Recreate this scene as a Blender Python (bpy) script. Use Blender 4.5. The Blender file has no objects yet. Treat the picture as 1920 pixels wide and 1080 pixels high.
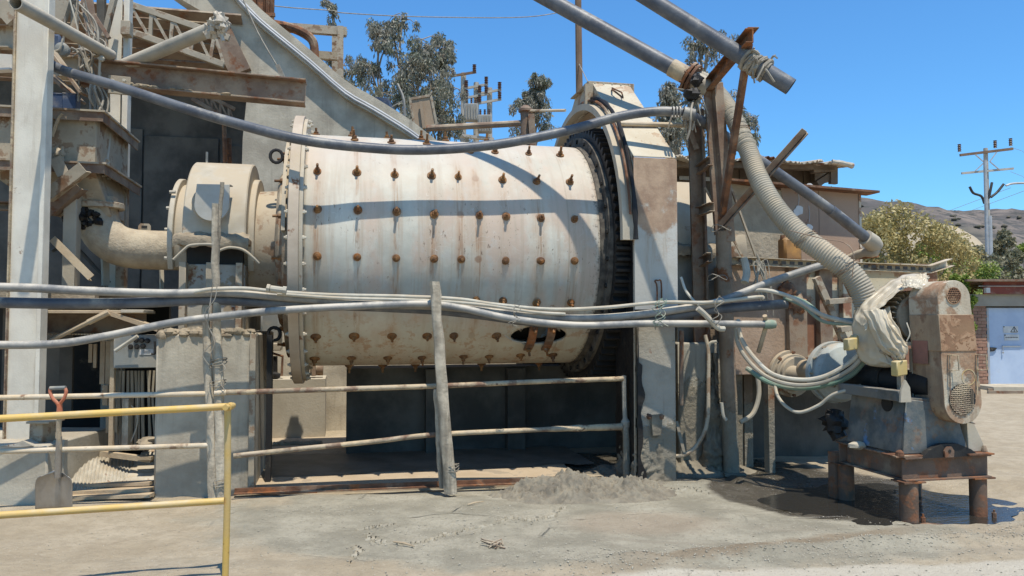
import bpy, math, random
from mathutils import Vector as V, Matrix, noise
R_ = random.Random(7)
D = bpy.data
sc = bpy.context.scene
COL = sc.collection
rad = math.radians

# ---------------------------------------------------------------- camera
FPX = 1450.0
CAMZ = 1.6
PITCH = math.atan(60 / FPX)
cd = D.cameras.new('camera'); cam = D.objects.new('camera', cd); COL.objects.link(cam)
cam.location = (0, 0, CAMZ); cam.rotation_euler = (math.pi / 2 + PITCH, 0, 0)
cd.sensor_width = 36; cd.lens = FPX / 1920 * 36; cd.clip_start = .05; cd.clip_end = 6000
sc.camera = cam

# ---------------------------------------------------------------- sky, sun, exposure
TOSUN = V((0.14, -0.31, 1.0)).normalized()
SUN_EL = math.asin(TOSUN.z); SUN_ROT = math.atan2(TOSUN.x, TOSUN.y)
wd = D.worlds.new('World'); sc.world = wd; wd.use_nodes = True
wn = wd.node_tree; wn.nodes.clear()
wo = wn.nodes.new('ShaderNodeOutputWorld'); wb = wn.nodes.new('ShaderNodeBackground')
sky = wn.nodes.new('ShaderNodeTexSky'); sky.sky_type = 'NISHITA'; sky.sun_disc = False
sky.sun_elevation = SUN_EL; sky.sun_rotation = SUN_ROT
sky.altitude = 300; sky.air_density = 1.2; sky.dust_density = 0.3; sky.ozone_density = 3.0
wb.inputs['Strength'].default_value = 0.122
sm = wn.nodes.new('ShaderNodeMix'); sm.data_type = 'RGBA'; sm.blend_type = 'MULTIPLY'; sm.inputs[0].default_value = 1; sm.inputs[7].default_value = (.56, 1.05, 1.42, 1)
wn.links.new(sky.outputs[0], sm.inputs[6]); wn.links.new(sm.outputs[2], wb.inputs['Color']); wn.links.new(wb.outputs[0], wo.inputs['Surface'])
sl = D.lights.new('sun', 'SUN'); so = D.objects.new('sun', sl); COL.objects.link(so)
sl.energy = 5.0; sl.angle = rad(0.5); sl.color = (1.0, 0.935, 0.83)
so.rotation_euler = TOSUN.to_track_quat('Z', 'Y').to_euler(); so.location = (0, 0, 30)
sc.view_settings.view_transform = 'Standard'; sc.view_settings.look = 'None'
sc.view_settings.exposure = 0.14; sc.view_settings.gamma = 1.0
sc.view_settings.use_curve_mapping = False

# ---------------------------------------------------------------- measuring helpers
CO = V((0, 0, CAMZ)); FW = V((0, math.cos(PITCH), math.sin(PITCH))); UP = V((0, -math.sin(PITCH), math.cos(PITCH)))
def ray(px, py): return FW + V((1, 0, 0)) * ((px - 960) / FPX) + UP * ((540 - py) / FPX)
def P(px, py, Y): d = ray(px, py); return CO + d * (Y / d.y)
def H(px, py, z): d = ray(px, py); return CO + d * ((z - CAMZ) / d.z)
def G(px, py): return H(px, py, 0.0)
TH = rad(12.3); AX = V((math.cos(TH), math.sin(TH), 0)); BK = V((-math.sin(TH), math.cos(TH), 0)); ZZ = V((0, 0, 1))
ML = V((-2.22, 8.43, 0))                      # plant frame: u along the mill axis, v away from the camera
def F(u, v, z): return ML + AX * u + BK * v + ZZ * z
def Wv(px, py, v):                            # where a sight line meets the plant plane v
    d = ray(px, py); o = ML + BK * v; return CO + d * ((o - CO).dot(BK) / d.dot(BK))
def Wu(px, py, u):
    d = ray(px, py); o = ML + AX * u; return CO + d * ((o - CO).dot(AX) / d.dot(AX))
def uvz(p): q = p - ML; return (q.dot(AX), q.dot(BK), p.z)
def cr(pts, n=6):                             # smooth curve through points
    pts = [V(p) for p in pts]; q = [pts[0] * 2 - pts[1]] + pts + [pts[-1] * 2 - pts[-2]]; out = []
    for i in range(1, len(q) - 2):
        a, b, c, d = q[i - 1:i + 3]
        for k in range(n):
            t = k / n
            out.append(.5 * (2 * b + (c - a) * t + (2 * a - 5 * b + 4 * c - d) * t * t + (3 * b - a - 3 * c + d) * t ** 3))
    out.append(pts[-1]); return out
def basis(d, up=ZZ):
    d = d.normalized()
    s = d.cross(up)
    if s.length < 1e-4: s = d.cross(V((1, 0, 0)))
    s.normalize(); return d, s, s.cross(d).normalized()

# ---------------------------------------------------------------- mesh builder
WM = {}
class MB:
    def __init__(s): s.v = []; s.f = []; s.m = []
    def add(s, vs, fs, mi=0):
        n = len(s.v); s.v += [V(x) for x in vs]; s.f += [tuple(i + n for i in f) for f in fs]; s.m += [mi] * len(fs); return s
    def box(s, c, sz, X=V((1, 0, 0)), Y=V((0, 1, 0)), Z=ZZ, mi=0):
        c = V(c); a, b, d = X * sz[0] / 2, Y * sz[1] / 2, Z * sz[2] / 2
        vs = [c + a * i + b * j + d * k for k in (-1, 1) for j in (-1, 1) for i in (-1, 1)]
        return s.add(vs, [(0, 2, 3, 1), (4, 5, 7, 6), (0, 1, 5, 4), (2, 6, 7, 3), (0, 4, 6, 2), (1, 3, 7, 5)], mi)
    def pbox(s, u0, u1, v0, v1, z0, z1, mi=0):            # box in the plant frame
        return s.box(F((u0 + u1) / 2, (v0 + v1) / 2, (z0 + z1) / 2), (abs(u1 - u0), abs(v1 - v0), abs(z1 - z0)), AX, BK, ZZ, mi)
    def prof(s, p0, p1, pts, up=ZZ, mi=0):                # extrude a 2-d profile (side, up)
        p0, p1 = V(p0), V(p1); d, sd, u = basis(p1 - p0, up); n = len(pts)
        vs = [p0 + sd * a + u * b for a, b in pts] + [p1 + sd * a + u * b for a, b in pts]
        fs = [(i, i + n, (i + 1) % n + n, (i + 1) % n) for i in range(n)] + [tuple(range(n)), tuple(range(2 * n - 1, n - 1, -1))]
        return s.add(vs, fs, mi)
    def beam(s, p0, p1, w, h, up=ZZ, mi=0): return s.prof(p0, p1, [(-w/2, -h/2), (w/2, -h/2), (w/2, h/2), (-w/2, h/2)], up, mi)
    def ibeam(s, p0, p1, w, h, t=.018, up=ZZ):
        s.prof(p0, p1, [(-w/2, h/2 - t), (w/2, h/2 - t), (w/2, h/2), (-w/2, h/2)], up)
        s.prof(p0, p1, [(-w/2, -h/2), (w/2, -h/2), (w/2, -h/2 + t), (-w/2, -h/2 + t)], up)
        return s.prof(p0, p1, [(-t/2, -h/2 + t), (t/2, -h/2 + t), (t/2, h/2 - t), (-t/2, h/2 - t)], up)
    def angle(s, p0, p1, w, t=.008, up=ZZ): return s.prof(p0, p1, [(0, 0), (w, 0), (w, t), (t, t), (t, w), (0, w)], up)
    def chan(s, p0, p1, w, h, t=.012, up=ZZ):             # C section, web at side 0, flanges toward +side
        return s.prof(p0, p1, [(0, -h/2), (w, -h/2), (w, -h/2 + t), (t, -h/2 + t), (t, h/2 - t), (w, h/2 - t), (w, h/2), (0, h/2)], up)
    def tube(s, pts, r, seg=10, hollow=0, mi=0):
        pts = [V(p) for p in pts]; n = len(pts); rr = r if isinstance(r, (list, tuple)) else [r] * n
        d, a, b = basis(pts[1] - pts[0]); vs = []; prev = d
        for i, p in enumerate(pts):
            t = (pts[min(i + 1, n - 1)] - pts[max(i - 1, 0)]).normalized()
            q = prev.rotation_difference(t); a = q @ a; b = q @ b; prev = t
            vs += [p + (a * math.cos(2 * math.pi * k / seg) + b * math.sin(2 * math.pi * k / seg)) * rr[i] for k in range(seg)]
        fs = [(i * seg + k, i * seg + (k + 1) % seg, (i + 1) * seg + (k + 1) % seg, (i + 1) * seg + k) for i in range(n - 1) for k in range(seg)]
        if hollow:
            s.add(vs, fs, mi)
            for e, o in ((0, 1), (n - 1, -1)):
                c = pts[e]; t = (pts[e + o] - c).normalized(); ring = vs[e * seg:(e + 1) * seg]
                inn = [c + (x - c) * (1 - hollow) for x in ring]; dep = [x + t * rr[e] * 4 for x in inn]
                g = [(k, (k + 1) % seg, seg + (k + 1) % seg, seg + k) for k in range(seg)] + [(seg + k, seg + (k + 1) % seg, 2 * seg + (k + 1) % seg, 2 * seg + k) for k in range(seg)] + [tuple(2 * seg + k for k in range(seg))]
                s.add(ring + inn + dep, g, mi)
            return s
        fs += [tuple(range(seg - 1, -1, -1)), tuple((n - 1) * seg + k for k in range(seg))]
        return s.add(vs, fs, mi)
    def cyl(s, p0, p1, r, seg=12, r2=None, mi=0): return s.tube([p0, p1], [r, r if r2 is None else r2], seg, 0, mi)
    def lathe(s, o, ax, prof, seg=48, a0=0, a1=2 * math.pi, ref=ZZ, mi=0, cap=False):
        o = V(o); ax = ax.normalized(); ref = V((1, 0, 0)) if abs(ax.dot(ref)) > .99 else ref; r1 = (ref - ax * ref.dot(ax)).normalized(); r2 = ax.cross(r1)
        full = abs(a1 - a0 - 2 * math.pi) < 1e-6; m = seg if full else seg + 1; vs = []
        for t, r in prof:
            for k in range(m):
                a = a0 + (a1 - a0) * k / seg; vs.append(o + ax * t + (r1 * math.cos(a) + r2 * math.sin(a)) * r)
        fs = []
        for i in range(len(prof) - 1):
            for k in range(seg):
                k2 = (k + 1) % m
                fs.append((i * m + k, (i + 1) * m + k, (i + 1) * m + k2, i * m + k2))
        s.add(vs, fs, mi)
        if cap and not full:
            n = len(s.v) - len(vs)
            s.f.append(tuple(n + i * m for i in range(len(prof)))); s.f.append(tuple(n + i * m + m - 1 for i in reversed(range(len(prof))))); s.m += [mi, mi]
        return s
    def poly(s, pts, ex, mi=0):                           # polygon with a thickness
        pts = [V(p) for p in pts]; n = len(pts); ex = V(ex)
        return s.add(pts + [p + ex for p in pts], [tuple(range(n)), tuple(range(2 * n - 1, n - 1, -1))] + [(i, i + n, (i + 1) % n + n, (i + 1) % n) for i in range(n)], mi)
    def quad(s, a, b, c, d, mi=0): return s.add([a, b, c, d], [(0, 1, 2, 3)], mi)
    def grid(s, fn, nu, nv, mi=0):
        vs = [fn(i / nu, j / nv) for j in range(nv + 1) for i in range(nu + 1)]
        return s.add(vs, [(j * (nu + 1) + i, j * (nu + 1) + i + 1, (j + 1) * (nu + 1) + i + 1, (j + 1) * (nu + 1) + i) for j in range(nv) for i in range(nu)], mi)
    def blob(s, c, r, amp=.25, fr=2.0, seg=8, sq=(1, 1, 1), mi=0):
        c = V(c); vs = []; off = V((R_.uniform(0, 90), R_.uniform(0, 90), 0))
        for j in range(seg + 1):
            ph = math.pi * j / seg
            for i in range(seg * 2):
                a = math.pi * i / seg; d = V((math.sin(ph) * math.cos(a), math.sin(ph) * math.sin(a), math.cos(ph)))
                k = r * (1 + amp * noise.noise(d * fr + off) * 1.6); vs.append(c + V((d.x * sq[0], d.y * sq[1], d.z * sq[2])) * k)
        n = seg * 2
        return s.add(vs, [(j * n + i, j * n + (i + 1) % n, (j + 1) * n + (i + 1) % n, (j + 1) * n + i) for j in range(seg) for i in range(n)], mi)
    def mesh(s, name, mats, org=None, sharp=35):
        me = D.meshes.new(name); o = org or V((0, 0, 0))
        me.from_pydata([v - o for v in s.v], [], s.f); me.validate()
        for m in (mats if isinstance(mats, (list, tuple)) else [mats]): me.materials.append(m)
        if any(s.m) and len(s.m) == len(me.polygons): me.polygons.foreach_set('material_index', s.m)
        me.polygons.foreach_set('use_smooth', [True] * len(me.polygons))
        if sharp: me.set_sharp_from_angle(angle=rad(sharp))
        me.update(); return me
    def build(s, name, mats, parent=None, bev=0, fix=True, sharp=35, label=None, kind=None):
        vs = s.v
        if parent is not None:
            inv = WM[parent.name].inverted(); s.v = [inv @ v for v in s.v]; vs = s.v
        lo = V([min(v[i] for v in vs) for i in range(3)]); hi = V([max(v[i] for v in vs) for i in range(3)])
        c = (lo + hi) / 2
        if parent is None: c.z = lo.z
        me = s.mesh(name, mats, c, sharp)
        if fix:
            import bmesh
            b = bmesh.new(); b.from_mesh(me); bmesh.ops.recalc_face_normals(b, faces=b.faces); b.to_mesh(me); b.free()
        o = D.objects.new(name, me); COL.objects.link(o); o.location = c
        if parent is not None: o.parent = parent; WM[o.name] = WM[parent.name] @ Matrix.Translation(c)
        else: WM[o.name] = Matrix.Translation(c)
        if bev:
            bm_ = o.modifiers.new('bevel', 'BEVEL'); bm_.width = bev; bm_.segments = 1; bm_.limit_method = 'ANGLE'; bm_.angle_limit = rad(40)
        if label: o['label'] = label
        if kind: o['kind'] = kind
        return o
def thing(name, label, cat, loc=(0, 0, 0), rz=0, group=None):
    o = D.objects.new(name, None); COL.objects.link(o); o.location = loc; o.rotation_euler = (0, 0, rz); o.empty_display_size = .2
    WM[o.name] = Matrix.Translation(V(loc)) @ Matrix.Rotation(rz, 4, 'Z')
    return tag(o, label, cat, group)
def tag(o, label, cat, group=None):
    o['label'] = label; o['category'] = cat
    if group: o['group'] = group
    return o
def one(mb, name, mats, label, cat, group=None, **k): return tag(mb.build(name, mats, None, **k), label, cat, group)
def struct(mb, name, m, **k): return mb.build(name, m, None, kind='structure', **k)
def inst(me, name, parent, mw):               # place a shared mesh by its world matrix under a parent
    o = D.objects.new(name, me); COL.objects.link(o)
    if parent is not None: o.parent = parent; o.matrix_local = WM[parent.name].inverted() @ mw
    else: o.matrix_world = mw
    WM[o.name] = mw
    return o
def mframe(p, d, up=ZZ, s=1.0):               # matrix with local z along d
    d, a, b = basis(d, up); m = Matrix((a * s, b * s, d * s)).transposed().to_4x4(); m.translation = V(p); return m

# ---------------------------------------------------------------- materials
class NT:
    def __init__(s, name):
        s.m = D.materials.new(name); s.m.use_nodes = True; s.t = s.m.node_tree; s.t.nodes.clear()
        s.out = s.n('ShaderNodeOutputMaterial'); s.b = s.n('ShaderNodeBsdfPrincipled'); s.l(s.b.outputs[0], s.out.inputs[0])
        tc = s.n('ShaderNodeTexCoord'); oi = s.n('ShaderNodeObjectInfo')
        va = s.n('ShaderNodeVectorMath', operation='MULTIPLY_ADD'); s.l(oi.outputs['Random'], va.inputs[0]); va.inputs[1].default_value = (37, 51, 23)
        s.l(tc.outputs['Object'], va.inputs[2]); s.co = va.outputs[0]; s.geo = s.n('ShaderNodeNewGeometry')
        s.obj = tc.outputs['Object']
    def n(s, t, **k):
        x = s.t.nodes.new(t)
        for a, b in k.items(): setattr(x, a, b)
        return x
    def l(s, a, b): s.t.links.new(a, b)
    def set(s, sock, v):
        if hasattr(v, 'is_linked') or hasattr(v, 'links'): s.l(v, sock)
        else: sock.default_value = (*v, 1) if isinstance(v, tuple) and len(v) == 3 and sock.type == 'RGBA' else v
    def noise(s, scale, detail=5, rough=.55, stretch=None, co=None, dist=0):
        c = co or s.co
        if stretch: mp = s.n('ShaderNodeMapping'); s.l(c, mp.inputs[0]); mp.inputs['Scale'].default_value = stretch; c = mp.outputs[0]
        x = s.n('ShaderNodeTexNoise'); s.l(c, x.inputs['Vector']); x.inputs['Scale'].default_value = scale; x.inputs['Detail'].default_value = detail
        x.inputs['Roughness'].default_value = rough; x.inputs['Distortion'].default_value = dist; return x.outputs[0]
    def ramp(s, f, a, b, lo=0., hi=1.):
        x = s.n('ShaderNodeMapRange'); x.interpolation_type = 'SMOOTHSTEP'; s.l(f, x.inputs[0])
        x.inputs[1].default_value = a; x.inputs[2].default_value = b; x.inputs[3].default_value = lo; x.inputs[4].default_value = hi; return x.outputs[0]
    def math(s, op, a, b=None, c=None):
        x = s.n('ShaderNodeMath', operation=op); s.set(x.inputs[0], a)
        if b is not None: s.set(x.inputs[1], b)
        if c is not None: s.set(x.inputs[2], c)
        return x.outputs[0]
    def mix(s, f, a, b):
        x = s.n('ShaderNodeMix', data_type='RGBA'); s.set(x.inputs[0], f); s.set(x.inputs[6], a); s.set(x.inputs[7], b); return x.outputs[2]
    def sep(s, v): x = s.n('ShaderNodeSeparateXYZ'); s.l(v, x.inputs[0]); return x.outputs
    def bump(s, h, st=.3, d=.01, nrm=None):
        x = s.n('ShaderNodeBump'); x.inputs['Strength'].default_value = st; x.inputs['Distance'].default_value = d; s.l(h, x.inputs['Height'])
        if nrm: s.l(nrm, x.inputs['Normal'])
        return x.outputs[0]
    def fin(s, col, rough=.8, nrm=None, metal=0, spec=.3):
        if not any(k in s.m.name for k in ('blue', 'leaf', 'print', 'puddle', 'hill', 'galv')):
            w = s.n('ShaderNodeMix', data_type='RGBA', blend_type='MULTIPLY'); w.inputs[0].default_value = 1; s.set(w.inputs[6], col); w.inputs[7].default_value = (1.0, 1.0, .99, 1) if s.m.name == 'drum_paint' else (1.03, .985, .89, 1); col = w.outputs[2]
        s.set(s.b.inputs['Base Color'], col); s.set(s.b.inputs['Roughness'], rough); s.set(s.b.inputs['Metallic'], metal)
        s.b.inputs['Specular IOR Level'].default_value = spec
        if nrm: s.l(nrm, s.b.inputs['Normal'])
        return s.m
DUST = (.40, .345, .265)
MUDC = (.235, .215, .175)
def mat(name, c1, c2=None, ns=4, rough=.8, rust=0, rc=(.17, .07, .03), rs=5, streak=0, sc_=(.16, .10, .06), dust=0, dc=DUST, bump=.25, bs=60, speck=0, kc=(.08, .06, .045), metal=0, spec=.3, mudz=None, paint=None):
    t = NT(name); c2 = c2 or tuple(x * .75 for x in c1)
    col = t.mix(t.ramp(t.noise(ns, 6, .6), .35, .65), c2, c1)
    if paint:                                             # (colour, amount): patches of another paint or bare undercoat
        col = t.mix(t.ramp(t.noise(2.2, 7, .62), .62 - paint[1], .66 - paint[1]), col, paint[0])
    if streak:
        sk = t.math('MULTIPLY', t.ramp(t.noise(1, 7, .72, (7, 7, .55), None, .3), .62 - streak * .16, .80 - streak * .14), t.ramp(t.noise(.9, 4, .6, (1, 1, .6)), .40, .62, .1, .9)); col = t.mix(t.math('MULTIPLY', sk, .8), col, sc_)
    if rust:
        rn = t.noise(rs, 8, .65); f = t.ramp(rn, .70 - rust * .42, .76 - rust * .40)
        rcol = t.mix(t.noise(30, 4), tuple(x * .6 for x in rc), tuple(min(1, x * 1.5) for x in rc)); col = t.mix(f, col, rcol)
    if speck:
        sp_ = t.math('MULTIPLY', t.ramp(t.noise(26, 7, .8), .66 - speck * .06, .70 - speck * .06), t.ramp(t.noise(2.6, 4, .6), .58 - speck * .16, .70 - speck * .1)); col = t.mix(t.math('MULTIPLY', sp_, .8), col, kc)
    h = t.noise(bs, 6, .6)
    if dust:
        nz = t.sep(t.geo.outputs['Normal'])[2]
        f = t.math('MULTIPLY', t.ramp(nz, -.25, .75, .25, 1.), t.ramp(t.noise(3.3, 6, .65), .62 - dust * .4, .80 - dust * .35)); col = t.mix(f, col, dc)
    rg = rough
    if mudz is not None:
        z = t.sep(t.geo.outputs['Position'])[2]
        zz = t.math('MULTIPLY_ADD', t.noise(4, 6, .7), .9, t.math('MULTIPLY', z, -1.0)); f = t.ramp(zz, .45 - mudz, .52 - mudz)
        col = t.mix(f, col, t.mix(t.noise(9, 5), tuple(x * .75 for x in MUDC), tuple(x * 1.15 for x in MUDC)))
        h = t.math('ADD', h, t.math('MULTIPLY', f, t.math('MULTIPLY', t.noise(18, 5, .7), 3.0)))
    return t.fin(col, rg, t.bump(h, bump, .012) if bump else None, metal, spec)

M = {}
M['concrete'] = mat('concrete', (.47, .435, .365), (.32, .29, .24), 2.0, .9, streak=.75, sc_=(.21, .19, .16), speck=.6, kc=(.14, .12, .1), bump=.35, bs=35)
M['pale_concrete'] = mat('pale_concrete', (.44, .405, .34), (.35, .32, .265), 2, .9, streak=.45, sc_=(.27, .245, .2), speck=.4, kc=(.16, .14, .12), bump=.3, bs=35)
M['sand_crust'] = mat('sand_crust', (.44, .385, .30), (.34, .29, .225), 7, .95, speck=.5, bump=.9, bs=45)
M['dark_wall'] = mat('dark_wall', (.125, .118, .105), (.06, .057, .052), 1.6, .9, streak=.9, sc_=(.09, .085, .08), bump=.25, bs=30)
M['dusty_steel'] = mat('dusty_steel', (.41, .365, .295), (.28, .245, .195), 5, .75, rust=.45, rc=(.16, .085, .045), dust=.8, bump=.2)
M['column_paint'] = mat('column_paint', (.66, .635, .57), (.54, .51, .45), 3, .7, rust=.04, rc=(.2, .12, .07), streak=.3, sc_=(.3, .25, .19), speck=.5, bump=.15)
M['brown_steel'] = mat('brown_steel', (.215, .155, .115), (.15, .10, .075), 3, .75, rust=.4, rc=(.16, .07, .035), dust=.55, bump=.25)
M['rusty'] = mat('rusty', (.19, .095, .055), (.10, .05, .03), 6, .85, rust=.4, rc=(.25, .10, .04), dust=.35, bump=.4, bs=80)
M['house_paint'] = mat('house_paint', (.45, .42, .36), (.36, .33, .275), 4, .65, rust=.15, speck=.5, streak=.25, dust=.65, bump=.15)
M['mud'] = mat('mud', (.225, .205, .165), (.15, .135, .11), 6, .95, bump=.9, bs=28)
M['dry_mud'] = mat('dry_mud', (.33, .28, .21), (.22, .185, .14), 8, .95, bump=.9, bs=30)
M['grease'] = mat('grease', (.012, .011, .011), (.022, .02, .018), 5, .55, dust=.12, dc=(.06, .055, .05), bump=.5, bs=30)
M['pvc'] = mat('pvc', (.23, .232, .23), (.15, .153, .16), 7, .5, streak=0, dust=.6, dc=(.46, .43, .38), speck=.8, kc=(.13, .14, .16), bump=.15)
M['pvc_dark'] = mat('pvc_dark', (.125, .135, .155), (.07, .078, .098), 5, .45, dust=.3, dc=(.36, .345, .31), speck=.5, kc=(.1, .12, .15), bump=.15)
M['pvc_dusty'] = mat('pvc_dusty', (.33, .31, .27), (.25, .235, .205), 4, .7, dust=.95, dc=(.44, .40, .33), bump=.25)
M['hose'] = mat('hose', (.35, .325, .275), (.27, .25, .21), 3, .75, speck=.35, kc=(.16, .14, .11), dust=.5, bump=.15)
M['hose_green'] = mat('hose_green', (.13, .235, .20), (.20, .27, .22), 6, .6, dust=.45, dc=(.34, .33, .27), bump=.1)
M['hose_white'] = mat('hose_white', (.48, .46, .40), (.36, .34, .29), 6, .6, dust=.5, bump=.1)
M['yellow'] = mat('yellow', (.58, .39, .11), (.52, .37, .15), 5, .55, rust=.12, dust=.45, dc=(.5, .42, .28), speck=.4, kc=(.25, .19, .1), bump=.12)
M['rail_white'] = mat('rail_white', (.56, .50, .41), (.50, .40, .27), 3, .65, rust=.3, rc=(.22, .14, .09), dust=.4, dc=(.42, .36, .28), bump=.25, mudz=None)
M['stand'] = mat('stand', (.17, .115, .085), (.115, .078, .058), 4, .8, rust=.5, rc=(.19, .09, .05), dust=.2, bump=.35)
M['rail_worn'] = mat('rail_worn', (.52, .42, .28), (.22, .175, .13), 3.5, .7, rust=.45, rc=(.16, .10, .07), dust=.5, dc=(.40, .34, .26), bump=.5, bs=40)
M['wood'] = mat('wood', (.54, .48, .385), (.36, .315, .25), 9, .9, streak=1.3, sc_=(.12, .10, .08), bump=.6, bs=40)
M['tan_wood'] = mat('tan_wood', (.45, .37, .265), (.36, .28, .195), 4, .85, streak=.6, sc_=(.26, .2, .14), bump=.3)
M['bolt'] = mat('bolt', (.25, .13, .05), (.11, .055, .028), 12, .7, rust=.4, rc=(.22, .09, .025), dust=.15, bump=.4, bs=90)
M['bolt_pale'] = mat('bolt_pale', (.50, .48, .42), (.36, .33, .28), 10, .7, rust=.2, bump=.2)
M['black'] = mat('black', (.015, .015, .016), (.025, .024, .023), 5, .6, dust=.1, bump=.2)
M['rubber'] = mat('rubber', (.03, .03, .032), (.05, .048, .045), 5, .6, dust=.3, dc=(.2, .18, .15), bump=.2)
M['blue_dark'] = mat('blue_dark', (.035, .055, .10), (.05, .07, .11), 4, .6, dust=.3, bump=.1)
M['wire'] = mat('wire', (.30, .28, .24), (.2, .18, .15), 10, .6, bump=0)
M['steel_bright'] = mat('steel_bright', (.42, .42, .43), (.30, .29, .28), 4, .35, dust=.35, dc=(.4, .36, .3), metal=.7, bump=.1)
# special materials
def drum_mat(cols, zr):                        # object space: x along the mill axis, z up; rust rings each bolt and runs down below it
    t = NT('drum_paint'); x, y, z = t.sep(t.obj)
    col = t.mix(t.ramp(t.noise(2.2, 6, .6), .35, .65), (.42, .405, .335), (.55, .525, .435))
    col = t.mix(t.ramp(t.noise(1.25, 7, .65, (1.3, 1, .7)), .46, .60, 0, .8), col, (.48, .355, .265))
    col = t.mix(t.ramp(t.noise(3.4, 7, .7, (1, 1, .8)), .56, .64, 0, .5), col, (.44, .43, .385))
    def gsum(v, cs, k):
        m = None
        for c in cs:
            g = t.math('POWER', 2.718, t.math('MULTIPLY', t.math('POWER', t.math('SUBTRACT', v, c), 2.0), -k)); m = g if m is None else t.math('MAXIMUM', m, g)
        return m
    wob = t.math('MULTIPLY_ADD', t.noise(3, 4, .6), .10, t.math('SUBTRACT', x, .05))
    run = gsum(wob, cols, 700.); wide = gsum(wob, cols, 150.)
    m2 = t.math('MULTIPLY', run, t.ramp(t.noise(1.5, 5, .65, (2.6, 1, .8)), .42, .58)); m2 = t.math('MULTIPLY', m2, t.ramp(t.noise(1, 4, .6, (46, 1, 2.5)), .36, .56))
    col = t.mix(t.math('MULTIPLY', wide, t.ramp(t.noise(1.1, 5, .6, (2, 1, .7)), .44, .62, 0, .55)), col, (.45, .34, .23))
    col = t.mix(t.math('MULTIPLY', m2, .85), col, t.mix(t.noise(11, 5), (.19, .10, .055), (.42, .235, .115)))
    halo = t.math('MULTIPLY', gsum(x, cols, 420.), gsum(z, zr, 420.)); halo = t.ramp(t.math('ADD', halo, t.math('MULTIPLY', t.noise(14, 5, .7), .5)), .72, 1.0); col = t.mix(t.math('MULTIPLY', halo, .75), col, (.26, .145, .08))
    st = t.ramp(t.noise(1, 5, .65, (13, 1, .55)), .50, .64, 0, .6); col = t.mix(st, col, (.40, .325, .24))
    low = t.ramp(z, -.50, -1.05); lr = t.math('MULTIPLY', low, t.ramp(t.noise(7, 8, .75), .52, .60, 0, .8)); col = t.mix(t.math('MULTIPLY', low, .5), col, (.60, .53, .38)); col = t.mix(t.math('MULTIPLY', lr, .8), col, (.40, .215, .105))
    scr = t.math('MULTIPLY', t.ramp(t.noise(1, 4, .7, (30, 22, 12)), .63, .66), t.ramp(t.noise(1.6, 4), .42, .6)); col = t.mix(t.math('MULTIPLY', scr, .85), col, (.15, .10, .065))
    col = t.mix(t.ramp(t.noise(7, 8, .75), .66, .69, 0, .85), col, t.mix(t.noise(20), (.20, .115, .065), (.34, .2, .105)))
    sc2 = t.ramp(t.noise(2.3, 2, .5, (1, 1, 1), None, 2.5), .495, .505); sc2 = t.math('MULTIPLY', t.math('MULTIPLY', sc2, t.math('SUBTRACT', 1.0, sc2)), 2.5); col = t.mix(t.math('MULTIPLY', sc2, t.ramp(t.noise(2, 4), .5, .65)), col, (.66, .64, .57))
    seam = t.ramp(t.math('ABSOLUTE', t.math('SUBTRACT', x, 1.13)), .012, .004, 0, .5); col = t.mix(seam, col, (.30, .24, .17))
    nz = t.sep(t.geo.outputs['Normal'])[2]
    col = t.mix(t.math('MULTIPLY', t.ramp(nz, -.1, .9), t.ramp(t.noise(2.0, 7, .7), .3, .66, .2, .9)), col, (.47, .405, .325))
    ge = t.math('MULTIPLY', t.ramp(t.math('ADD', x, t.math('MULTIPLY', t.noise(6, 5, .7), .25)), 1.50, 1.62), t.ramp(t.noise(24, 6, .75), .50, .60, 0, .85)); col = t.mix(ge, col, (.06, .052, .045))
    h = t.math('ADD', t.noise(18, 7, .65), t.math('MULTIPLY', t.noise(1.7, 2), 4.0))
    return t.fin(col, t.math('MULTIPLY_ADD', t.noise(5, 5), .3, .52), t.bump(h, .16, .012), 0, .35)

def peel_mat(name, base, paint, thr=.5, sc=1.6, rust=(.24, .12, .075), spk=.6, streak=0):
    t = NT(name); n1 = t.noise(sc, 8, .62, dist=.4)
    f = t.ramp(n1, thr - .03, thr + .03)
    edge = t.math('MULTIPLY', f, t.ramp(n1, thr + .045, thr + .012))
    rc = t.mix(t.noise(9, 6, .65), tuple(c * .7 for c in rust), tuple(c * 1.35 for c in rust)); rc = t.mix(t.ramp(t.noise(2, 5), .4, .65), rc, base)
    pc = t.mix(t.noise(4, 5), tuple(c * .82 for c in paint), paint); pc = t.mix(edge, pc, (.33, .19, .11))
    pc = t.mix(t.ramp(t.noise(26, 5, .65), .66 - spk * .06, .69 - spk * .06), pc, (.20, .11, .06))
    col = t.mix(f, rc, pc)
    if streak: col = t.mix(t.ramp(t.noise(1, 5, .6, (12, 12, .8)), .55, .72, 0, streak), col, (.17, .10, .065))
    h = t.math('ADD', t.math('MULTIPLY', f, .5), t.math('MULTIPLY', t.noise(40, 5), .35))
    nz = t.sep(t.geo.outputs['Normal'])[2]; col = t.mix(t.math('MULTIPLY', t.ramp(nz, .3, .9), t.ramp(t.noise(3, 5), .35, .7, .1, .8)), col, DUST)
    return t.fin(col, .75, t.bump(h, .5, .008), 0, .3)
M['tank_peel'] = peel_mat('tank_peel', (.20, .11, .075), (.56, .51, .40), .455, 2.0)
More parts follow.
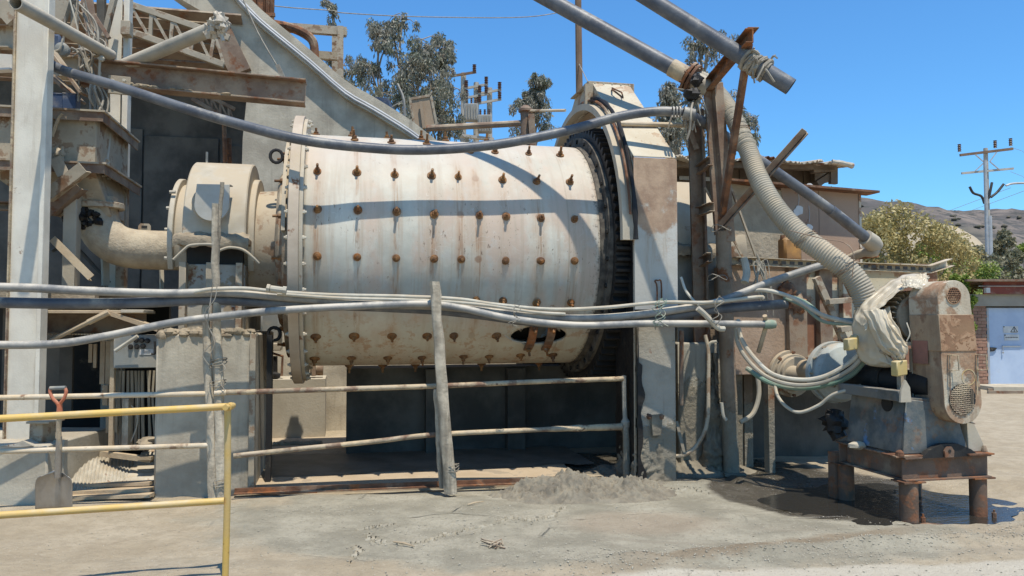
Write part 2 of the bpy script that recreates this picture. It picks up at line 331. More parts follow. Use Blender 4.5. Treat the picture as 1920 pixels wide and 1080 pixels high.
def guard_front_mat():                           # pale paint worn through to a tan-brown undercoat over the upper half
    t = NT('guard_front'); x, y, z = t.sep(t.obj); n1 = t.noise(3.2, 9, .72)
    pc = t.mix(t.ramp(t.noise(3, 6), .35, .65), (.40, .39, .36), (.47, .475, .46)); rc = t.mix(t.ramp(t.noise(4, 7, .7), .35, .65), (.28, .19, .135), (.42, .305, .22))
    m_ = t.math('ADD', t.math('MULTIPLY', z, .55), t.math('MULTIPLY', t.math('SUBTRACT', n1, .5), 1.7)); m_ = t.math('SUBTRACT', m_, t.math('MULTIPLY', t.math('ABSOLUTE', x), .45))
    col = t.mix(t.ramp(m_, -.12, .10), pc, rc); col = t.mix(t.ramp(t.noise(1, 6, .7, (9, 9, .7)), .56, .70, 0, .5), col, (.31, .235, .17))
    return t.fin(col, .75, t.bump(t.noise(40, 6, .6), .25, .01), 0, .3)
M['guard_front'] = guard_front_mat()
M['flange_tan'] = mat('flange_tan', (.46, .395, .325), (.38, .32, .26), 3, .75, rust=.2, streak=.5, sc_=(.3, .2, .13), dust=.3, speck=.5, bump=.15)
M['speckled'] = mat('speckled', (.13, .118, .10), (.045, .04, .036), 9, .8, speck=1.5, kc=(.06, .05, .045), bump=.3)
M['guard_top'] = peel_mat('guard_top', (.36, .27, .19), (.55, .52, .44), .40, 1.6, (.34, .25, .18), .5)
M['guard_side'] = peel_mat('guard_side', (.3, .24, .18), (.44, .41, .34), .42, 2.2, (.2, .15, .1), .7)
M['belt_rust'] = peel_mat('belt_rust', (.27, .17, .10), (.40, .26, .165), .52, 5.5, (.21, .11, .065), 1.5)
M['belt_white'] = mat('belt_white', (.50, .455, .37), (.41, .355, .275), 4, .8, rust=.50, rc=(.29, .185, .12), rs=3, streak=.9, sc_=(.27, .18, .12), speck=1.2, kc=(.2, .12, .07), dust=.3, bump=.35)
M['belt_side'] = mat('belt_side', (.38, .30, .205), (.26, .185, .125), 3, .8, rust=.50, rc=(.19, .12, .08), rs=3, streak=1.3, sc_=(.15, .10, .07), speck=1., dust=.3, bump=.35)
M['red_patch'] = mat('red_patch', (.27, .13, .105), (.21, .11, .085), 5, .8, rust=.2, bump=.2)
M['pump_blue'] = mat('pump_blue', (.095, .09, .072), (.085, .105, .11), 2.6, .7, rust=.42, rc=(.13, .085, .06), dust=.5, dc=(.3, .26, .2), paint=((.10, .20, .33), .03), bump=.25)
M['pale_blue'] = mat('pale_blue', (.40, .43, .40), (.28, .295, .27), 4, .75, rust=.15, dust=.5, bump=.15)
M['fin_steel'] = mat('fin_steel', (.25, .225, .18), (.17, .15, .12), 6, .7, rust=.3, dust=.8, bump=.2)
M['tank_wall'] = mat('tank_wall', (.35, .25, .19), (.30, .215, .165), 1.5, .75, rust=.22, rc=(.2, .1, .06), streak=.4, sc_=(.24, .16, .12), dust=.25, bump=.2)
M['rough_wall'] = mat('rough_wall', (.40, .345, .27), (.31, .265, .205), 5, .95, bump=.9, bs=22)
M['pink_wall'] = mat('pink_wall', (.40, .30, .23), (.32, .235, .175), 3, .85, speck=.9, kc=(.2, .14, .1), bump=.5, bs=30)
M['shed_board'] = mat('shed_board', (.20, .165, .13), (.13, .105, .085), 4, .9, streak=.5, bump=.3)
M['roof_sheet'] = mat('roof_sheet', (.50, .48, .43), (.34, .31, .26), 5, .6, rust=.35, dust=.4, bump=.25)
M['jerry'] = mat('jerry', (.42, .22, .065), (.22, .12, .05), 4, .5, dust=.4, dc=(.3, .22, .13), bump=.25)
M['yellow_box'] = mat('yellow_box', (.54, .42, .17), (.45, .37, .2), 6, .55, dust=.5, dc=(.5, .42, .26), bump=.1)
M['door_blue'] = mat('door_blue', (.45, .53, .64), (.38, .46, .58), 2, .5, dust=.1, streak=.15, sc_=(.3, .35, .4), bump=.05)
M['brick'] = mat('brick', (.34, .20, .15), (.25, .145, .11), 6, .9, dust=.3, bump=.4)
M['mortar'] = mat('mortar', (.36, .32, .27), None, 8, .95, bump=.4)
M['lintel'] = mat('lintel', (.33, .31, .27), (.28, .26, .23), 3, .9, bump=.2)
M['red_fascia'] = mat('red_fascia', (.22, .055, .04), (.16, .045, .035), 3, .6, dust=.3, bump=.1)
M['white_print'] = mat('white_print', (.62, .61, .57), (.5, .48, .44), 5, .6, bump=0)
M['ink'] = mat('ink', (.035, .035, .04), None, 4, .6, bump=0)
M['faded_ink'] = mat('faded_ink', (.26, .235, .2), (.4, .36, .29), 12, .7, bump=0)
M['ochre_ink'] = mat('ochre_ink', (.42, .30, .13), (.48, .42, .31), 12, .7, bump=0)
M['orange'] = mat('orange', (.55, .13, .05), (.42, .12, .06), 8, .5, dust=.5, dc=(.45, .25, .18), bump=.1)
M['pole_conc'] = mat('pole_conc', (.42, .40, .37), (.34, .32, .29), 3, .9, bump=.1)
M['galv'] = mat('galv', (.42, .42, .41), (.33, .33, .32), 4, .5, metal=.15, bump=.05)
M['pole_wood'] = mat('pole_wood', (.20, .135, .095), (.15, .10, .07), 3, .9, streak=.5, bump=.3)
M['panel_tan'] = mat('panel_tan', (.36, .275, .2), (.30, .23, .165), 3, .85, bump=.1)
M['transformer'] = mat('transformer', (.33, .335, .33), (.25, .25, .24), 4, .6, bump=.1)
M['porcelain'] = mat('porcelain', (.10, .055, .045), None, 5, .35, bump=0)
M['control'] = mat('control', (.22, .235, .235), (.18, .19, .185), 4, .6, dust=.5, bump=.1)
M['foil'] = mat('foil', (.45, .42, .37), (.3, .27, .23), 8, .5, dust=.4, bump=.5, bs=25)
M['bark'] = mat('bark', (.30, .26, .215), (.20, .17, .14), 6, .9, streak=.5, bump=.3)
M['tyre'] = M['rubber']

def bag_mat():
    t = NT('plastic_bag'); col = t.mix(t.ramp(t.noise(5, 6, .6), .35, .7), (.60, .53, .41), (.70, .655, .55))
    m = t.fin(col, .38, t.bump(t.noise(9, 5, .6, (1, 1, .5)), .35, .02), 0, .5)
    tr = t.n('ShaderNodeBsdfTranslucent'); tr.inputs[0].default_value = (.72, .62, .45, 1)
    mx = t.n('ShaderNodeMixShader'); mx.inputs[0].default_value = .28; t.l(t.b.outputs[0], mx.inputs[1]); t.l(tr.outputs[0], mx.inputs[2]); t.l(mx.outputs[0], t.out.inputs[0]); return m
M['bag'] = bag_mat()
def leaf_mat(name, a, b, c):
    t = NT(name); col = t.mix(t.ramp(t.noise(.9, 4, .6), .35, .65), a, b); col = t.mix(t.ramp(t.noise(7, 3, .7), .52, .66), col, c)
    m = t.fin(col, .5, None, 0, .35); tr = t.n('ShaderNodeBsdfTranslucent'); t.l(col, tr.inputs[0])
    mx = t.n('ShaderNodeMixShader'); mx.inputs[0].default_value = .25; t.l(t.b.outputs[0], mx.inputs[1]); t.l(tr.outputs[0], mx.inputs[2]); t.l(mx.outputs[0], t.out.inputs[0]); return m
M['euc'] = leaf_mat('eucalyptus_leaf', (.15, .165, .105), (.24, .23, .175), (.34, .30, .235))
M['yel_leaf'] = leaf_mat('dry_yellow_leaf', (.36, .29, .105), (.45, .365, .16), (.29, .27, .10))
M['grn_leaf'] = leaf_mat('green_leaf', (.20, .27, .045), (.30, .35, .08), (.13, .19, .035))
M['dull_leaf'] = leaf_mat('dull_leaf', (.21, .20, .115), (.27, .24, .15), (.16, .17, .09))

def ground_mat():
    t = NT('ground_dirt'); x, y, z = t.sep(t.geo.outputs['Position']); co = t.geo.outputs['Position']
    N = lambda s, d=6, r=.6, st=None, di=0: t.noise(s, d, r, st, co, di)
    col = t.mix(t.ramp(N(1.4), .35, .65), (.37, .315, .235), (.44, .385, .30))            # pale dry dust
    col = t.mix(t.ramp(N(6, 8, .7), .40, .62, 0, .55), col, (.30, .255, .19))
    w = t.math('MULTIPLY', t.math('SUBTRACT', N(.9, 6, .65), .5), 3.4)
    def ell(cx, cy, ax, ay, rot=0):                                                        # soft ellipse 1 inside .. 0 outside
        c, s = math.cos(rot), math.sin(rot)
        dx = t.math('SUBTRACT', x, cx); dy = t.math('SUBTRACT', y, cy)
        p = t.math('ADD', t.math('MULTIPLY', dx, c / ax), t.math('MULTIPLY', dy, s / ax)); q = t.math('ADD', t.math('MULTIPLY', dx, -s / ay), t.math('MULTIPLY', dy, c / ay))
        return t.math('ADD', t.math('SUBTRACT', 1.0, t.math('SQRT', t.math('ADD', t.math('MULTIPLY', p, p), t.math('MULTIPLY', q, q)))), t.math('MULTIPLY', w, .22))
    mud = t.ramp(ell(.7, 6.35, 3.3, 1.45, .05), -.04, .12)
    mc = t.mix(t.ramp(N(2.2, 7, .62), .35, .65), (.255, .242, .198), (.375, .355, .295)); mc = t.mix(t.ramp(N(24, 4, .7), .52, .66, 0, .5), mc, (.22, .205, .17))
    col = t.mix(mud, col, mc)
    trk = t.ramp(t.noise(1, 6, .65, (.55, 3.6, 1), co), .50, .64, 0, .55); trk = t.math('MULTIPLY', trk, t.ramp(t.math('SUBTRACT', y, t.math('MULTIPLY', x, .25)), 6.4, 5.2)); col = t.mix(trk, col, (.27, .245, .20))
    pal = t.math('MULTIPLY', t.ramp(t.math('ADD', t.math('SUBTRACT', t.math('MULTIPLY_ADD', x, .12, 4.86), y), t.math('MULTIPLY', w, .10)), 0, .08), t.ramp(x, .3, .8)); col = t.mix(pal, col, t.mix(N(20, 5), (.42, .39, .33), (.56, .53, .46)))
    grit = t.math('MULTIPLY', t.ramp(N(42, 3, .7), .60, .66, 0, .6), t.ramp(N(1.2), .45, .6)); col = t.mix(grit, col, (.50, .47, .40)); grit2 = t.math('MULTIPLY', t.ramp(N(55, 3, .7), .62, .68, 0, .6), t.ramp(N(1.7), .45, .6)); col = t.mix(grit2, col, (.17, .15, .115))
    tan = t.ramp(ell(1.0, 6.05, .75, .35, .1), -.1, .5, 0, .45); col = t.mix(tan, col, (.34, .27, .205))
    flow = t.ramp(t.math('SUBTRACT', .16, t.math('ABSOLUTE', t.math('ADD', t.math('SUBTRACT', y, t.math('MULTIPLY_ADD', x, .42, 4.72)), t.math('MULTIPLY', w, .16)))), 0.0, .10)
    flow = t.math('MULTIPLY', flow, t.math('MULTIPLY', t.ramp(x, .2, 1.2), t.ramp(x, 3.4, 2.6))); fl = t.math('MULTIPLY', flow, .6); col = t.mix(fl, col, (.235, .175, .115))
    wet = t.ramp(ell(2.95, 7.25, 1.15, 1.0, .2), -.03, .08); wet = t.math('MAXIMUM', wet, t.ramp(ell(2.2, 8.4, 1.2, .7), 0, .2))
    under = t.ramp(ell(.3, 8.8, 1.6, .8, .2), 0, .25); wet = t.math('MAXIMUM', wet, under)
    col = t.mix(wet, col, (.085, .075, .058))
    ap = t.ramp(t.math('ADD', t.math('SUBTRACT', y, t.math('MULTIPLY_ADD', x, .10, 7.25)), t.math('MULTIPLY', w, .03)), -.02, .05)
    rough = t.math('SUBTRACT', .92, t.math('MULTIPLY', wet, t.ramp(N(5, 5), .35, .6, .45, .78)))
    rough = t.math('SUBTRACT', rough, t.math('MULTIPLY', flow, .3))
    h = t.math('ADD', t.math('MULTIPLY', N(9, 8, .68), .8), t.math('MULTIPLY', N(60, 5, .7), .35))
    vo = t.n('ShaderNodeTexVoronoi'); vo.feature = 'DISTANCE_TO_EDGE'; t.l(co, vo.inputs['Vector']); vo.inputs['Scale'].default_value = 1.1
    ck = t.math('MULTIPLY', t.ramp(vo.outputs[0], .03, .0), t.math('MULTIPLY', mud, t.ramp(N(1.1), .5, .62)))
    h = t.math('SUBTRACT', h, ck)
    m = t.fin(col, rough, t.bump(h, .95, .05), 0, .3); t.l(t.math('MULTIPLY_ADD', wet, .3, .25), t.b.inputs['Specular IOR Level']); return m
M['ground'] = ground_mat()
M['apron'] = mat('apron', (.42, .35, .265), (.35, .285, .21), 2.2, .92, dust=0, speck=.3, kc=(.24, .19, .14), paint=((.30, .255, .2), .06), bump=.4, bs=30)
M['dune'] = mat('dune', (.40, .345, .26), (.345, .295, .22), .08, .95, bump=0)
def hill_mat():
    t = NT('hill_scrub'); co = t.geo.outputs['Position']
    col = t.mix(t.ramp(t.noise(.035, 7, .72, (1, .45, 2.6), co), .40, .62), (.088, .078, .068), (.185, .15, .12))
    col = t.mix(t.ramp(t.noise(.012, 4, .6, None, co), .48, .62, 0, .6), col, (.085, .085, .062))
    col = t.mix(t.ramp(t.noise(.16, 5, .7, (1, .5, 1.6), co), .50, .58), col, (.065, .062, .052))
    return t.fin(col, .95)
M['hill'] = hill_mat()
def water_mat():
    t = NT('puddle_water'); co = t.geo.outputs['Position']
    return t.fin((.028, .026, .022), .04, t.bump(t.noise(13, 4, .55, (1, 2.0, 1), co), .22, .02), 0, .55)
M['water'] = water_mat()
# ================================================================ THE SETTING
def gh(x, y):                                   # ground relief in metres
    h = .022 * noise.noise(V((x * .9, y * .9, 0))) + .014 * noise.noise(V((x * 2.2, y * 5.1, 3))) + .010 * abs(noise.noise(V((x * 4.2, y * 6.5, 13))))
    h += .009 * noise.noise(V((x * 7, y * 9, 7)))
    def b(cx, cy, sx, sy, a): return a * math.exp(-((x - cx) / sx) ** 2 - ((y - cy) / sy) ** 2)
    h += b(1.55, 7.55, .8, .36, .12) + b(.9, 6.4, 1.4, .6, .035) + b(.2, 5.3, 1.5, .5, .02)
    h -= b(3.2, 6.9, 1.05, .75, .06)
    rg = y - (4.98 + .24 * (x - .2) + .10 * noise.noise(V((x * 1.4, 3, 1)))); h += .055 * math.exp(-(rg / .17) ** 2) * min(1, max(0, x + .4)) * (.6 + noise.noise(V((x * 2.6, y * 4, 6)))) if 3.9 < y < 6.6 else 0
    d = 7.12 + .02 * (x + 2.5) + .12 * max(0, x)
    if y > d and x < 2.2: h = h * .3 - .02
    if x < -3.3 and y > 6.4: h *= .4
    return h
gx = [-2500, -600, -200, -80, -40, -20, -12, -8] + [-6 + i * .075 for i in range(int(14 / .075) + 1)] + [9, 11, 14, 20, 40, 80, 200, 600, 2500]
gy = [-2500, -600, -100, -20, -5, 0] + [2.2 + i * .06 for i in range(int(7.4 / .06) + 1)] + [10, 10.8, 12, 14, 17, 20, 26, 40, 80, 200, 600, 2500]
mb = MB()
vs = []
for y in gy:
    for x in gx:
        f = 1.0 if (-6 <= x <= 8.1 and 2.1 < y < 9.7) else 0.0
        z = gh(x, y) if f else (-.02 if -12 < x < 12 and y < 14 else 0.0)
        if y > 30: z = 0
        vs.append((x, y, z))
n = len(gx)
mb.add(vs, [(j * n + i, j * n + i + 1, (j + 1) * n + i + 1, (j + 1) * n + i) for j in range(len(gy) - 1) for i in range(n - 1)])
struct(mb, 'ground', M['ground'], fix=False, sharp=0)

mb = MB()                                       # concrete apron under the mill, ending at a steel sill
a0, a1, a2, a3 = H(300, 928, .012), H(1085, 903, .012), F(3.1, 2.2, .012), F(-1.2, 2.2, .012)
mb.poly([a0, a1, a2, a3], (0, 0, -.25)); struct(mb, 'concrete_apron', M['apron'])
mb = MB(); e_ = []                              # dark sheet painting the drum's shadow deeper on the apron
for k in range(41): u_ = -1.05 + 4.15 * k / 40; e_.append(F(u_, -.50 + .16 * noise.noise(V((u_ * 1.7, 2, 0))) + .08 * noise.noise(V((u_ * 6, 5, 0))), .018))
mb.add(e_ + [p + BK * 1.3 for p in e_], [(i, i + 1, 42 + i, 41 + i) for i in range(40)]); struct(mb, 'pit_shade', mat('pit_shade_dark', (.19, .175, .15), (.13, .12, .10), 3, .6, bump=.6, bs=25), fix=False)
mb = MB(); mb.angle(H(440, 926, .03), H(1020, 905, .03), .05, .012); mb.beam(H(440, 926, .0), H(1020, 905, .0), .03, .07)
one(mb, 'sill_edge', M['rusty'], 'long thin rusty steel edging strip set in the ground in front of the dark pit', 'edging')

mb = MB()                                       # puddle under the pump stand
pc = V((3.2, 6.88, 0)); ring = []
for k in range(64):
    a = 2 * math.pi * k / 64; r = 1 + .28 * noise.noise(V((math.cos(a) * 1.6, math.sin(a) * 1.6, 4))) + .10 * noise.noise(V((math.cos(a) * 5, math.sin(a) * 5, 9)))
    ring.append(pc + V((math.cos(a) * 1.05 * r, math.sin(a) * .82 * r, -.010)))
mb.add([pc + V((0, 0, -.010))] + ring, [(0, 1 + k, 1 + (k + 1) % 64) for k in range(64)])
struct(mb, 'puddle', M['water'], fix=False)

# gravel and crumbs of dry mud lying on the ground (nobody could count them)
mb = MB()
def pebble(x, y, r):
    z = gh(x, y) + r * .25; q = [V((x, y, z)) + V((R_.uniform(.6, 1.2) * r * dx, R_.uniform(.6, 1.2) * r * dy, R_.uniform(.4, .8) * r * dz)) for dx, dy, dz in ((1, 0, 0), (-1, 0, 0), (0, 1, 0), (0, -1, 0), (0, 0, 1), (0, 0, -.6))]
    mb.add(q, [(0, 2, 4), (2, 1, 4), (1, 3, 4), (3, 0, 4), (2, 0, 5), (1, 2, 5), (3, 1, 5), (0, 3, 5)])
for k in range(3800):
    px = R_.uniform(480, 1920); y_ = R_.uniform(4.6, 6.7); x_ = (px - 960) / FPX * y_
    if noise.noise(V((x_ * 1.3, y_ * 1.3, 1))) < R_.uniform(-.4, .5): continue
    pebble(x_, y_, R_.choice((.003, .004, .005, .006, .009)) * R_.uniform(.7, 1.2))
for k in range(500): pebble(R_.uniform(-3.4, 0), R_.uniform(4.6, 6.9), R_.uniform(.003, .007))
for k in range(1700):
    x_ = R_.uniform(.3, 4.2); y_ = 4.98 + .24 * (x_ - .2) + R_.gauss(-.02, .16); pebble(x_, y_, R_.choice((.003, .004, .005, .007, .010)))
mb.build('gravel', [mat('gravel_stone', (.43, .40, .34), (.30, .28, .235), 9, .95, bump=.3, bs=40)], kind='stuff', sharp=0)
mb = MB()
lines = [[(670, 995), (705, 990), (735, 985)], [(685, 1006), (700, 1018), (720, 1022)], [(745, 1025), (790, 1020), (830, 1008), (880, 999), (920, 995)], [(930, 990), (965, 980), (1010, 985), (1060, 960)], [(1220, 930), (1250, 928), (1300, 925)], [(1300, 925), (1330, 930)], [(655, 1060), (670, 1040), (665, 1030)], [(1010, 985), (1040, 978)]]
for ln in lines:
    c = cr([G(*p) for p in ln], 8)
    for p in c:
        for k in range(2):
            q = p + V((R_.gauss(0, .03), R_.gauss(0, .05), 0)); pebble(q.x, q.y, R_.choice((.003, .004, .006, .010)))
    w = [p + V((R_.gauss(0, .012), R_.gauss(0, .016), 0)) for p in c for _ in (0, 1)]
    for p, q in zip(w, w[1:]):                  # steep lip along each mud crack, shaped to catch less sun and read dark
        if R_.random() < .22: continue
        h0, h1 = R_.uniform(.006, .022), R_.uniform(.006, .022); z0, z1 = gh(p.x, p.y), gh(q.x, q.y); bk = V((0, .05, 0))
        mb.add([V((p.x, p.y, z0 - .01)), V((q.x, q.y, z1 - .01)), V((q.x, q.y + .004, z1 + h1)), V((p.x, p.y + .004, z0 + h0)), V((q.x, q.y + .09, z1 - .004)), V((p.x, p.y + .09, z0 - .004))], [(0, 1, 2, 3), (3, 2, 4, 5)])
mb.build('mud_crumbs', [mat('crumb', (.33, .31, .26), (.25, .235, .195), 9, .95, bump=.4, bs=40)], kind='stuff', sharp=0)

mb = MB()                                       # heap of shovelled grey slurry
def mudpile(s, t):
    u_, v_ = s * 2 - 1, t * 2 - 1; r = math.hypot(u_, v_); p = G(1090, 928) + V((u_ * .92, v_ * .52, 0))
    h = max(0, 1 - r) ** .8 * (.20 + .10 * noise.noise(V((p.x * 3, p.y * 3, 1)))) 
    q = p * 1; k = min(1, max(0, 1.05 - r) * 2.2)
    h += k * (.08 * noise.noise(V((q.x * 6, q.y * 8, 2))) + .055 * abs(noise.noise(V((q.x * 14, q.y * 17, 5)))) + .045 * noise.noise(V((q.x * 34, q.y * 34, 8))))
    return V((p.x, p.y, gh(p.x, p.y) - .03 + h))
mb.grid(mudpile, 150, 100)
tag(mb.build('mud_heap', M['mud'], kind='stuff', sharp=0), 'low heap of clumped grey slurry mud in front of the gear guard', 'mud heap')
mb = MB()
for k in range(1):
    def m2(s, t):
        u_, v_ = s * 2 - 1, t * 2 - 1; r = math.hypot(u_, v_); p = G(1255, 882) + V((u_ * 1.0, v_ * .36, 0))
        q = p; h = max(0, 1 - r) ** .7 * .17 + min(1, max(0, 1.02 - r) * 2) * (.07 * noise.noise(V((q.x * 7, q.y * 7, 3))) + .05 * abs(noise.noise(V((q.x * 16, q.y * 16, 5)))))
        return V((p.x, p.y, gh(p.x, p.y) - .03 + h))
    mb.grid(m2, 130, 60)
tag(mb.build('mud_bank', M['mud'], kind='stuff', sharp=0), 'bank of splashed grey mud round the foot of the gear guard', 'mud bank')

# far land
mb = MB()
def hillf(s, t):
    X = -500 + 1500 * s; Y = 170 + 520 * t
    e = 1 - (1 - t) ** 1.6
    pxr = 960 + FPX * X / Y
    h = (89 + 19 * math.exp(-((X - 60) / 130) ** 2) + 6 * noise.noise(V((X * .006, Y * .004, 1)))) * e
    h += (8 * noise.noise(V((X * .014, Y * .006, 5))) + 4 * abs(noise.noise(V((X * .03, Y * .012, 9)))) + 2.4 * noise.noise(V((X * .09, Y * .09, 6)))) * min(1, t * 3)
    return V((X, Y, h - 1))
mb.grid(hillf, 220, 110); struct(mb, 'hills', M['hill'], fix=False, sharp=0)
mb = MB()                                       # scrub on the hill
for k in range(5200):
    s, t = R_.uniform(.35, 1), R_.uniform(.05, 1) ** .8
    if k < 260: t = R_.uniform(.93, 1.0)
    p = hillf(s, t); r = R_.uniform(.5, 1.9)
    if k > 260 and noise.noise(V((p.x * .018, p.y * .012, 2))) < R_.uniform(-.25, .3): continue
    q = [p + V((R_.uniform(.6, 1.3) * r * a, R_.uniform(.6, 1.3) * r * b, R_.uniform(.5, 1.0) * r * c)) for a, b, c in ((1, 0, .3), (-1, 0, .3), (0, 1, .3), (0, -1, .3), (.3, .2, 1), (0, 0, -.4))]
    mb.add(q, [(0, 2, 4), (2, 1, 4), (1, 3, 4), (3, 0, 4), (2, 0, 5), (1, 2, 5), (3, 1, 5), (0, 3, 5)])
mb.build('hill_scrub', mat('scrub', (.075, .075, .055), (.12, .105, .08), .3, .95, bump=0), kind='stuff', sharp=0)
mb = MB()
def dunef(s, t):
    c = P(1745, 470, 150); u_, v_ = s * 2 - 1, t * 2 - 1; r = math.hypot(u_, v_)
    return V((c.x + 13 * u_, 150 + 18 * v_, 20.0 * max(0, 1 - r ** 2.2) ** .62 + .3 * noise.noise(V((u_ * 6, v_ * 6, 0)))))
mb.grid(dunef, 50, 40); struct(mb, 'tailings_mound', M['dune'], fix=False, sharp=0)

# ---------------------------------------------------------------- trees
def leafball(mb, c, r, n, sz, droop=.0, asp=.35, sq=(1, 1, 1)):
    for k in range(n):
        while True:
            d = V((R_.uniform(-1, 1), R_.uniform(-1, 1), R_.uniform(-1, 1)))
            if d.length < 1: break
        p = V(c) + V((d.x * sq[0], d.y * sq[1], d.z * sq[2])) * r
        a = V((R_.gauss(0, 1), R_.gauss(0, 1), R_.gauss(0, 1) - droop * 3)).normalized(); b = a.orthogonal().normalized(); b = Matrix.Rotation(R_.uniform(0, 6.28), 3, a) @ b
        l = sz * R_.uniform(.6, 1.3); w = l * asp
        mb.add([p, p + a * l * .5 + b * w * .5, p + a * l, p + a * l * .5 - b * w * .5], [(0, 1, 2, 3)])
def gum(px, ytop, Y, wpx, label, seed, dens=1.0, ybot=300):
    R_.seed(seed); top = P(px, ytop, Y); base = V((top.x + R_.uniform(-.4, .4), Y, 0)); h = top.z; w = wpx / FPX * Y / 2
    t = thing('eucalyptus_tree', label, 'tree', base, 0, 'gum trees behind the mill')
    tr = MB(); lf = MB(); path = cr([base, base + V((R_.uniform(-.3, .3), 0, h * .4)), base + V((R_.uniform(-.4, .4), 0, h * .7)), top], 6); n = len(path)
    tr.tube(path, [max(.02, .16 * (1 - i / n)) for i in range(n)], 7)
    zlow = P(px, ybot, Y).z
    nb = int(12 * dens)
    for k in range(nb):
        f = R_.uniform(0, 1) ** .9; z = zlow + (h - zlow) * f; s = path[min(n - 1, int(n * z / h))]
        reach = w * (1.15 - f * .85) * R_.uniform(.35, 1.0); a = R_.uniform(0, 6.28)
        e = V((s.x + math.cos(a) * reach, s.y + math.sin(a) * reach * .8, z + R_.uniform(.2, .9)))
        tr.tube(cr([V((s.x, s.y, z - .3 - reach * .5)), (s + e) / 2 + V((0, 0, (z - s.z) * .5 + .1)), e], 4), [.045 - .004 * i for i in range(9)], 5)
        rr = w * R_.uniform(.28, .5) * (1.1 - .45 * f)
        for q in range(4):
            c = e + V((R_.gauss(0, rr * .8), R_.gauss(0, rr * .75), R_.gauss(-.1, rr * .75))); tr.tube([e, (e + c) / 2 + V((0, 0, .08)), c], [.02, .014, .008], 4)
            leafball(lf, c, rr * .62, int(125 * dens ** .5), .145, .75, .30, (1, 1, 1.35))
    leafball(lf, top - V((0, 0, .3)), .35, 90, .2, .8, .3, (.7, .7, 1.6))
    tr.build('trunk', M['bark'], t); lf.build('crown', M['euc'], t, fix=False, sharp=0)
gum(704, 60, 27, 105, 'sparse tall eucalyptus left of the group, open crown against the sky', 11, .75, 250)
gum(748, 42, 27.5, 70, 'thin topmost eucalyptus spire reaching highest above the sloped concrete wall', 12, .5, 200)
gum(785, 95, 26, 120, 'bushy dusty eucalyptus in the middle of the group above the sloped wall', 13, 1.6, 270)
gum(832, 100, 28, 85, 'narrow eucalyptus right of the bushy one, beside the transformer poles', 14, 1.3, 270)
gum(625, 25, 30, 60, 'eucalyptus showing through the open steel portal frame', 15, .8, 200)
gum(1005, 168, 30, 75, 'pointed eucalyptus between the rusty standpipe and the gear guard', 16, 1.3, 290)
gum(1256, 190, 26, 105, 'eucalyptus just right of the gear guard, under the short stub pipe', 17, 1.0, 330)
gum(1318, 100, 27, 120, 'tall eucalyptus behind the pipe joint on the support frame', 18, 1.0, 330)
gum(1395, 228, 28, 80, 'small eucalyptus behind the ribbed suction hose', 19, .7, 330)
def shrub(px, ytop, Y, wpx, leaf, label, seed, n=60, sz=.16, grp='shrubs behind the tank', ybot=560):
    R_.seed(seed); top = P(px, ytop, Y); w = wpx / FPX * Y / 2; h = top.z; base = V((top.x, Y, 0))
    t = thing('shrub', label, 'shrub', base, 0, grp); tr = MB(); lf = MB()
    for k in range(9):
        a = R_.uniform(0, 6.28); e = base + V((math.cos(a) * w * .6, math.sin(a) * w * .4, h * R_.uniform(.5, .85)))
        tr.tube(cr([base, (base + e) / 2 + V((0, 0, h * .1)), e], 4), [.09 - .008 * i for i in range(9)], 5)
    for k in range(n):
        a = R_.uniform(0, 6.28); f = R_.uniform(.12, 1); q = math.sqrt(R_.uniform(0, 1)) * (math.sqrt(max(0, 1 - max(0, (f - .45) / .55) ** 2)))
        c = base + V((math.cos(a) * w * q, math.sin(a) * w * q * .8, h * (.06 + .9 * f)))
        leafball(lf, c, w * .20, int(17000 / n), sz * .62, .1, .45)
    tr.build('stem', M['bark'], t); lf.build('crown', M[leaf], t, fix=False, sharp=0)
shrub(1690, 383, 21, 260, 'yel_leaf', 'large dry yellow shrub right of the brown tank wall', 21, 70, .19)
shrub(1560, 345, 23, 70, 'yel_leaf', 'dry yellow treetop peeping above the tank behind the shed roof corner', 27, 20, .17)
shrub(1742, 455, 23.5, 150, 'grn_leaf', 'bright green shrub with pointed left top behind the belt guard', 22, 55, .17)
shrub(1815, 485, 24.5, 170, 'grn_leaf', 'bright green shrub spilling over the end of the small building roof', 23, 60, .16)
shrub(1800, 505, 18.2, 60, 'grn_leaf', 'green twigs hanging over the left end of the red fascia', 29, 16, .13)
shrub(1640, 395, 24, 150, 'yel_leaf', 'dry yellow shrub directly behind the edge of the brown tank wall', 31, 40, .18)
shrub(1760, 420, 30, 130, 'yel_leaf', 'yellow-green bush in front of the pale tailings mound', 32, 40, .24)
shrub(1830, 470, 36, 150, 'dull_leaf', 'grey-green bush just left of the lamp column foot', 33, 40, .3, 'scrub at the foot of the hill')
shrub(1905, 470, 40, 130, 'dull_leaf', 'grey-green bush behind the roof of the small building', 34, 40, .3, 'scrub at the foot of the hill')
shrub(1778, 438, 62, 80, 'dull_leaf', 'grey leafless bush below the pale tailings mound', 24, 30, .5, 'scrub at the foot of the hill')
shrub(1880, 430, 66, 90, 'dull_leaf', 'dull scrub bush right of the lamp pole', 25, 30, .5, 'scrub at the foot of the hill')
shrub(1925, 455, 50, 70, 'grn_leaf', 'dark green bush at the right edge below the hill', 26, 30, .4, 'scrub at the foot of the hill')
shrub(1840, 465, 70, 130, 'dull_leaf', 'wide low scrub behind the lamp pole', 28, 30, .5, 'scrub at the foot of the hill')
R_.seed(5)

